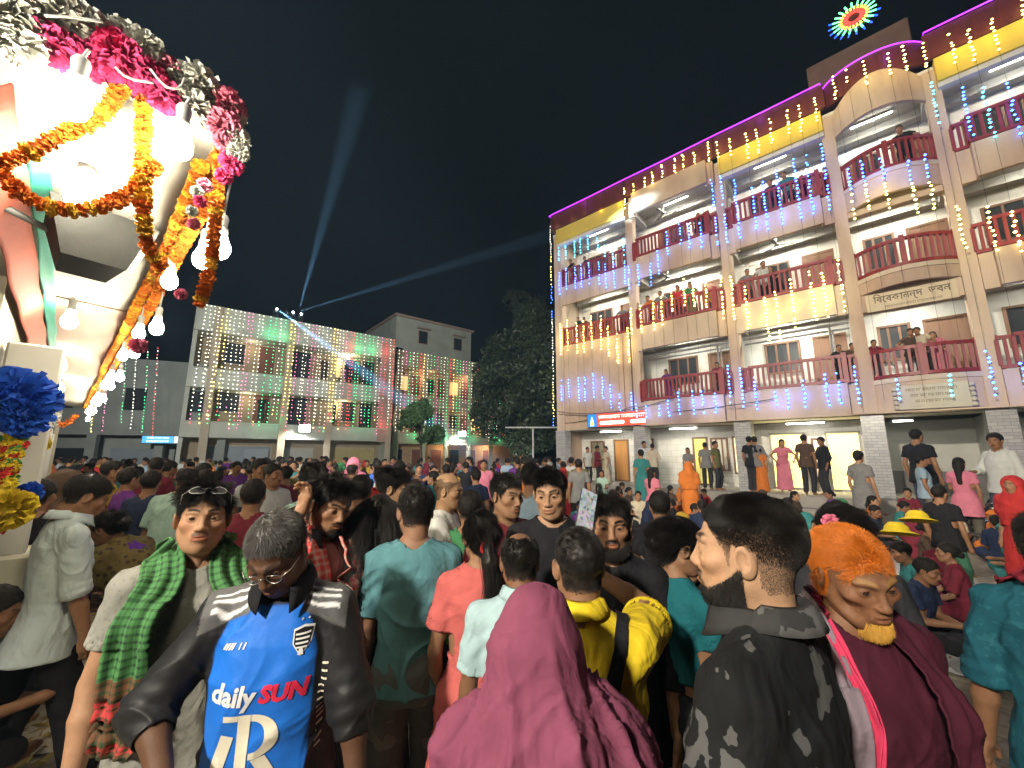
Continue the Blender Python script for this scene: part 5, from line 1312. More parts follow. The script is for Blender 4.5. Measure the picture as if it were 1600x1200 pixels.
# ------------------------------------------------------------------ hair
def cranium_push(P, m=.002):
    c = A_(0, -.018, .036); r = A_(.0765, .0965, .0855) + (np.asarray(m)[:, None] if np.ndim(m) else m); q = (P - c) / r; l = np.linalg.norm(q, axis=1); k = np.where((l < 1) & (l > 1e-6), 1 / np.maximum(l, 1e-6), 1)
    return c + (P - c) * k[:, None]
def strands(g, name, parent, m, n=3500, style='short', length=.03, seed=1, bald=0, recede=0, rad=.00045, curl=0.0, h=.003, mask_fn=None):
    V, F, Nn = HEADS[(g.fem, h, getattr(g, 'old', False))]
    q = np.random.default_rng(seed); fc = V[F].mean(1); mk = scalp_mask(fc, bald, recede) > 0
    if mask_fn is not None: mk = mask_fn(fc)
    ar = np.linalg.norm(np.cross(V[F[:, 2]] - V[F[:, 0]], V[F[:, 3]] - V[F[:, 1]]), axis=1) * mk
    if style == 'fade': ar = ar * (.40 + .60 * sstep(fc[:, 2], .005, .065))
    if ar.sum() <= 0: return None
    idx = q.choice(len(F), n, p=ar / ar.sum()); u = q.dirichlet((1, 1, 1, 1), n); P = (V[F[idx]] * u[:, :, None]).sum(1); No = Nn[F[idx]].mean(1); No /= np.linalg.norm(No, axis=1)[:, None]
    K = 5 if style not in ('long',) else 12
    x, y, z = P.T; wh = A_(.01, -.055, .115); flow = P - wh; flow -= No * (flow * No).sum(1)[:, None]; flow /= np.linalg.norm(flow, axis=1)[:, None] + 1e-6
    Lg = length * q.uniform(.6, 1.15, n); lift = np.full(n, .35); topm = sstep(z, .05, .10)
    cl = np.stack([vnoise(P * 38, seed + k) for k in range(3)], 1)
    if style == 'short': Lg *= .35 + .9 * topm; lift = .25 + .25 * topm
    elif style == 'buzz': lift = np.full(n, .8); Lg *= .5 + .6 * topm
    elif style == 'fade': Lg *= .12 + 1.1 * sstep(z, .045, .10); lift = .40 + .15 * topm
    elif style == 'quiff':
        fr = sstep(y, -.02, .07) * topm; flow = flow * (1 - fr)[:, None] + fr[:, None] * A_(.25, .15, .9); Lg *= .18 + 1.0 * sstep(z, .04, .09); lift = .45 + .5 * fr
    elif style == 'fringe':
        fr = topm; flow = flow * (1 - fr)[:, None] + fr[:, None] * A_(.35, .8, -.1); Lg *= .2 + 1.0 * sstep(z, .04, .09); lift = .4 + .2 * fr
    elif style == 'back':
        flow = np.tile(A_(0, -1, -.25), (n, 1)) + np.stack([x * 2, 0 * x, 0 * x], 1); lift = np.full(n, .15)
    elif style == 'long':
        flow = np.stack([np.sign(x) * .7, -.5 + 0 * x, -.6 + 0 * x], 1); lift = np.full(n, .1)
    elif style == 'beard':
        flow = np.tile(A_(0, .25, -1), (n, 1)) + np.stack([x * 4, 0 * x, 0 * x], 1); lift = np.full(n, .35)
    d = flow + No * lift[:, None] + cl * .45 + q.normal(size=(n, 3)) * .12; d /= np.linalg.norm(d, axis=1)[:, None]
    lay_ = q.uniform(.003, .013, n) if style not in ('buzz', 'fade') else np.full(n, .002)
    pts = [P]; st = (Lg / (K - 1))[:, None]; cur = P.copy()
    for k in range(1, K):
        t = k / (K - 1)
        if style == 'long': d = d + A_(0, -.05, -.28); 
        elif style != 'beard': d = d + A_(0, 0, -.10) * (style not in ('buzz', 'quiff')) + cl * .10
        if curl: d = d + curl * np.stack([vnoise(cur * 70 + 11, seed + 4), vnoise(cur * 70 + 23, seed + 5), vnoise(cur * 70 + 37, seed + 6)], 1)
        d /= np.linalg.norm(d, axis=1)[:, None]; cur = cur + d * st
        if style != 'beard': cur = cranium_push(cur, lay_ * t)
        pts.append(cur)
    A = np.stack(pts, 1).reshape(-1, 3); A = g.hc + (A * g.hs) @ g.Rh.T
    return curves_obj(name, A, n, K, rad, parent, m)
def curves_obj(name, A, n, K, rad, parent, m, taper=True):
    hc = bpy.data.hair_curves.new(name); hc.add_curves([K] * n); hc.attributes['position'].data.foreach_set('vector', np.asarray(A, np.float32).ravel())
    ra = hc.attributes.get('radius') or hc.attributes.new('radius', 'FLOAT', 'POINT')
    rr = np.tile(np.linspace(1, .35 if taper else .8, K) * rad, n).astype(np.float32); ra.data.foreach_set('value', rr); hc.materials.append(m)
    return link(name, hc, parent)
def hair_shell(g, h, seed, t=.010, style='short', bald=0, low=0.0):
    f = Field((-.2, -.3, -.55), (.2, .2, .2), h) if style in ('long', 'pony', 'bun') else Field((-.13, -.16, -.14), (.13, .16, .17), h)
    f.ell((0, -.019, .037), (.076 + t * .8, .096 + t, .085 + t), 0)
    z = f.ax[2][None, None, :]; y = f.ax[1][None, :, None]; x = f.ax[0][:, None, None]
    f.D = np.maximum(f.D, (hair_z(y, low) - z).astype(np.float32))
    if style in ('long', 'pony', 'bun', 'part'): f.D = np.maximum(f.D, np.where((y > .045) & (z < .10), .01, -1).astype(np.float32) * 1.0) if 0 else f.D
    if bald: f.D = np.maximum(f.D, -(np.sqrt((x / .062) ** 2 + ((y + .012) / .085) ** 2 + (z * 0)) - bald) * .06)
    if style == 'bun': f.ell((0, -.125, -.01), (.045, .04, .042), .015)
    if style == 'pony': f.cap((0, -.11, .0), (.01, -.135, -.10), .026, .034, .015); f.cap((.01, -.135, -.10), (.02, -.125, -.42), .034, .012, .02)
    if style == 'long': f.ell((0, -.06, -.05), (.088, .065, .11), .03); f.cap((0, -.085, -.08), (0, -.10, -.36), .062, .05, .03)
    if style == 'quiff': f.ell((0.0, .055, .115), (.052, .035, .028), .03)
    if style == 'fringe': f.ell((0.0, .06, .085), (.062, .03, .03), .03)
    V, F = f.mesh()
    Nn = vnormals(V, F); V = V + Nn * (vnoise(V * np.array([60, 60, 25]), seed) * .0035 + vnoise(V * 120, seed + 1) * .002)[:, None]
    return g.hc + (V * g.hs) @ g.Rh.T, F
skinm = mat('skin', (.4, .25, .16), .45, .10, 30, .22, 320, attr=True, spec=.22)
eyew = mat('eye_white', (.62, .58, .54), .15, .03, 5)
def eye_material():
    m, nt, b = new_mat('eyeball'); L = nt.links.new
    tc = N(nt, 'ShaderNodeTexCoord'); sp = N(nt, 'ShaderNodeSeparateXYZ'); L(tc.outputs['Object'], sp.inputs[0])
    cr = N(nt, 'ShaderNodeValToRGB'); e = cr.color_ramp.elements; e[0].position = .70; e[0].color = (.42, .38, .35, 1); e[1].position = .73; e[1].color = (.03, .015, .01, 1)
    mr = N(nt, 'ShaderNodeMapRange'); mr.inputs[1].default_value = 0; mr.inputs[2].default_value = .0128; L(sp.outputs[1], mr.inputs[0]); L(mr.outputs[0], cr.inputs[0]); L(cr.outputs[0], b.inputs['Base Color']); b.inputs['Roughness'].default_value = .12
    return m
eyem = eye_material(); me_eye = MB().ball((0, 0, 0), .0128, 0, 14, 10).mesh('eye', eyem)
hairm = mat('black_hair', (.011, .009, .008), .48, .3, 30, spec=.3); hairlo = mat('matte_black_hair', (.013, .011, .010), .7, .4, 40, .8, 45, spec=.2); hairg = mat('greying_hair', (.07, .065, .06), .45, .5, 60); hairo = mat('henna_orange_hair', (.62, .17, .015), .5, .25, 40)
hairy = mat('henna_yellow_beard', (.62, .33, .05), .55, .25, 40)
def cloth_mat(name, col, pattern=None, col2=None, sc=40, rough=.85, objcol=False, sheen=.0):
    if name in MATS: return MATS[name]
    m = mat(name, col, rough, .14, 7, .75, 9, objcol=objcol, spec=.2); nt = m.node_tree; L = nt.links.new; b = nt.nodes['Principled BSDF']
    if sheen: b.inputs['Sheen Weight'].default_value = sheen
    tc = N(nt, 'ShaderNodeTexCoord')
    for n_ in nt.nodes:
        if n_.type == 'BUMP': n_.inputs['Distance'].default_value = .028; n_.inputs['Strength'].default_value = 1.0; tx = n_.inputs['Height'].links[0].from_node; tx.inputs['Detail'].default_value = 3.0; tx.inputs['Scale'].default_value = 7.5; tx.inputs['Roughness'].default_value = .42; tx.inputs['Distortion'].default_value = .9; mp_ = N(nt, 'ShaderNodeMapping'); mp_.inputs['Scale'].default_value = (1.1, 1.1, .75); tc_ = N(nt, 'ShaderNodeTexCoord'); L(tc_.outputs['Object'], mp_.inputs[0]); L(mp_.outputs[0], tx.inputs[0]); break
    if pattern:
        old = b.inputs['Base Color'].links[0].from_socket
        sp = N(nt, 'ShaderNodeSeparateXYZ'); L(tc.outputs['Object'], sp.inputs[0])
        def wave(sock, s, th):
            mu = N(nt, 'ShaderNodeMath', operation='MULTIPLY'); mu.inputs[1].default_value = s; L(sock, mu.inputs[0]); si = N(nt, 'ShaderNodeMath', operation='SINE'); L(mu.outputs[0], si.inputs[0])
            g_ = N(nt, 'ShaderNodeMath', operation='GREATER_THAN'); g_.inputs[1].default_value = th; L(si.outputs[0], g_.inputs[0]); return g_.outputs[0]
        if pattern == 'check':
            a = wave(sp.outputs[0], sc, .3); c = wave(sp.outputs[2], sc, .3); fa = N(nt, 'ShaderNodeMath', operation='MAXIMUM'); L(a, fa.inputs[0]); L(c, fa.inputs[1]); fac = fa.outputs[0]
        elif pattern == 'stripe': fac = wave(sp.outputs[2], sc, .2)
        elif pattern == 'vstripe': fac = wave(sp.outputs[0], sc, .3)
        elif pattern == 'floral':
            vo = N(nt, 'ShaderNodeTexVoronoi'); vo.inputs['Scale'].default_value = sc; L(tc.outputs['Object'], vo.inputs[0]); lt = N(nt, 'ShaderNodeMath', operation='LESS_THAN'); lt.inputs[1].default_value = .33; L(vo.outputs['Distance'], lt.inputs[0]); fac = lt.outputs[0]
        else:
            no = N(nt, 'ShaderNodeTexNoise'); no.inputs['Scale'].default_value = sc; no.inputs['Detail'].default_value = 3; L(tc.outputs['Object'], no.inputs[0]); lt = N(nt, 'ShaderNodeMath', operation='GREATER_THAN'); lt.inputs[1].default_value = .6; L(no.outputs[0], lt.inputs[0]); fac = lt.outputs[0]
        mx = N(nt, 'ShaderNodeMix', data_type='RGBA'); L(fac, mx.inputs[0]); L(old, mx.inputs[6]); mx.inputs[7].default_value = (*col2, 1); L(mx.outputs[2], b.inputs['Base Color'])
    return m
SKINS = [(.30, .155, .085), (.24, .12, .065), (.36, .20, .115), (.19, .09, .048), (.27, .14, .08)]
PSEED = [100]
def person(label, loc, rz, height=1.68, pose=None, skin=SKINS[0], head=None, hair=None, top=None, bottom=None, fem=False, fat=0.0, res='hi', group=None, collar=None, veil=None, eyes=True, old=False, headscale=1.0, name='person', sizes=None):
    """one figure: Empty > body, eyes, hair, shirt, trousers ..., local +y is where the body faces"""
    PSEED[0] += 17; seed = PSEED[0]; g = rig(pose or {}, fem, fat, headscale); g.old = old; head = head or {}; hair = hair or {}
    hh, hb_, hc_, hl = {'hi': (.0028, .009, .006, .011), 'mid': (.0055, .014, .011, .016), 'lo': (.0105, .019, .019, .025)}[res] if sizes is None else sizes
    root = empty(name, loc, rz, label, 'person', group); k = height / 1.70; root.scale = (k, k, k)
    V, F = skin_mesh(g, hb_, res == 'hi', True)
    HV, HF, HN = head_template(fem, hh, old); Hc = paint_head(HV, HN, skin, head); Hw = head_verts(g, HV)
    sk = np.array(skin); Cb = sk * (1 + .08 * vnoise(V * 30, seed) + .04 * vnoise(V * 90, seed))[:, None]
    VV = [V, Hw]; FF = [F, HF + len(V)]; CC = [Cb, Hc]; n = len(V) + len(Hw)
    if res == 'hi':
        for s in (1, -1):
            hv, hf = hand_template(g.hpose[s]); w_ = hand_place(g, s, hv * (.93 if fem else 1)); f2 = hf if s > 0 else hf[:, ::-1]
            VV.append(w_); FF.append(f2 + n); kn = np.clip(.5 + .5 * vnoise(hv * 80, 3), 0, 1)[:, None]; CC.append(sk * (.88 + .2 * kn)); n += len(w_)
    me = mesh_np('body', np.concatenate(VV), np.concatenate(FF), [skinm], True); set_col(me, np.concatenate(CC)); body = link('body', me, root)
    if eyes and res == 'hi':
        for s in (1, -1):
            o = link('eye', me_eye, root, hp(g, (s * .031, .0718, -.0005)), Matrix(g.Rh.tolist()).to_euler()); o.scale = (headscale,) * 3
    out = dict(root=root, body=body, g=g)
    # hair
    st = hair.get('style', 'short'); hm_ = hair.get('mat', hairm)
    if st != 'none' and veil is None:
        if res == 'hi':
            if hair.get('shell', True):
                hv, hf = hair_shell(g, .006, seed, hair.get('t', .0025), hair.get('shape', 'short'), hair.get('bald', 0), hair.get('low', 0)); out['hair_shell'] = link('hair', mesh_np('hair', hv, hf, [hm_], True), root)
                par = out['hair_shell']
            else: par = root
            c = strands(g, 'hair_strands' if par is not root else 'hair', par, hair.get('smat', hm_), int(hair.get('n', 4500) * 1.5), st, hair.get('len', .03), seed, hair.get('bald', 0), hair.get('recede', 0), hair.get('rad', .0005) * 1.1, hair.get('curl', 0), hh)
        else:
            hv, hf = hair_shell(g, .009 if res == 'mid' else .013, seed, hair.get('t', .012), hair.get('shape', st), hair.get('bald', 0)); link('hair', mesh_np('hair', hv, hf, [hairlo if hm_ is hairm else hm_], True), root)
    if hair.get('beard') and res == 'hi':
        b = hair['beard']; mf = lambda P: (P[:, 2] < np.interp(P[:, 1], [-.03, .0, .03, .06, .085], [-.005, -.02, -.05, -.07, -.08])) & (P[:, 2] > -.125) & (P[:, 1] > b.get('y0', -.005))
        if b.get('chin'): mf = lambda P: (P[:, 2] < -.080) & (P[:, 2] > -.122) & (P[:, 1] > .045) & (np.abs(P[:, 0]) < .030)
        strands(g, 'beard', root, b.get('mat', hm_), b.get('n', 1500), 'beard', b.get('len', .012), seed, rad=.0005, h=hh, mask_fn=mf)
    # clothes
    if bottom:
        v, f = bottom_mesh(g, bottom, hl, seed); link({'trousers': 'trousers', 'shorts': 'shorts', 'saree': 'saree', 'lungi': 'lungi'}.get(bottom['kind'], 'skirt'), mesh_np('bottom', v, f, [bottom['mat']], True), root)
    if top:
        v, f = top_mesh(g, top, hc_, seed, res == 'hi'); o = link(top.get('name', 'shirt'), mesh_np('shirt', v, f, [top['mat']], True), root); out['shirt'] = o; out['sv'] = v; out['sf'] = f
    if collar:
        v, f = collar_mesh(g, **{q: collar[q] for q in collar if q != 'mat'}); o = link('collar', mesh_np('collar', v, f, [collar['mat']], True), root); md = o.modifiers.new('t', 'SOLIDIFY'); md.thickness = .003
    if veil:
        v, f = veil_mesh(g, hc_, seed, veil.get('shoulders', True)); link(veil.get('name', 'veil'), mesh_np('veil', v, f, [veil['mat']], True), root)
    return out
def face_to(loc, target): return math.atan2(-(target[0] - loc[0]), target[1] - loc[1])
def at_head(px, py, d):
    """ground point and height of a standing figure whose head top shows at a pixel, d metres deep"""
    p = aty(px, py, d); return (p[0], p[1], 0.0), float(p[2])
# ================================================================== the people in front
def CM(name, col, **k): return cloth_mat(name, col, **k)
black = CM('black_cloth', (.012, .012, .015)); dark = CM('charcoal_cloth', (.03, .03, .035)); jean = CM('grey_denim', (.10, .115, .115), pattern='blot', col2=(.16, .17, .165), sc=9)
wshirt = CM('white_shirt_cloth', (.52, .60, .60)); tealt = CM('teal_tee_cloth', (.085, .21, .235)); coralc = CM('coral_dress_cloth', (.50, .115, .105)); ltblue = CM('light_blue_shirt_cloth', (.36, .50, .53))
yellowc = CM('yellow_shirt_cloth', (.66, .48, .02)); maroonsh = CM('maroon_shawl_cloth', (.20, .052, .095)); greymel = CM('grey_melange_cloth', (.25, .245, .215), pattern='blot', col2=(.20, .195, .17), sc=70)
navy = CM('navy_cloth', (.02, .03, .06)); greent = CM('green_top_cloth', (.05, .12, .04)); brownc = CM('brown_cloth', (.06, .04, .032)); whitet = CM('white_tee_cloth', (.58, .57, .53)); marc = CM('maroon_cloth', (.16, .02, .03))
oliv = CM('olive_brown_shawl', (.12, .09, .03), pattern='floral', col2=(.05, .035, .02), sc=22); purp = CM('purple_cloth', (.08, .02, .22)); mintc = CM('mint_cloth', (.42, .56, .48)); tealb = CM('dark_teal_blouse', (.01, .11, .13))
pattern_black = CM('black_print_shirt', (.009, .010, .011), pattern='blot', col2=(.085, .085, .085), sc=13); tealpat = CM('teal_print_kurta', (.012, .085, .12), pattern='blot', col2=(.02, .115, .15), sc=38); pinkk = CM('hot_pink_cloth', (.62, .05, .12)); redc = CM('red_cloth', (.45, .025, .03))
limec = CM('lime_cloth', (.45, .50, .05)); tr = lambda m=black, **k: dict(kind='trousers', mat=m, **k)
def put(px, py, d, rel, pose, fem=False, lift=0.0):
    """ground point, heading and height so that the crown of the posed head shows at a pixel, d metres deep; rel 0 faces the camera, + turns to the picture's right, 180 is a back view"""
    tgt = aty(px, py, d); rz = face_to(tgt, (0, 0)) + R(rel); g = rig(pose, fem)
    hv = np.array([hp(g, q) for q in ((0, -.03, .125), (0, .03, .12), (0, -.10, .08), (0, -.08, .105))]); top = hv[hv[:, 2].argmax()]
    k = (tgt[2] - lift) / top[2]; c = rotz(rz) @ (top * k); return (tgt[0] - c[0], tgt[1] - c[1], lift), rz, 1.70 * k
def man(px, py, d, rel, label, pose, *a, **kw):
    loc, rz, h_ = put(px, py, d, rel, pose, kw.get('fem', False), kw.pop('lift', 0.0)); return person(label, loc, rz, h_, pose, *a, **kw)
def ribbon(root, g, bvh, path, width, m, name, nl=90, nw=16, off=.008, pleat=.007, npl=3.0, seed=0, wdirs=None, taper=None):
    """strip of cloth laid along a path over the shirt, pleated lengthwise; 'rib' holds metres along and across"""
    Q = resample3(path, .012); n = len(Q); V = []; UV = []; L = 0
    for i, q in enumerate(Q):
        if i: L += np.linalg.norm(Q[i] - Q[i - 1])
        d = nrm(Q[min(i + 1, n - 1)] - Q[max(i - 1, 0)]); loc, no, _, _ = bvh.find_nearest(Vector(q)); no = nrm(np.array(no)); w_ = nrm(np.cross(d, no)); ww = width * (taper(i / n) if taper else 1)
        for j in range(nw + 1):
            t = j / nw - .5; p = q + w_ * ww * t + no * (off + pleat * (1 + math.sin(t * 6.283 * npl + 2.2 * math.sin(L * 4 + seed))) + .004 * math.sin(L * 23 + t * 5))
            l2, n2, _, _ = bvh.find_nearest(Vector(p)); sg = (Vector(p) - l2).dot(n2)
            if sg < off: p = np.array(l2 + n2 * (off + pleat * .5 * (1 + math.sin(t * 6.283 * npl + seed))))
            V.append(p); UV.append((L, t * width, i / n))
    F = [(i * (nw + 1) + j, i * (nw + 1) + j + 1, (i + 1) * (nw + 1) + j + 1, (i + 1) * (nw + 1) + j) for i in range(n - 1) for j in range(nw)]
    me = mesh_np(name, V, np.array(F), [m], True); a = me.attributes.new('rib', 'FLOAT_VECTOR', 'POINT'); a.data.foreach_set('vector', np.array(UV, np.float32).ravel())
    o = link(name, me, root); md = o.modifiers.new('t', 'SOLIDIFY'); md.thickness = .004; return o
def gamcha(name, base, line, band1, band2, pitch=.014):
    m, nt, b = new_mat(name); L = nt.links.new; at = N(nt, 'ShaderNodeAttribute', attribute_name='rib'); sp = N(nt, 'ShaderNodeSeparateXYZ'); L(at.outputs['Vector'], sp.inputs[0])
    def wv(sock, s, th):
        mu = N(nt, 'ShaderNodeMath', operation='MULTIPLY'); mu.inputs[1].default_value = s; L(sock, mu.inputs[0]); si = N(nt, 'ShaderNodeMath', operation='SINE'); L(mu.outputs[0], si.inputs[0]); g_ = N(nt, 'ShaderNodeMath', operation='GREATER_THAN'); g_.inputs[1].default_value = th; L(si.outputs[0], g_.inputs[0]); return g_.outputs[0]
    k = 6.283 / pitch; a = wv(sp.outputs[0], k, .35); c = wv(sp.outputs[1], k, .35); mx0 = N(nt, 'ShaderNodeMath', operation='ADD'); L(a, mx0.inputs[0]); L(c, mx0.inputs[1]); hf = N(nt, 'ShaderNodeMath', operation='MULTIPLY'); hf.inputs[1].default_value = .48; L(mx0.outputs[0], hf.inputs[0])
    cr = N(nt, 'ShaderNodeValToRGB'); e = cr.color_ramp.elements; cr.color_ramp.interpolation = 'CONSTANT'; e[0].position = 0; e[0].color = (*base, 1); e[1].position = .70; e[1].color = (*band2, 1)
    for p_, c_ in ((.78, band1), (.84, band2), (.93, band1), (.96, band2)): q = e.new(p_); q.color = (*c_, 1)
    L(sp.outputs[2], cr.inputs[0]); mx = N(nt, 'ShaderNodeMix', data_type='RGBA'); L(hf.outputs[0], mx.inputs[0]); L(cr.outputs[0], mx.inputs[6]); mx.inputs[7].default_value = (*line, 1); L(mx.outputs[2], b.inputs['Base Color']); b.inputs['Roughness'].default_value = .85
    return m
def bvh_of(V, F): return BVHTree.FromPolygons([tuple(v) for v in V], [tuple(int(i) for i in f) for f in F])
def neck_path(g, s, drop, x1=.10, lead=True):
    T = g.T; pts = [T(-s * .03, -.105, 1.455), T(s * .045, -.085, 1.475), T(s * .082, -.01, 1.462), T(s * .092, .075, 1.39)]
    z = 1.30
    while z > drop: pts.append(T(s * (x1 + .02 * (1.3 - z)), .135, z)); z -= .12
    return pts
def glasses(root, g, c, m, up=0.0, tint=None, pitch=0.0):
    """spectacle frame: two rims, bridge, temples; c = centre in head coordinates"""
    b = MB(); Rm = g.Rh @ rotx(pitch); q = lambda x, y, z: tuple(hp(g, np.array(c) + rotx(pitch) @ A_(x, y, z)))
    for s in (-1, 1):
        pts = [q(s * .032 + .023 * math.cos(a), -.006 * abs(math.cos(a)) , .016 * math.sin(a)) for a in np.linspace(0, 6.283, 17)]; b.tube(pts, .0013, 6)
        b.tube([q(s * .055, -.006, .004), q(s * .073, -.03, .006), q(s * .078, -.10, .002)], .0014, 6)
    b.tube([q(-.010, 0, .004), q(0, .004, .007), q(.010, 0, .004)], .0014, 6); o = b.build('glasses', m, root)
    if tint is not None:
        b = MB()
        for s in (-1, 1): b.add([q(s * .032 + .022 * math.cos(a), -.005, .015 * math.sin(a)) for a in np.linspace(0, 6.283, 13)[:-1]], [tuple(range(12))])
        b.build('lens', tint, o)
    return o

# ---- man in white shirt, walking right with his head down
man(132, 742, 2.45, 104, 'man in untucked white shirt and black three-quarter trousers walking past the stall', dict(lean=4, hpitch=26, hyaw=-4, ra=dict(w=(.20, .13, .80), hint=(.5, -1, 0)), la=dict(w=(-.22, .05, .82)), rl=dict(a=(.10, .22, .085)), ll=dict(a=(-.10, -.28, .12))), SKINS[0], dict(brow=.8), dict(style='short', len=.035, n=5500, t=.0025), dict(mat=wshirt, sleeve=1.12, hem=.76, flare=.025, ease=.010, loose=.012, wr=.0040), dict(kind='trousers', mat=black, loose=.02), collar=dict(mat=wshirt))
# ---- young man with the green check scarf
pr = man(328, 757, 1.55, 2, 'young man facing the camera with green checked scarf and white glasses on his head', dict(hpitch=-6, hyaw=-3, hroll=-3, ra=dict(w=(.235, .05, .86), hint=(.5, -1, 0)), la=dict(w=(-.22, .08, .86))), (.37, .205, .12), dict(moustache=.75, brow=.95, lip=.9), dict(style='fringe', len=.055, n=7000, rad=.00055, t=.0025, curl=.25), dict(mat=greymel, sleeve=.6, hem=.80, vneck=.12, wr=0.0068, ease=.008), tr(black))
g = pr['g']; bv = bvh_of(pr['sv'], pr['sf']); gm = gamcha('green_check_scarf', (.06, .20, .06), (.008, .04, .012), (.50, .04, .04), (.14, .06, .025), .022)
ribbon(pr['root'], g, bv, neck_path(g, 1, .86, .135), .125, gm, 'scarf', seed=1, pleat=.010, npl=2.5); ribbon(pr['root'], g, bv, neck_path(g, -1, .92, .125), .115, gm, 'scarf', seed=4, pleat=.010, npl=2.5)
whitefr = mat('white_plastic_frame', (.7, .68, .64), .3, .03); glasses(pr['root'], g, (0, .078, .098), whitefr, 0, mat('grey_lens', (.10, .10, .10), .1, .05), .75)
# ---- older man in the blue and black sports jersey
jm = mat('jersey_cloth', (.1, .1, .1), .55, .10, 7, .5, 10, attr=True, spec=.3)
pr = man(438, 797, 1.34, -14, 'older man in blue and black sports jersey and glasses looking down', dict(lean=8, side=-2, hpitch=34, hyaw=-12, hroll=4, ra=dict(w=(.17, .27, 1.03), hint=(.9, -.6, -.2), hand='half', thumb=(-.7, .3, .6)), la=dict(w=(-.30, .20, .86), hint=(-1, -.8, 0), hand='half')), (.105, .052, .030), dict(moustache=.5, beard=.35, brow=.7, scalp=.85), dict(style='short', len=.022, n=5500, mat=hairg, smat=hairg, t=.0025, recede=.01), dict(mat=jm, sleeve=1.36, hem=.80, wr=0.0068, ease=.016), tr(black), sizes=(.0028, .009, .005, .012), fat=.012)
g = pr['g']; sv = pr['sv']; lc = (sv - g.hip) @ g.Rt; X, Y, Z = lc[:, 0], lc[:, 1], lc[:, 2] + .92
C = np.tile(A_(.012, .012, .014), (len(sv), 1)); blu = A_(.012, .15, .62)
wid = np.interp(Z, [.8, 1.1, 1.30, 1.38, 1.45], [.145, .150, .150, .12, .07]); xc = .012
front = sstep(wid - np.abs(X - xc), 0, .006) * sstep(Y, -.02, .01) * sstep(1.425 - Z, 0, .01); C = C * (1 - front[:, None]) + blu * front[:, None]
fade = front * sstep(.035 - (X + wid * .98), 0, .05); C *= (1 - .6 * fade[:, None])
yoke = sstep(Z + np.abs(X) * .45, 1.432, 1.437) * (Y > -.08) * (np.abs(X) > .075) * (np.abs(X) < .21); grey = A_(.10, .10, .10)
C = C * (1 - yoke[:, None]) + grey * yoke[:, None]
for k in range(3):      # three stripes along each shoulder
    st_ = sstep(.0042 - np.abs(Y - .012 - .0165 * k), 0, .002) * (Z > 1.37) * (np.abs(X) > .085) * (np.abs(X) < .185); C = C * (1 - st_[:, None]) + A_(.75, .75, .75) * st_[:, None]
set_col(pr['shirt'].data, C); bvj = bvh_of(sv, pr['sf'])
v, f = collar_mesh(g, .070, .034, .03); o = link('collar', mesh_np('collar', v, f, [black], True), pr['root']); o.modifiers.new('t', 'SOLIDIFY').thickness = .004
def cloth_print(root, g, bvh, me, cx, cz, wid, hgt_, m, name, skew=0.0, off=.0025, front=1, rot=0.0):
    """letters laid onto the shirt front"""
    bm = bmesh.new(); bm.from_mesh(me); bmesh.ops.triangulate(bm, faces=bm.faces)
    co = np.array([v.co[:] for v in bm.verts]); c = (co.max(0) + co.min(0)) / 2; ex = co.max(0) - co.min(0); sx, sz = wid / ex[0], hgt_ / ex[1]
    for v in bm.verts: x, y = (v.co.x - c[0]) * sx, (v.co.y - c[1]) * sz; x += skew * y; v.co = (x * math.cos(rot) - y * math.sin(rot), x * math.sin(rot) + y * math.cos(rot), 0)
    for _ in range(3):
        ed = [e for e in bm.edges if e.calc_length() > .016]
        if not ed: break
        bmesh.ops.subdivide_edges(bm, edges=ed, cuts=1); bmesh.ops.triangulate(bm, faces=bm.faces)
    d = Vector(g.Rt @ A_(0, -front, 0))
    for v in bm.verts:
        o_ = Vector(g.T(cx - front * v.co.x, front * .6, cz + v.co.y)); h_, n_, i_, _ = bvh.ray_cast(o_, d)
        v.co = (h_ - d * off) if h_ is not None else o_ + d * .45
    nm = bpy.data.meshes.new(name); bm.to_mesh(nm); bm.free(); nm.materials.clear(); nm.materials.append(m); return link(name, nm, root)
whp = mat('white_print', (.72, .72, .72), .6, .05); redp = mat('red_print', (.75, .02, .07), .6, .05); creamp = mat('cream_print', (.70, .66, .52), .6, .06)
cloth_print(pr['root'], g, bvj, text_mesh('daily', 1, 0, .035), .075, 1.195, .125, .075, whp, 'lettering', .12)
cloth_print(pr['root'], g, bvj, text_mesh('SUN', 1, 0, .05), -.060, 1.205, .125, .055, redp, 'lettering', .18)
q = MB(); nb = 16; an = np.linspace(math.pi / 2, -math.pi / 2, nb)
q.add([(-.20, -.5, 0), (-.02, -.5, 0), (-.02, .5, 0), (-.20, .5, 0)], [(0, 1, 2, 3)]); q.add([(-.42, .42, 0), (-.205, .42, 0), (-.205, .5, 0), (-.42, .5, 0)], [(0, 1, 2, 3)])
q.add([(.0 + .42 * math.cos(a), .21 + .29 * math.sin(a), 0) for a in an] + [(.0 + .22 * math.cos(a), .21 + .20 * math.sin(a), 0) for a in an], [(i, nb + i, nb + i + 1, i + 1) for i in range(nb - 1)])
q.add([(-.015, .41, 0), (-.005, .41, 0), (-.005, .5, 0), (-.015, .5, 0)], [(0, 1, 2, 3)]); q.add([(.04, -.085, 0), (.24, -.05, 0), (.50, -.42, 0), (.50, -.5, 0), (.30, -.5, 0)], [(0, 4, 3, 2, 1)])
cloth_print(pr['root'], g, bvj, q.mesh('p', creamp), .010, 1.045, .165, .21, creamp, 'lettering', 0)
mbp = MB(); mbp.add([(-.5, -.5, 0), (-.1, .5, 0), (.25, .45, 0), (.05, -.1, 0), (.3, -.55, 0), (-.1, -.3, 0)], [(0, 5, 3, 2, 1), (5, 4, 3)]); cloth_print(pr['root'], g, bvj, mbp.mesh('p', creamp), .095, 1.02, .075, .15, creamp, 'print')
q = MB()
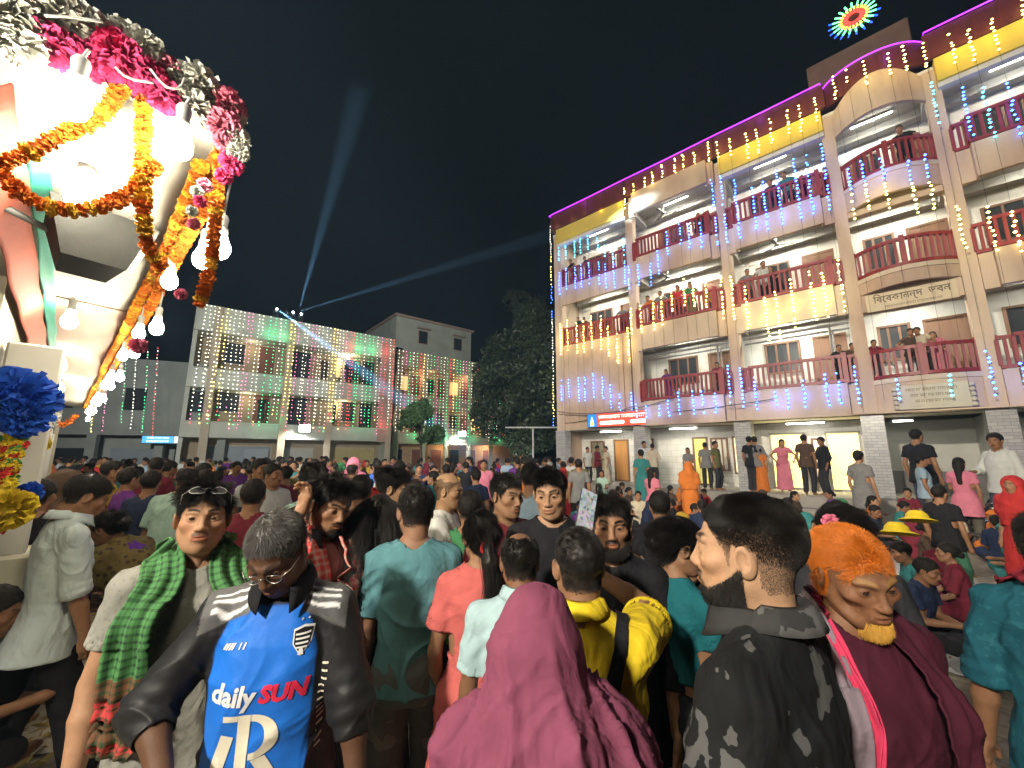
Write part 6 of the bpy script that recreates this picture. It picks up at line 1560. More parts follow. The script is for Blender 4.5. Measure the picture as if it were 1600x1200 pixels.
for x0, x1, w0 in ((-.5, -.34, .09), (-.38, -.22, .08), (-.26, -.10, .08), (-.14, .0, .07), (.16, .26, .05), (.34, .44, .06)): q.add([(x0, -.5, 0), (x0 + w0, -.5, 0), (x1 + w0, .5, 0), (x1, .5, 0)], [(0, 1, 2, 3)])
cloth_print(pr['root'], g, bvj, q.mesh('p', whp), .095, 1.322, .070, .016, whp, 'print', 0, .003, 1, .12)
def shield(k, dy=0): return [(-.5 * k, .5 * k + dy), (0, .62 * k + dy), (.5 * k, .5 * k + dy), (.45 * k, -.1 * k + dy), (0, -.65 * k + dy), (-.45 * k, -.1 * k + dy)]
for k, m_, of in ((1.0, whp, .002), (.86, black, .0035)):
    q = MB(); q.add([(x, y, 0) for x, y in shield(k)], [tuple(range(6))]); cloth_print(pr['root'], g, bvj, q.mesh('p', m_), -.092, 1.33, .056 * k, .075 * k, m_, 'crest', 0, of)
for k in range(4):
    q = MB(); q.add([(-.5, -.5, 0), (.5, -.5, 0), (.5, .5, 0), (-.5, .5, 0)], [(0, 1, 2, 3)]); cloth_print(pr['root'], g, bvj, q.mesh('p', whp), -.092, 1.348 - k * .0105, .040 - .003 * k, .0045, whp, 'crest', 0, .005)
q = MB(); q.add([(-.5, -.5, 0), (.5, -.5, 0), (.3, .5, 0), (-.3, .5, 0)], [(0, 1, 2, 3)]); cloth_print(pr['root'], g, bvj, q.mesh('p', whp), -.092, 1.306, .016, .016, whp, 'crest', 0, .005)
for dx in (-.009, .009): q = MB(); q.octa((0, 0, 0), .5); cloth_print(pr['root'], g, bvj, q.mesh('p', blu and whp if 0 else whp), -.092 + dx, 1.382, .008, .008, whp, 'star', 0, .004)
for k in range(13):
    q = MB(); q.add([(-.5, -.5, 0), (.5, -.5, 0), (.5, .5, 0), (-.5, .5, 0)], [(0, 1, 2, 3)]); cloth_print(pr['root'], g, bvj, q.mesh('p', whp), -.158 - .006 * (k < 3), 1.255 - k * .021, .018 - .0004 * k, .006, creamp, 'trim_mark', 0, .003)
glasses(pr['root'], g, (0, .098, -.008), mat('steel_frame', (.35, .33, .3), .3, .05, metal=.7))
mb = MB(); w_ = g.wr[1] - g.hdir[1] * .02; ax_ = nrm(np.cross(g.hdir[1], A_(0, 0, 1))); bx_ = np.cross(g.hdir[1], ax_); mb.tube([tuple(w_ + (ax_ * math.cos(a) + bx_ * math.sin(a)) * .033) for a in np.linspace(0, 6.283, 17)], .005, 6); mb.build('bracelet', mat('red_thread', (.65, .03, .05), .7), pr['root'])
# ---- man with the red check scarf, hand on his hair
pr = man(524, 744, 1.92, 24, 'young man with red checked scarf touching his hair and looking down', dict(hpitch=16, hyaw=8, hroll=-4, ra=dict(w=(.14, .07, 1.56), hint=(.5, .3, -1), hdir=(-.35, -.1, 1), thumb=(-.2, 1, 0), hand='half')), (.28, .15, .085), dict(moustache=.85, beard=.55, brow=.95), dict(style='quiff', len=.06, n=7000, curl=.5, rad=.0005, t=.0025, beard=dict(n=700, len=.01, chin=1)), dict(mat=CM('dusty_pink_cloth', (.42, .16, .15)), sleeve=.6, wr=0.0068), tr(dark), collar=dict(mat=dark))
g = pr['g']; bv = bvh_of(pr['sv'], pr['sf']); gr = gamcha('red_check_scarf', (.62, .05, .05), (.52, .35, .28), (.45, .03, .03), (.55, .30, .18), .03)
for s in (1, -1): ribbon(pr['root'], g, bv, neck_path(g, s, 1.02, .09), .14, gr, 'scarf', seed=s + 2, pleat=.010, npl=2.2)
# ---- row behind
man(492, 722, 2.65, -150, 'man in dark brown shirt and cap behind the red scarf', dict(hyaw=-30), SKINS[1], {}, dict(style='short', len=.03, n=3500), dict(mat=brownc, sleeve=.6), tr(dark))
man(594, 772, 2.15, -170, 'woman with loose long black hair and green top', dict(hyaw=-12, hpitch=10), SKINS[1], {}, dict(style='long', shape='long', len=.40, n=7000, rad=.0005, t=.006), dict(mat=greent, sleeve=.6), dict(kind='skirt', mat=dark), fem=True)
man(614, 733, 2.75, 82, 'young man with short hair and navy tee shown in right profile', dict(hyaw=-6, hpitch=6), (.38, .22, .13), dict(brow=.9), dict(style='fringe', len=.045, n=5000), dict(mat=navy, sleeve=.5), tr(dark))
man(652, 757, 1.96, 178, 'man in teal tee shirt and grey jeans seen from behind', dict(hyaw=14, hpitch=5, ra=dict(w=(.24, .10, .82)), la=dict(w=(-.22, .12, .82))), (.26, .14, .085), {}, dict(style='short', len=.022, n=6500, mat=hairg if 0 else hairm, t=.0025), dict(mat=tealt, sleeve=.8, hem=.85, ease=.008, flare=.01, loose=.012, wr=0.0095, ax=(8, 8, 3)), tr(jean, loose=.03))
man(698, 738, 2.85, 76, 'bald man in white tee shirt turned right', dict(hyaw=-6, hpitch=4, ra=dict(w=(.2, .34, 1.12), hand='grip')), (.38, .22, .12), dict(brow=.5, bald=1.05, scalp=.45), dict(style='buzz', len=.008, n=2500, bald=1.05, shell=False), dict(mat=whitet, sleeve=.5), tr(dark))
# ---- girl in coral dress
pr = man(752, 797, 1.90, 178, 'girl in long coral dress with a black ponytail and red hair tie', dict(hyaw=18, hpitch=4), (.30, .16, .09), {}, dict(style='back', shape='pony', len=.06, n=6000, t=.0025), dict(mat=coralc, sleeve=.65, hem=.93, flare=.0, wr=0.0068, ease=.014, loose=.015), dict(kind='skirt', mat=coralc, flare=.16, hemz=.10, pleats=16, pl=1.2, wr=0.0081), fem=True)
g = pr['g']; n = 900; q = np.random.default_rng(5); K = 9; base = np.array([0, -.112, .0]) + q.normal(size=(n, 3)) * A_(.016, .012, .016); pts = []
for k in range(K): t = k / (K - 1); pts.append(base * (1 - 0) + A_(.02 * t + .012 * math.sin(t * 5), -.035 * math.sin(t * 2.4), -.46 * t) + (q.normal(size=(n, 3)) * A_(.012, .008, .006) * (t * .9 + .1)))
A = np.stack(pts, 1).reshape(-1, 3); curves_obj('ponytail', g.hc + A @ g.Rh.T, n, K, .0007, pr['root'], hairm)
mb = MB(); mb.tube([tuple(hp(g, (.028 * math.cos(a), -.13, -.035 + .028 * math.sin(a)))) for a in np.linspace(0, 6.283, 13)], .009, 6); mb.build('hair_tie', redc, pr['root'])
# ---- man in light blue with the maroon shawl
pr = man(812, 831, 1.66, 180, 'balding man in light blue collared shirt seen from behind', dict(hyaw=4, hpitch=10, la=dict(w=(-.25, .06, .84))), (.20, .10, .055), dict(bald=.85, scalp=.9), dict(style='short', len=.02, n=6500, bald=.85, t=.0025), dict(mat=ltblue, sleeve=.72, hem=.76, ease=.008, flare=.01, loose=.012, wr=0.0068), tr(dark), collar=dict(mat=ltblue))
# ---- short woman wrapped in the maroon shawl, head covered
ps = dict(hpitch=12, lean=6, side=-5)
pr = man(838, 925, 1.0, 178, 'short woman wrapped over her head in a big maroon shawl, nearest the camera', ps, SKINS[1], {}, dict(style='none'), dict(mat=dark, sleeve=.6), dict(kind='saree', mat=maroonsh, flare=.10), fem=True)
g = pr['g']; f_ = Field((-.6, -.6, .45), (.6, .55, 1.75), .009)
f_.ell(hp(g, (0, -.03, .03)), (.082, .105, .108), .02, 'u', g.Rh); f_.ell(hp(g, (.01, -.06, .105)), (.05, .06, .022), .05, 'u', g.Rh); f_.cap(hp(g, (0, -.05, -.02)), g.T(0, -.05, 1.40), .10, .135, .08)
for s in (1, -1): f_.cap(g.T(s * .02, -.03, 1.41), g.sh[s] + A_(-s * .01, 0, -.01), .085, .07, .09); f_.cap(g.sh[s], g.sh[s] + A_(s * .05, .02, -.45), .075, .10, .08)
f_.loft(g.hip, np.eye(3), [-.45, -.15, .10, .32, .46, .52], [.31, .285, .25, .215, .15, .09], [.27, .25, .22, .19, .14, .09], [-.05, -.04, -.02, -.01, 0, 0], 2.1, .10)
f_.ell(hp(g, (0, .10, -.03)), (.068, .085, .095), .012, 's', g.Rh)
V, F = f_.mesh(); V = smooth_v(V, F, 2, .5); Nn = vnormals(V, F); ap = hp(g, (.02, -.06, .08)); rel_ = V - ap
th = np.arctan2(rel_[:, 0], -rel_[:, 1] + .12); dist = np.clip((ap[2] - V[:, 2]), 0, 2); wv = vnoise(V * 3.0, 5)
fo = np.sin(th * 8 + 3.5 * wv + 3.0 * dist) ; fo = np.sign(fo) * np.abs(fo) ** .8; f2 = (1 - np.abs(np.sin(th * 7.5 - 1.3 + 2.5 * vnoise(V * 2.3, 8) + dist * 3.2))) ** 3; f4 = .6 * (1 - np.abs(np.sin(th * 13 + .7 + 1.6 * vnoise(V * 1.8, 18) - dist * 1.2))) ** 4 + .35 * (1 - np.abs(np.sin(th * 19 + 2.0 * vnoise(V * 2.4, 28)))) ** 5; f3 = (1 - np.abs(vnoise((V @ np.array([[.75, 0, .66], [0, 1, 0], [-.66, 0, .75]])) * np.array([15, 10, 3.5]), 12))) ** 4
V = V + Nn * ((.006 * fo + .022 * f2 + .012 * f3 + .013 * f4) * (.35 * sstep(dist, .0, .05) + .65 * sstep(dist, .03, .25)) + .005 * (1 - np.abs(vnoise(V * np.array([26, 16, 9]) + wv[:, None], 9))) ** 3)[:, None]
link('shawl', mesh_np('shawl', V, F, [maroonsh], True), pr['root'])
# ---- man in yellow holding up a phone
pr = man(905, 823, 1.30, 176, 'man in yellow shirt with black strap and glasses holding up a phone', dict(hyaw=22, hpitch=3, ra=dict(w=(.02, .30, 1.50), hint=(1, -.1, -.5), hand='grip', thumb=(-1, 0, .3), hdir=(-.3, .3, 1)), la=dict(w=(-.16, .28, 1.10))), (.24, .125, .07), dict(brow=.6), dict(style='buzz', len=.010, n=9000, t=.002, rad=.0004), dict(mat=yellowc, sleeve=.62, hem=.78, ease=.022, loose=.02, wr=0.0068), tr(dark), collar=dict(mat=yellowc, r=.068), fat=.012)
g = pr['g']; bv = bvh_of(pr['sv'], pr['sf']); glasses(pr['root'], g, (0, .096, -.002), mat('black_frame', (.02, .02, .02), .3))
ribbon(pr['root'], g, bv, [g.T(.11, .12, 1.25), g.T(.115, .06, 1.40), g.T(.12, -.03, 1.435), g.T(.10, -.11, 1.34), g.T(.02, -.13, 1.18), g.T(-.10, -.12, 1.0)], .04, black, 'strap', pleat=.0005)
pc = aty(916, 797, 1.55); ph = empty('smartphone', pc, R(8), 'smartphone held up above the yellow shirt showing the crowd on screen', 'phone'); ph.rotation_euler = (R(-18), R(24), R(20))
mb = MB(); mb.box(-.036, -.004, -.075, .036, .004, .075, bev=.003); mb.build('case', mat('phone_case', (.02, .02, .025), .3), ph)
def screen_mat():
    m, nt, b = new_mat('phone_screen'); L = nt.links.new; tc = N(nt, 'ShaderNodeTexCoord'); no = N(nt, 'ShaderNodeTexVoronoi'); no.inputs['Scale'].default_value = 90; L(tc.outputs['Object'], no.inputs[0]); mx = N(nt, 'ShaderNodeHueSaturation'); mx.inputs['Saturation'].default_value = .35; mx.inputs['Value'].default_value = .8; L(no.outputs['Color'], mx.inputs['Color'])
    L(mx.outputs[0], b.inputs['Emission Color']); b.inputs['Emission Strength'].default_value = .75; b.inputs['Base Color'].default_value = (.02, .02, .02, 1); b.inputs['Roughness'].default_value = .1; return m
mb = MB(); mb.box(-.034, -.0062, -.073, .034, -.0045, .073); mb.build('screen', screen_mat(), ph)
# ---- faces beyond
man(858, 730, 2.15, 2, 'smiling boy in black tee shirt with short fringe facing the camera', dict(hyaw=-12, hpitch=8, hroll=3), (.36, .21, .125), dict(brow=.9, lip=.6), dict(style='fringe', len=.04, n=6000, t=.0025), dict(mat=black, sleeve=.6), tr(dark))
man(789, 739, 2.40, 34, 'young man with maroon top and short hair looking right, beside the boy', dict(hyaw=6, hpitch=4), (.27, .15, .085), dict(brow=.9, moustache=.45), dict(style='short', len=.03, n=5500), dict(mat=marc, sleeve=.6), tr(dark))
man(952, 772, 1.78, -4, 'bearded man in black shirt looking at the camera beside the phone', dict(hpitch=2, hyaw=6), (.29, .155, .09), dict(beard=1, moustache=1, brow=1, beardc=(.012, .01, .009)), dict(style='short', len=.04, n=6500, t=.0025, beard=dict(n=3500, len=.022)), dict(mat=black, sleeve=1.5), tr(black))
pr = man(1063, 808, 1.75, 130, 'woman with hair in a bun, teal blouse and black saree seen from behind', dict(hyaw=-22, hpitch=14, la=dict(w=(-.26, .0, .84)), ra=dict(w=(.1, .3, 1.05))), (.28, .15, .085), {}, dict(style='back', shape='bun', len=.07, n=6000, t=.0025), dict(mat=tealb, sleeve=.5, hem=1.08, deep=.075, wr=0.0041, ease=.004, flare=-.02), dict(kind='saree', mat=black, flare=.05, pleats=9), fem=True)
g = pr['g']; bv = bvh_of(pr['sv'], pr['sf']); ribbon(pr['root'], g, bv, [g.T(.16, .10, .98), g.T(.06, .14, 1.2), g.T(-.06, .10, 1.40), g.T(-.105, -.02, 1.44), g.T(-.11, -.12, 1.30), g.T(-.12, -.15, 1.1), g.T(-.13, -.17, .85)], .19, CM('black_saree_pale_border', (.016, .016, .02), pattern='blot', col2=(.30, .25, .23), sc=6), 'saree_end', pleat=.007, npl=3)
# ---- man in the right foreground, head turned away
pr = man(1182, 768, .90, -108, 'bearded man with short fade haircut and black print shirt looking away', dict(hyaw=10, hpitch=-1, ra=dict(w=(.26, .05, .84)), la=dict(w=(-.26, .05, .84))), (.44, .26, .155), dict(beard=1.0, moustache=.9, brow=.9, scalp=.92, fade=1, beardc=(.02, .015, .012)), dict(style='fade', len=.015, n=48000, rad=.00028, shell=False, beard=dict(n=5000, len=.010)), dict(mat=pattern_black, sleeve=.75, hem=.76, ease=.018, wr=0.0074, loose=.02), tr(black), sizes=(.0022, .008, .0055, .012))
g = pr['g']; v, f = collar_mesh(g, .067, .030, .028); o = link('collar', mesh_np('collar', v, f, [CM('grey_print_collar', (.035, .035, .036), pattern='blot', col2=(.09, .09, .09), sc=12)], True), pr['root']); o.modifiers.new('t', 'SOLIDIFY').thickness = .004
# ---- old man with the orange hair
pr = man(1318, 822, 1.12, 40, 'old man with henna orange hair and yellow chin beard in a maroon wrap', dict(lean=6, hpitch=14, hyaw=-6, hroll=5), (.20, .095, .050), dict(browc=(.35, .2, .05), brow=.5, scalp=.9, recede=.075, hair=(.45, .12, .01), lip=.4, moustache=0), dict(style='back', len=.026, n=11000, mat=hairo, smat=hairo, recede=.075, shell=False, t=.0025, beard=dict(n=1500, len=.022, chin=1, mat=hairy)), dict(mat=CM('maroon_vest_cloth', (.06, .010, .022)), sleeve=1.7, wr=0.0081, ease=.02), dict(kind='lungi', mat=dark), old=True)
g = pr['g']; bv = bvh_of(pr['sv'], pr['sf']); ribbon(pr['root'], g, bv, neck_path(g, 1, 1.18, .085), .035, pinkk, 'scarf', pleat=.007, npl=1.5, taper=lambda t: 1 - .4 * t); ribbon(pr['root'], g, bv, [p + g.Rt @ A_(.045, .004, 0) for p in neck_path(g, 1, .95, .10)], .075, CM('grey_mauve_wrap', (.22, .17, .20)), 'wrap', pleat=.007, npl=1.5); ribbon(pr['root'], g, bv, neck_path(g, -1, .95, .11), .12, CM('maroon_vest_cloth', (.06, .010, .022)), 'wrap', pleat=.008, npl=2)
pr = man(1312, 786, 1.75, -160, 'woman with black hair and a pink flower behind the orange haired man', dict(hyaw=20), SKINS[1], {}, dict(style='back', shape='bun', len=.06, n=5000), dict(mat=dark, sleeve=.6), dict(kind='saree', mat=dark), fem=True)
o = link('hair_flower', PM['light pink'][0], pr['root'], hp(pr['g'], (-.075, -.06, .05))); o.scale = (.32,) * 3
# ---- person leaving the frame on the right
pr = man(1632, 800, 1.45, 172, 'person in teal printed kurta with a maroon scarf at the right edge', dict(hyaw=-10, hpitch=10, la=dict(w=(-.26, .03, .84))), SKINS[1], {}, dict(style='short', len=.03, n=5000), dict(mat=tealpat, sleeve=1.1, hem=.5, ease=.012, flare=.02, loose=.012, wr=0.0081), tr(dark))
g = pr['g']; bv = bvh_of(pr['sv'], pr['sf']); ribbon(pr['root'], g, bv, [g.T(.05, .11, 1.36), g.T(.085, .03, 1.45), g.T(.04, -.075, 1.47), g.T(-.05, -.07, 1.47), g.T(-.095, .02, 1.44), g.T(-.07, .10, 1.38)], .10, CM('maroon_scarf_cloth', (.24, .02, .035)), 'scarf', pleat=.012, npl=2)
# ---- crouched woman in olive shawl
loc = aty(262, 805, 2.9); loc[2] = 0
person('stooping woman in olive brown shawl with a purple sleeve', tuple(loc), R(95), 1.55, dict(lean=38, hpitch=30, la=dict(w=(-.04, .40, 1.0), hint=(-1, 0, -.6)), ra=dict(w=(.06, .38, .95), hint=(1, 0, -.6))), SKINS[1], {}, dict(style='back', shape='bun', len=.05, n=4000), dict(mat=purp, sleeve=1.5, ease=.01, hem=.9), dict(kind='saree', mat=oliv), fem=True)
PERS = [o for o in scene.objects if o.name.startswith('person') and o.parent is None]
pr_o = PERS[-1]; g = rig(dict(lean=38, hpitch=30), True)
f_ = Field((-.4, -.5, .4), (.4, .7, 1.7), .012); f_.loft(g.hip, g.Rt, [.02, .2, .36, .46], [.19, .195, .20, .12], [.15, .15, .145, .11], None, 2.3, .05)
for s in (1, -1): f_.cap(g.T(0, -.02, 1.42), g.sh[s], .08, .078, .05); f_.cap(g.sh[s], g.sh[s] + A_(s * .05, .06, -.16), .075, .075, .04)
v, f = f_.mesh(); v = wrinkle(v, f, .010, 61, (9, 9, 6)); link('shawl', mesh_np('shawl', v, f, [oliv], True), pr_o)
# ================================================================== people further off
OC = cloth_mat('crowd_shirt_cloth', (1, 1, 1), objcol=True); OT = cloth_mat('crowd_trouser_cloth', (1, 1, 1), objcol=True)
SHC = {'white': (.50, .52, .50), 'pale blue': (.28, .38, .46), 'navy': (.02, .03, .07), 'black': (.015, .015, .018), 'maroon': (.16, .02, .035), 'red': (.42, .03, .03), 'olive': (.12, .12, .05), 'brown': (.08, .05, .035), 'teal': (.04, .20, .20), 'mustard': (.42, .26, .03), 'pink': (.55, .17, .24), 'purple': (.12, .03, .20), 'grey': (.18, .18, .18), 'green': (.05, .20, .08), 'orange': (.55, .16, .03), 'mint': (.36, .52, .44), 'blue': (.04, .12, .42), 'cream': (.50, .44, .33)}
def tint(root, top, bot=None):
    for ch in root.children:
        n = ch.name.split('.')[0]
        if n in ('shirt', 'veil', 'blouse', 'saree', 'shawl', 'skirt'): ch.color = (*top, 1)
        if n in ('trousers', 'shorts', 'lungi'): ch.color = (*(bot or (.03, .03, .035)), 1)
    return root
def clone(proto, loc, rz, k, label, group, top, bot=None):
    r = proto.copy(); COL.objects.link(r); r.location = loc; r.rotation_euler = (0, 0, rz); r.scale = (k, k, k); r['label'] = label
    if group: r['group'] = group
    for ch in proto.children:
        c = ch.copy(); COL.objects.link(c); c.parent = r
    return tint(r, top, bot)
ot = lambda **k: dict(kind='trousers', mat=OT, **k)
os_ = lambda **k: dict(mat=OC, **k)
def proto(tag, pose, skin, head, hair, top, bottom, res='lo', **kw):
    d = person('prototype ' + tag, (0, 0, 0), 0, 1.70, pose, skin, head, hair, top, bottom, res=res, **kw); return d['root']
SITLEG = dict(hz=.16, rl=dict(k=(.30, .28, .20), a=(-.06, .36, .07), toe=(-1, .3, 0)), ll=dict(k=(-.30, .28, .20), a=(.06, .30, .06), toe=(1, .3, 0)))
SIT = dict(SITLEG, lean=8, ra=dict(w=(.20, .34, .22)), la=dict(w=(-.18, .36, .24)))
SIT2 = dict(SITLEG, lean=18, hpitch=16, ra=dict(w=(.06, .40, .34)), la=dict(w=(-.10, .38, .30)))
KNEEL = dict(hz=.30, lean=10, rl=dict(k=(.12, .36, .10), a=(.10, -.10, .07)), ll=dict(k=(-.12, .36, .10), a=(-.10, -.10, .07)), ra=dict(w=(.14, .34, .50)), la=dict(w=(-.12, .36, .48)))
LEANR = dict(lean=22, hpitch=6, ra=dict(w=(.26, .40, 1.00), hint=(1, -.4, -.2)), la=dict(w=(-.26, .40, 1.00), hint=(-1, -.4, -.2)))
PROTO = dict(
    man=proto('a', dict(), SKINS[0], {}, dict(style='short'), os_(), ot()),
    man2=proto('b', dict(hyaw=20, hpitch=8, ra=dict(w=(.16, .30, 1.10))), SKINS[1], dict(moustache=.8), dict(style='short', t=.016), os_(sleeve=1.6), ot()),
    phone=proto('c', dict(hpitch=-4, ra=dict(w=(.10, .32, 1.56), hint=(1, 0, -.6)), la=dict(w=(-.06, .34, 1.50), hint=(-1, 0, -.6))), SKINS[0], {}, dict(style='short'), os_(), ot()),
    bald=proto('d', dict(hyaw=-18), SKINS[4], dict(bald=.9, moustache=.6), dict(style='short', bald=.9, t=.006), os_(sleeve=.7, ease=.02), dict(kind='lungi', mat=OT), fat=.02),
    veil=proto('e', dict(), SKINS[4], {}, dict(style='none'), os_(), dict(kind='saree', mat=OC), fem=True, veil=dict(mat=OC)),
    lady=proto('f', dict(hyaw=15), SKINS[2], {}, dict(style='bun'), os_(hem=1.0), dict(kind='saree', mat=OC), fem=True),
    girl=proto('g', dict(hyaw=-10, la=dict(w=(-.1, .3, 1.1))), SKINS[0], {}, dict(style='long'), os_(hem=.6, flare=.05), ot(loose=.02), fem=True),
    sitlady=proto('h', SIT, SKINS[4], {}, dict(style='bun'), os_(sleeve=.9), dict(kind='saree', mat=OC), fem=True, res='mid'),
    sitveil=proto('i', SIT2, SKINS[0], {}, dict(style='none'), os_(), dict(kind='saree', mat=OC), fem=True, veil=dict(mat=OC), res='mid'),
    sitman=proto('j', SIT2, SKINS[1], dict(moustache=.7), dict(style='short'), os_(), ot(), res='mid'),
    kneel=proto('k', KNEEL, SKINS[2], {}, dict(style='pony'), os_(sleeve=.6), ot(), fem=True, res='mid'),
    lean=proto('l', LEANR, SKINS[0], {}, dict(style='short'), os_(), ot()),
    leang=proto('m', LEANR, SKINS[2], {}, dict(style='long'), os_(sleeve=.5), dict(kind='saree', mat=OC), fem=True),
    midman=proto('n', dict(hyaw=12, la=dict(w=(-.2, .2, .95))), SKINS[0], dict(moustache=.7, brow=.9), dict(style='short', t=.013), os_(sleeve=.65, wr=.007), ot(), res='mid'),
    midbald=proto('o', dict(lean=14, hpitch=12), SKINS[4], dict(bald=.95), dict(style='short', bald=.95, t=.005), os_(sleeve=.7, ease=.02, wr=.007), ot(), res='mid'))
usedp = set()
def place(kind, loc, rz, h_, label, col, group=None, bot=None):
    k = h_ / 1.70; p = PROTO[kind]
    if kind in usedp: return clone(p, loc, rz, k, label, group, SHC[col], bot)
    usedp.add(kind); p.location = loc; p.rotation_euler = (0, 0, rz); p.scale = (k, k, k); p['label'] = label
    if group: p['group'] = group
    return tint(p, SHC[col], bot)
def stand(kind, px, py, d, rel, label, col, group=None, bot=None, lift=0.0):
    t = aty(px, py, d); return place(kind, (t[0], t[1], lift), face_to(t, (0, 0)) + R(rel), t[2] - lift, label, col, group, bot)
TR = [(.03, .03, .035), (.05, .06, .09), (.10, .09, .07), (.16, .15, .13), (.02, .02, .02)]
taken = []
# those that stand out behind the front row
for a in (('midbald', 278, 728, 3.7, 150, 'man in pale mint shirt bending away beside the stall', 'mint'), ('midman', 322, 736, 4.2, 170, 'man in light green shirt behind the mint shirt', 'green'), ('midman', 398, 752, 3.1, 160, 'person in maroon shirt behind the green scarf', 'maroon'), ('midman', 408, 719, 5.0, 20, 'man in white shirt facing the camera, left of a pair', 'white'), ('midman', 428, 727, 4.6, 30, 'man in white shirt with hand at his chin, right of a pair', 'white'),
          ('midbald', 466, 738, 3.3, 130, 'balding man in mint shirt turned away', 'mint'), ('midman', 178, 722, 5.2, 80, 'man in mustard yellow shirt near the stall', 'mustard'), ('midman', 205, 733, 4.6, 110, 'person in purple shirt near the stall', 'purple'), ('midman', 238, 738, 4.3, 150, 'person in striped navy shirt near the stall', 'navy'), ('man2', 246, 717, 6.3, 160, 'person in maroon shirt far behind the navy shirt', 'maroon'),
          ('veil', 108, 738, 3.4, 70, 'woman in brown veil beside the stall', 'brown'), ('man', 66, 752, 3.0, 150, 'dark haired person in black behind the white shirt', 'black'), ('man2', 590, 720, 8.0, 170, 'person in bright blue shirt in the crowd', 'blue'), ('veil', 553, 716, 7.5, 170, 'person in pink headscarf in the crowd', 'pink'), ('phone', 625, 722, 6.0, 175, 'person raising a phone in the crowd', 'brown'), ('man', 565, 745, 3.2, 170, 'person in red top behind the red scarf', 'red'),
          ('midman', 830, 726, 3.6, 150, 'man in pale blue shirt behind the boy', 'pale blue'), ('man', 735, 770, 2.7, 170, 'person in green top behind the coral dress', 'green'), ('midman', 1030, 770, 3.2, 170, 'dark haired person in black in front of the seated women', 'black')):
    stand(*a); taken.append(aty(a[1], 720, a[3])[:2])
o = place('sitman', tuple(np.array([*aty(-95, 925, 2.15)[:2], 0.25])), R(-60), 1.65, 'person in black sitting low at the left frame edge', 'black')
# dense crowd between the stall and the far buildings
front = [np.array(o.location[:2]) for o in scene.objects if o.name.startswith('person') and o.parent is None]
kinds = ['man', 'man2', 'man', 'phone', 'bald', 'man2', 'veil', 'lady', 'girl', 'man']; cols = ['white', 'pale blue', 'navy', 'black', 'maroon', 'olive', 'brown', 'teal', 'grey', 'black', 'navy', 'brown', 'grey', 'red', 'cream', 'pink', 'mustard', 'purple', 'orange', 'green']
q = random.Random(11); cand = []
for _ in range(14000):
    d = 3.6 + 17.5 * q.random() ** .75; px = q.uniform(60, 905); p = aty(px, 711, d)[:2]
    if d < 9 and px > 860: continue
    if Sl((p[0], p[1], 0))[1] > -.5 and Sl((p[0], p[1], 0))[0] < LEN + .5: continue
    if (p[0] - RP0[0]) * RX[0] + (p[1] - RP0[1]) * RX[1] > -1 and (p[0] - RP0[0]) * -RX[1] + (p[1] - RP0[1]) * RX[0] > -2.0: continue
    if any((p[0] - t[0]) ** 2 + (p[1] - t[1]) ** 2 < .62 ** 2 for t in cand) or any((p[0] - t[0]) ** 2 + (p[1] - t[1]) ** 2 < .75 ** 2 for t in front): continue
    cand.append((p[0], p[1], d, px))
    if len(cand) >= 195: break
def where(px, d):
    a = 'by the stall' if px < 260 else 'before the green block' if px < 560 else 'before the corner block' if px < 740 else 'before the large tree'
    b = 'near the front' if d < 6.5 else 'midway back' if d < 12 else 'far back'
    return b + ' ' + a
DESC = dict(man='bareheaded man', man2='man with folded arm', phone='person raising a phone', bald='balding man', veil='veiled woman', lady='woman with a bun', girl='long-haired girl')
DIRS = ((180, 'seen from behind'), (160, 'seen from behind'), (-170, 'seen from behind'), (120, 'turned right'), (90, 'facing right'), (-120, 'turned left'), (-90, 'facing left'), (15, 'facing the camera'), (-15, 'facing the camera'), (178, 'seen from behind'))
for i, (x, y, d, px) in enumerate(cand):
    kd = q.choice(kinds); c = q.choice(cols); ht = q.uniform(1.56, 1.76) if kd not in ('veil', 'lady', 'girl') else q.uniform(1.45, 1.6)
    dr = q.choice(DIRS); rz = face_to((x, y), (0, 0)) + R(dr[0] + q.uniform(-15, 15)); bt = q.choice(TR)
    place(kd, (x, y, 0), rz, ht, '%s%s in %s %s, %s' % ('tall ' if ht > 1.7 else '', DESC[kd], c, dr[1], where(px, d)), c, 'crowd in the courtyard', bt)
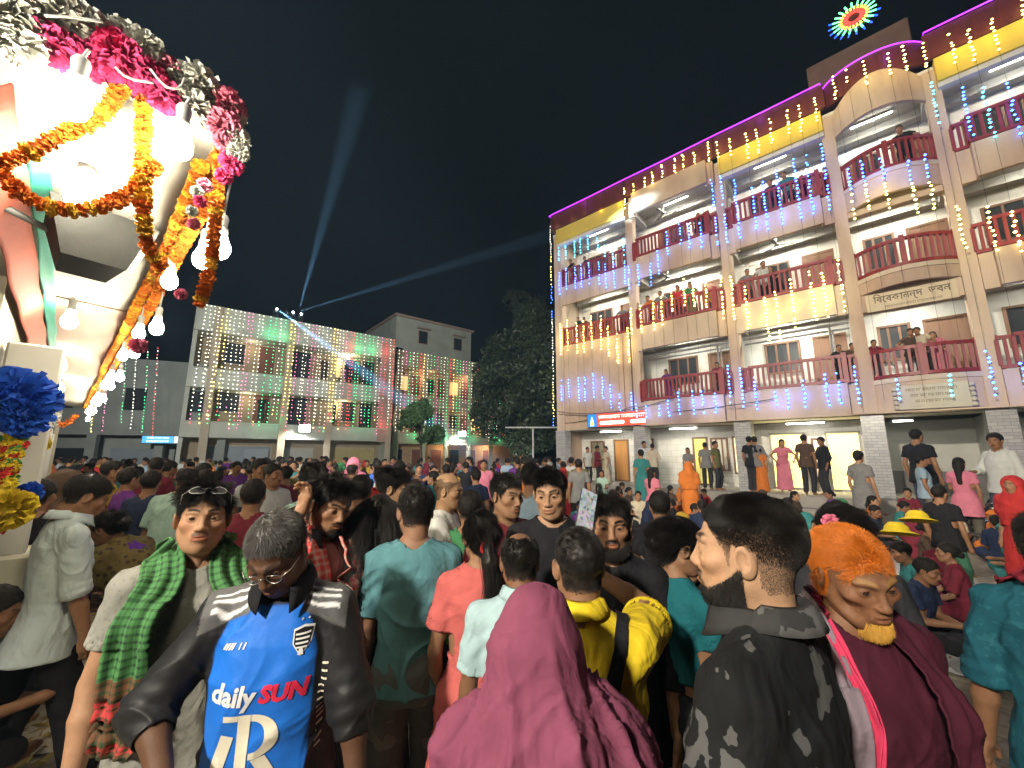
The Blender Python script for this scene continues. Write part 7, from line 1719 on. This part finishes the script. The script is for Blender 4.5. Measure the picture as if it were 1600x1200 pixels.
# people watching from the pink building
def balcony(px, py, kind, col, label, y=.12):
    p = atplane(px, py, Rw(0, y, 0), nR); s = s_of(p); z = p[2]; fl_ = max(f for f in [.62] + FL if f < z - .5); h_ = min(1.75, max(1.35, (z - fl_) * (1.06 if kind in ('lean', 'leang') else 1)))
    lp = Rw(s, y + .34 if kind in ('lean', 'leang') else y, 0); place(kind, (lp[0], lp[1], fl_ + .005), RA + R(180) + R(rng.uniform(-25, 25)), h_, label, col, 'people on the pink building')
def lvl(z): return 'ground floor' if z < 3.9 else 'first floor' if z < 7 else 'second floor' if z < 10.1 else 'third floor'
for px, py, kind, col in ((890, 405, 'lean', 'black'), (912, 400, 'lean', 'navy'), (903, 500, 'man', 'black'), (968, 478, 'lean', 'grey'), (910, 498, 'lean', 'brown'),
        (1012, 462, 'lean', 'orange'), (1028, 456, 'lean', 'grey'), (1046, 460, 'lean', 'maroon'), (1056, 447, 'lean', 'red'), (1074, 442, 'leang', 'green'), (1099, 446, 'lean', 'mustard'), (1085, 333, 'lean', 'black'), (1098, 340, 'lean', 'navy'),
        (1162, 422, 'lean', 'grey'), (1188, 410, 'lean', 'white'), (1206, 415, 'leang', 'black'), (1203, 280, 'lean', 'navy'), (1226, 268, 'lean', 'teal'), (1288, 266, 'lean', 'black'), (1255, 285, 'lean', 'maroon'),
        (1408, 193, 'lean', 'black'), (1420, 515, 'lean', 'brown'), (1437, 512, 'lean', 'cream'), (1362, 538, 'lean', 'maroon'), (1310, 560, 'lean', 'black'), (1330, 556, 'lean', 'brown'), (1120, 575, 'lean', 'maroon'), (1205, 590, 'leang', 'pink'), (1040, 600, 'leang', 'purple'), (1470, 555, 'leang', 'pink')):
    z = atplane(px, py, Rw(0, .12, 0), nR)[2]; ss = s_of(atplane(px, py, Rw(0, .12, 0), nR)); bi = max(i for i in range(6) if COLS[i] <= max(ss, .21))
    balcony(px, py, kind, col, '%s in %s at %s railing, %s bay from corner' % ('girl' if kind == 'leang' else 'person', col, lvl(z), count_word(bi)))
# standing on the plinth before the lit doors
for px, py, kind, col, rel in ((1006, 690, 'man', 'white', 30), (1019, 694, 'man2', 'cream', 160), (1101, 692, 'man', 'grey', 170), (1117, 690, 'man', 'olive', 60), (918, 699, 'man', 'white', 30), (933, 697, 'man2', 'maroon', 60), (946, 698, 'lady', 'cream', -60), (1170, 683, 'man', 'black', 150), (1178, 683, 'man2', 'grey', 170), (1255, 680, 'man', 'brown', 160), (1282, 684, 'man2', 'black', -60), (1186, 700, 'lady', 'orange', 180), (1074, 700, 'girl', 'grey', 0)):
    p = atplane(px, py, Rw(0, -.45, 0), nR); place(kind, (p[0], p[1], .625), face_to(p, (0, 0)) + R(rel), max(1.35, p[2] - .62), '%s in %s standing %s %s' % ({'man': 'man', 'man2': 'man with bent arm', 'lady': 'woman', 'girl': 'girl'}[kind], col, 'facing out' if abs(rel) < 70 else 'with back turned', 'by the corner window' if px < 960 else 'by the notice window' if px < 1130 else 'before the lit doors'), col, 'people on the plinth')
# standing on the ground at right
for px, py, d, kind, col, rel, lab in ((1001, 703, 13.5, 'lady', 'teal', 180, 'woman in teal dress walking before the plinth'), (1018, 732, 9.6, 'girl', 'pink', 150, 'girl in pale pink bending among the seated women'), (1430, 672, 10.6, 'man', 'black', 150, 'person in dark clothes in the entrance recess'), (1437, 713, 9.8, 'man', 'pale blue', 100, 'child in light blue shirt before the entrance recess'), (1497, 716, 8.4, 'girl', 'pink', 170, 'girl in salmon pink top near the motorcycle'), (1553, 678, 8.6, 'man2', 'white', -40, 'man in white shirt leaning over the motorcycle'), (1466, 760, 5.4, 'man', 'black', 150, 'child in black shirt and green shorts among the mats'), (1580, 745, 5.2, 'veil', 'red', -30, 'woman in red and white veil at right'), (940, 735, 12.0, 'girl', 'mint', 0, 'small child in bright mint dress'), (1075, 722, 10.0, 'veil', 'orange', 180, 'woman in bright orange veil on the mats'), (1340, 705, 9.0, 'lady', 'grey', 150, 'woman in grey saree before the tiled pillar'), (893, 715, 12.5, 'man', 'white', 150, 'man in white shirt near the building corner'), (880, 722, 11.5, 'man2', 'olive', 170, 'man in olive shirt near the building corner')):
    t = aty(px, py, d); place(kind, (t[0], t[1], 0), face_to(t, (0, 0)) + R(rel), max(.95, t[2]), lab, col, None, (.05, .16, .10) if 'green shorts' in lab else q.choice(TR))
# seated on mats
seat = []; n_ = 0
for _ in range(5000):
    d = q.uniform(4.6, 15.5); px = q.uniform(895, 1600); p = aty(px, 760, d)[:2]
    yl = (p[0] - RP0[0]) * -RX[1] + (p[1] - RP0[1]) * RX[0]
    if yl > -1.9: continue
    if any((p[0] - t[0]) ** 2 + (p[1] - t[1]) ** 2 < .68 ** 2 for t in seat) or any((p[0] - t[0]) ** 2 + (p[1] - t[1]) ** 2 < .55 ** 2 for t in front): continue
    seat.append((p[0], p[1], d, px))
    if len(seat) >= 66: break
SD = dict(sitlady='woman', sitveil='veiled woman', sitman='man', kneel='kneeling girl')
for x, y, d, px in seat:
    kd = q.choice(['sitlady', 'sitveil', 'sitlady', 'sitman', 'kneel', 'sitveil']); c = q.choice(['maroon', 'red', 'purple', 'brown', 'black', 'orange', 'pink', 'mustard', 'navy', 'green', 'cream', 'teal', 'maroon', 'brown'])
    dd_, sd_ = q.choice(((180, 'with back turned'), (150, 'with back turned'), (90, 'facing right'), (-90, 'facing left'), (60, 'facing right'), (0, 'facing the camera'), (-60, 'facing left')))
    place(kd, (x, y, .015), face_to((x, y), (0, 0)) + R(dd_ + q.uniform(-12, 12)), q.uniform(1.45, 1.65), '%s in %s seated %s %s, %s' % (SD[kd], c, ('turned away', 'facing left', 'facing the camera', 'facing right')[int(((face_to((x, y), (0, 0)) - rzs) % 6.283 + .785) / 1.571) % 4] if 0 else sd_, 'at the front' if d < 7.5 else 'midway' if d < 11.5 else 'near the plinth', 'below the lit sign' if px < 1080 else 'below the yellow doors' if px < 1330 else 'before the entrance recess'), c, 'people seated on mats')
for px, py, d, c in ((1400, 822, 4.3, 'yellow'), (1432, 803, 4.8, 'yellow')):
    t = aty(px, py, d); pl_ = place('sitman', (t[0], t[1], 0), R(q.uniform(0, 300)), 1.55, 'seated child in %s sun hat among the mats' % ('yellow' if px < 1420 else 'yellow and teal'), 'navy' if px < 1420 else 'teal')
    b = MB(); b.lathe([(.001, .075), (.06, .07), (.095, .03), (.105, -.01), (.17, -.035), (.172, -.042), (.10, -.02)], (0, 0, 0), 16); o = b.build('sun_hat', petal_y, None, (t[0], t[1], t[2] - .035), (R(-12), R(8), 0)); setp(o, 'round yellow sun hat %s' % ('nearer the orange haired man' if px < 1420 else 'farther back'), 'hat')
# silhouettes on the far verandahs
# ================================================================== litter, mats, plastic sheets, motorcycle
strawm = mat('straw_litter', (.42, .32, .10), .85, .4, 8); q2 = np.random.default_rng(3)
n = 5200; d_ = q2.uniform(1.9, 6.5, n); px = q2.uniform(-60, 420, n); P = np.array([aty(a, 711, b)[:2] for a, b in zip(px, d_)])
keep = vnoise(np.c_[P * 1.4, np.zeros(n)], 5) > -.15; P = P[keep]; n = len(P)
a = q2.uniform(0, 6.28, n); L = q2.uniform(.02, .07, n); W = q2.uniform(.004, .018, n); dx = np.c_[np.cos(a), np.sin(a)]; dy = np.c_[-np.sin(a), np.cos(a)]
z = q2.uniform(.006, .03, n); V = np.stack([np.c_[P - dx * L[:, None], z], np.c_[P + dy * W[:, None], z + .012], np.c_[P + dx * L[:, None], z + q2.uniform(-.004, .012, n)], np.c_[P - dy * W[:, None], z]], 1).reshape(-1, 3)
setp(link('straw_litter', mesh_np('straw', V, np.arange(4 * n).reshape(n, 4), [strawm], False)), kind='stuff')
def crumple(name, px, py, size, rz, m, label, cat, seed, amp=.035, nx=60, group=None, z0=.012):
    p = atz(px, py, 0.0); V = []; sx, sy = size
    for i in range(nx + 1):
        for j in range(nx + 1): V.append(((i / nx - .5) * sx, (j / nx - .5) * sy, 0))
    V = np.array(V); r = (1 - np.abs(vnoise(V * 3.1 + seed, seed))) ** 3 + .6 * (1 - np.abs(vnoise(V * 7.3 + seed, seed + 1))) ** 4 + .25 * vnoise(V * 16, seed); V[:, 2] = z0 + amp * np.clip(r, 0, None); V[:, :2] += .05 * np.stack([vnoise(V * 2, seed + 4), vnoise(V * 2, seed + 5)], 1)
    F = np.array([(i * (nx + 1) + j, (i + 1) * (nx + 1) + j, (i + 1) * (nx + 1) + j + 1, i * (nx + 1) + j + 1) for i in range(nx) for j in range(nx)])
    return setp(link(name, mesh_np(name, V, F, [m], True), None, (p[0], p[1], 0), (0, 0, rz)), label, cat, group)
plas = mat('grey_plastic_sheet', (.36, .36, .35), .28, .15, 3, .3, 20, spec=.7)
crumple('plastic_sheet', 1470, 1000, (1.7, 2.0), .5, plas, 'crumpled pale grey plastic sheet on the ground behind the orange haired man', 'plastic sheet', 2, .045)
crumple('plastic_sheet', 1430, 900, (2.6, 1.3), .9, mat('silver_sheet', (.42, .42, .40), .3, .15, 3, .3, 20, spec=.7), 'long silvery sheet on the ground below the seated crowd', 'plastic sheet', 9, .03, z0=.02)
crumple('white_cloth', 1455, 868, (1.1, .5), .4, whitet, 'white cloth bundle lying beside the silvery sheet', 'cloth', 15, .10, 30, z0=.03)
crumple('paper_sheet', 150, 1120, (1.0, .8), .3, mat('pale_mat', (.58, .52, .40), .8, .2, 6, .3), 'pale mat on the ground by the walking man in white', 'mat', 21, .012, 30)
matc = [mat('mat_' + n_, c, .9, .2, 5, .3, 60, col2=c2, stretch=(1, 14, 1)) for n_, c, c2 in (('red', (.22, .06, .05), (.30, .16, .10)), ('brown', (.16, .10, .07), (.24, .18, .11)), ('green', (.10, .14, .07), (.22, .22, .10)), ('blue', (.07, .10, .16), (.20, .2, .2)))]
for i, (px, py, cn) in enumerate(((1000, 790, 0), (1110, 785, 1), (1220, 800, 2), (1330, 800, 3), (1440, 805, 0), (1040, 768, 3), (1160, 765, 0), (1280, 772, 1), (1400, 778, 2), (960, 770, 1))):
    p = atz(px, py + 12, 0.0); b = MB(); b.box(-1.3, -.8, .0, 1.3, .8, .012 + .002 * (i % 3), bev=.004)
    setp(b.build('floor_mat', matc[cn], None, (p[0], p[1], .004), (0, 0, RA + .1 * math.sin(i * 3))), '%s woven mat under the seated people, %s' % (('red', 'brown', 'green', 'blue')[cn], ('front row' if py > 780 else 'back row') + ', %s from the left' % count_word((px - 900) // 110)), 'mat', 'woven mats under the seated people')
# motorcycle by the entrance
t = aty(1535, 740, 8.3); mc = empty('motorcycle', (t[0], t[1], 0), RA + R(20), 'dark motorcycle parked before the entrance recess at right', 'motorcycle')
rub = mat('tyre_rubber', (.015, .015, .015), .7); chrome = mat('chrome', (.5, .5, .5), .2, .05, 5, metal=.9); bikep = mat('black_bike_paint', (.02, .02, .022), .25)
for x in (-.62, .62):
    b = MB(); b.tube([(x + .27 * math.cos(a), 0, .31 + .27 * math.sin(a)) for a in np.linspace(0, 6.283, 25)], .05, 8); w_ = b.build('wheel', rub, mc)
    b = MB(); b.tube([(x + .2 * math.cos(a), 0, .31 + .2 * math.sin(a)) for a in np.linspace(0, 6.283, 21)], .016, 6)
    for k in range(6): b.tube([(x, 0, .31), (x + .2 * math.cos(k * 1.047), 0, .31 + .2 * math.sin(k * 1.047))], .008, 5)
    b.build('rim', chrome, w_)
b = MB(); b.tube([(.62, .07, .31), (.42, .07, .85)], .022, 6); b.tube([(.62, -.07, .31), (.42, -.07, .85)], .022, 6); b.build('fork', chrome, mc)
b = MB(); b.ball((.18, 0, .78), (.28, .14, .13), 0, 12, 8); b.build('fuel_tank', bikep, mc); b = MB(); b.ball((-.32, 0, .78), (.38, .13, .075), 0, 12, 8); b.build('saddle', rub, mc)
b = MB(); b.box(-.1, -.12, .3, .25, .12, .58, bev=.04); b.tube([(-.62, .05, .31), (.0, .06, .45)], .025, 6); b.tube([(.1, -.1, .35), (-.3, -.14, .28), (-.75, -.14, .33)], .04, 8); b.build('engine', chrome, mc)
b = MB(); b.tube([(.42, -.34, 1.02), (.42, -.1, .95), (.42, .1, .95), (.42, .34, 1.02)], .015, 6); b.build('handlebar', chrome, mc); b = MB(); b.ball((.52, 0, .88), (.07, .09, .09)); b.build('headlight', chrome, mc)
b = MB(); b.tube([(-.62 - .33 * math.cos(a), 0, .31 + .33 * math.sin(a)) for a in np.linspace(.4, 2.4, 10)], .05, 6); b.build('mudguard', bikep, mc)
# slippers, bottle, wires
t = aty(1392, 935, 2.6); b = MB(); b.lathe([(.001, 0), (.034, .002), (.036, .02), (.035, .15), (.015, .19), (.014, .215), (.001, .216)], (0, 0, 0), 12); setp(b.build('bottle', mat('green_bottle', (.03, .22, .06), .15), None, (t[0], t[1], .03)), 'green plastic bottle standing behind the orange haired man', 'bottle')
for i, (A, B, sag) in enumerate(((Rw(.1, -.1, 3.75), Rw(9, -.6, 3.62), .25), (Rw(0, -.1, 3.9), Rw(5.8, -.6, 3.95), .3), (Rw(-.1, 0, 3.3), Rw(4.0, -.35, 3.8), .15))):
    b = MB(); b.tube([tuple((B - A) * t_ + np.array([0, 0, -sag * 4 * t_ * (1 - t_)])) for t_ in np.linspace(0, 1, 16)], .012, 5); setp(b.build('cable', wirem, None, A), '%s sagging black cable across the pink building above the sign' % count_word(i), 'cable', 'sagging cables on the pink building')
for px, py, c, z in ((408, 640, 'black', 3.8), (545, 590, 'navy', 6.8), (560, 592, 'black', 6.8), (505, 592, 'brown', 6.8), (520, 640, 'black', 3.8), (570, 640, 'navy', 3.8), (1, 1, 'x', 0)):
    if c == 'x': continue
    p = atplane(px, py, Bw(0, .45, 0), nB); h_ = min(1.75, max(1.45, 1.66)); place('man2' if px % 2 else 'man', (p[0], p[1], z + .02), face_to(p, (0, 0)) + R(12), h_, 'person in %s standing on the %s verandah of the pale green block, %s' % (c, 'lower' if z < 5 else 'upper', 'left bay' if px < 430 else 'middle bay' if px < 530 else 'right bay'), c, 'people on the pale green block')
for k_, p in PROTO.items():
    if k_ not in usedp:
        for c in list(p.children): bpy.data.objects.remove(c)
        bpy.data.objects.remove(p)
# ================================================================== smoky air
hb = MB(); hb.box(-60, -30, -1.2, 60, 62, 21.5)
hm = bpy.data.materials.new('smoky_air'); hm.use_nodes = True; nt = hm.node_tree
for n in list(nt.nodes):
    if n.type == 'BSDF_PRINCIPLED': nt.nodes.remove(n)
pv = nt.nodes.new('ShaderNodeVolumePrincipled'); pv.inputs['Color'].default_value = (.42, .70, 1.0, 1); pv.inputs['Density'].default_value = .0018; pv.inputs['Anisotropy'].default_value = .15
nt.links.new(pv.outputs[0], nt.nodes['Material Output'].inputs['Volume'])
try: hm.cycles.homogeneous_volume = True
except Exception: pass
setp(hb.build('haze', hm), kind='stuff')
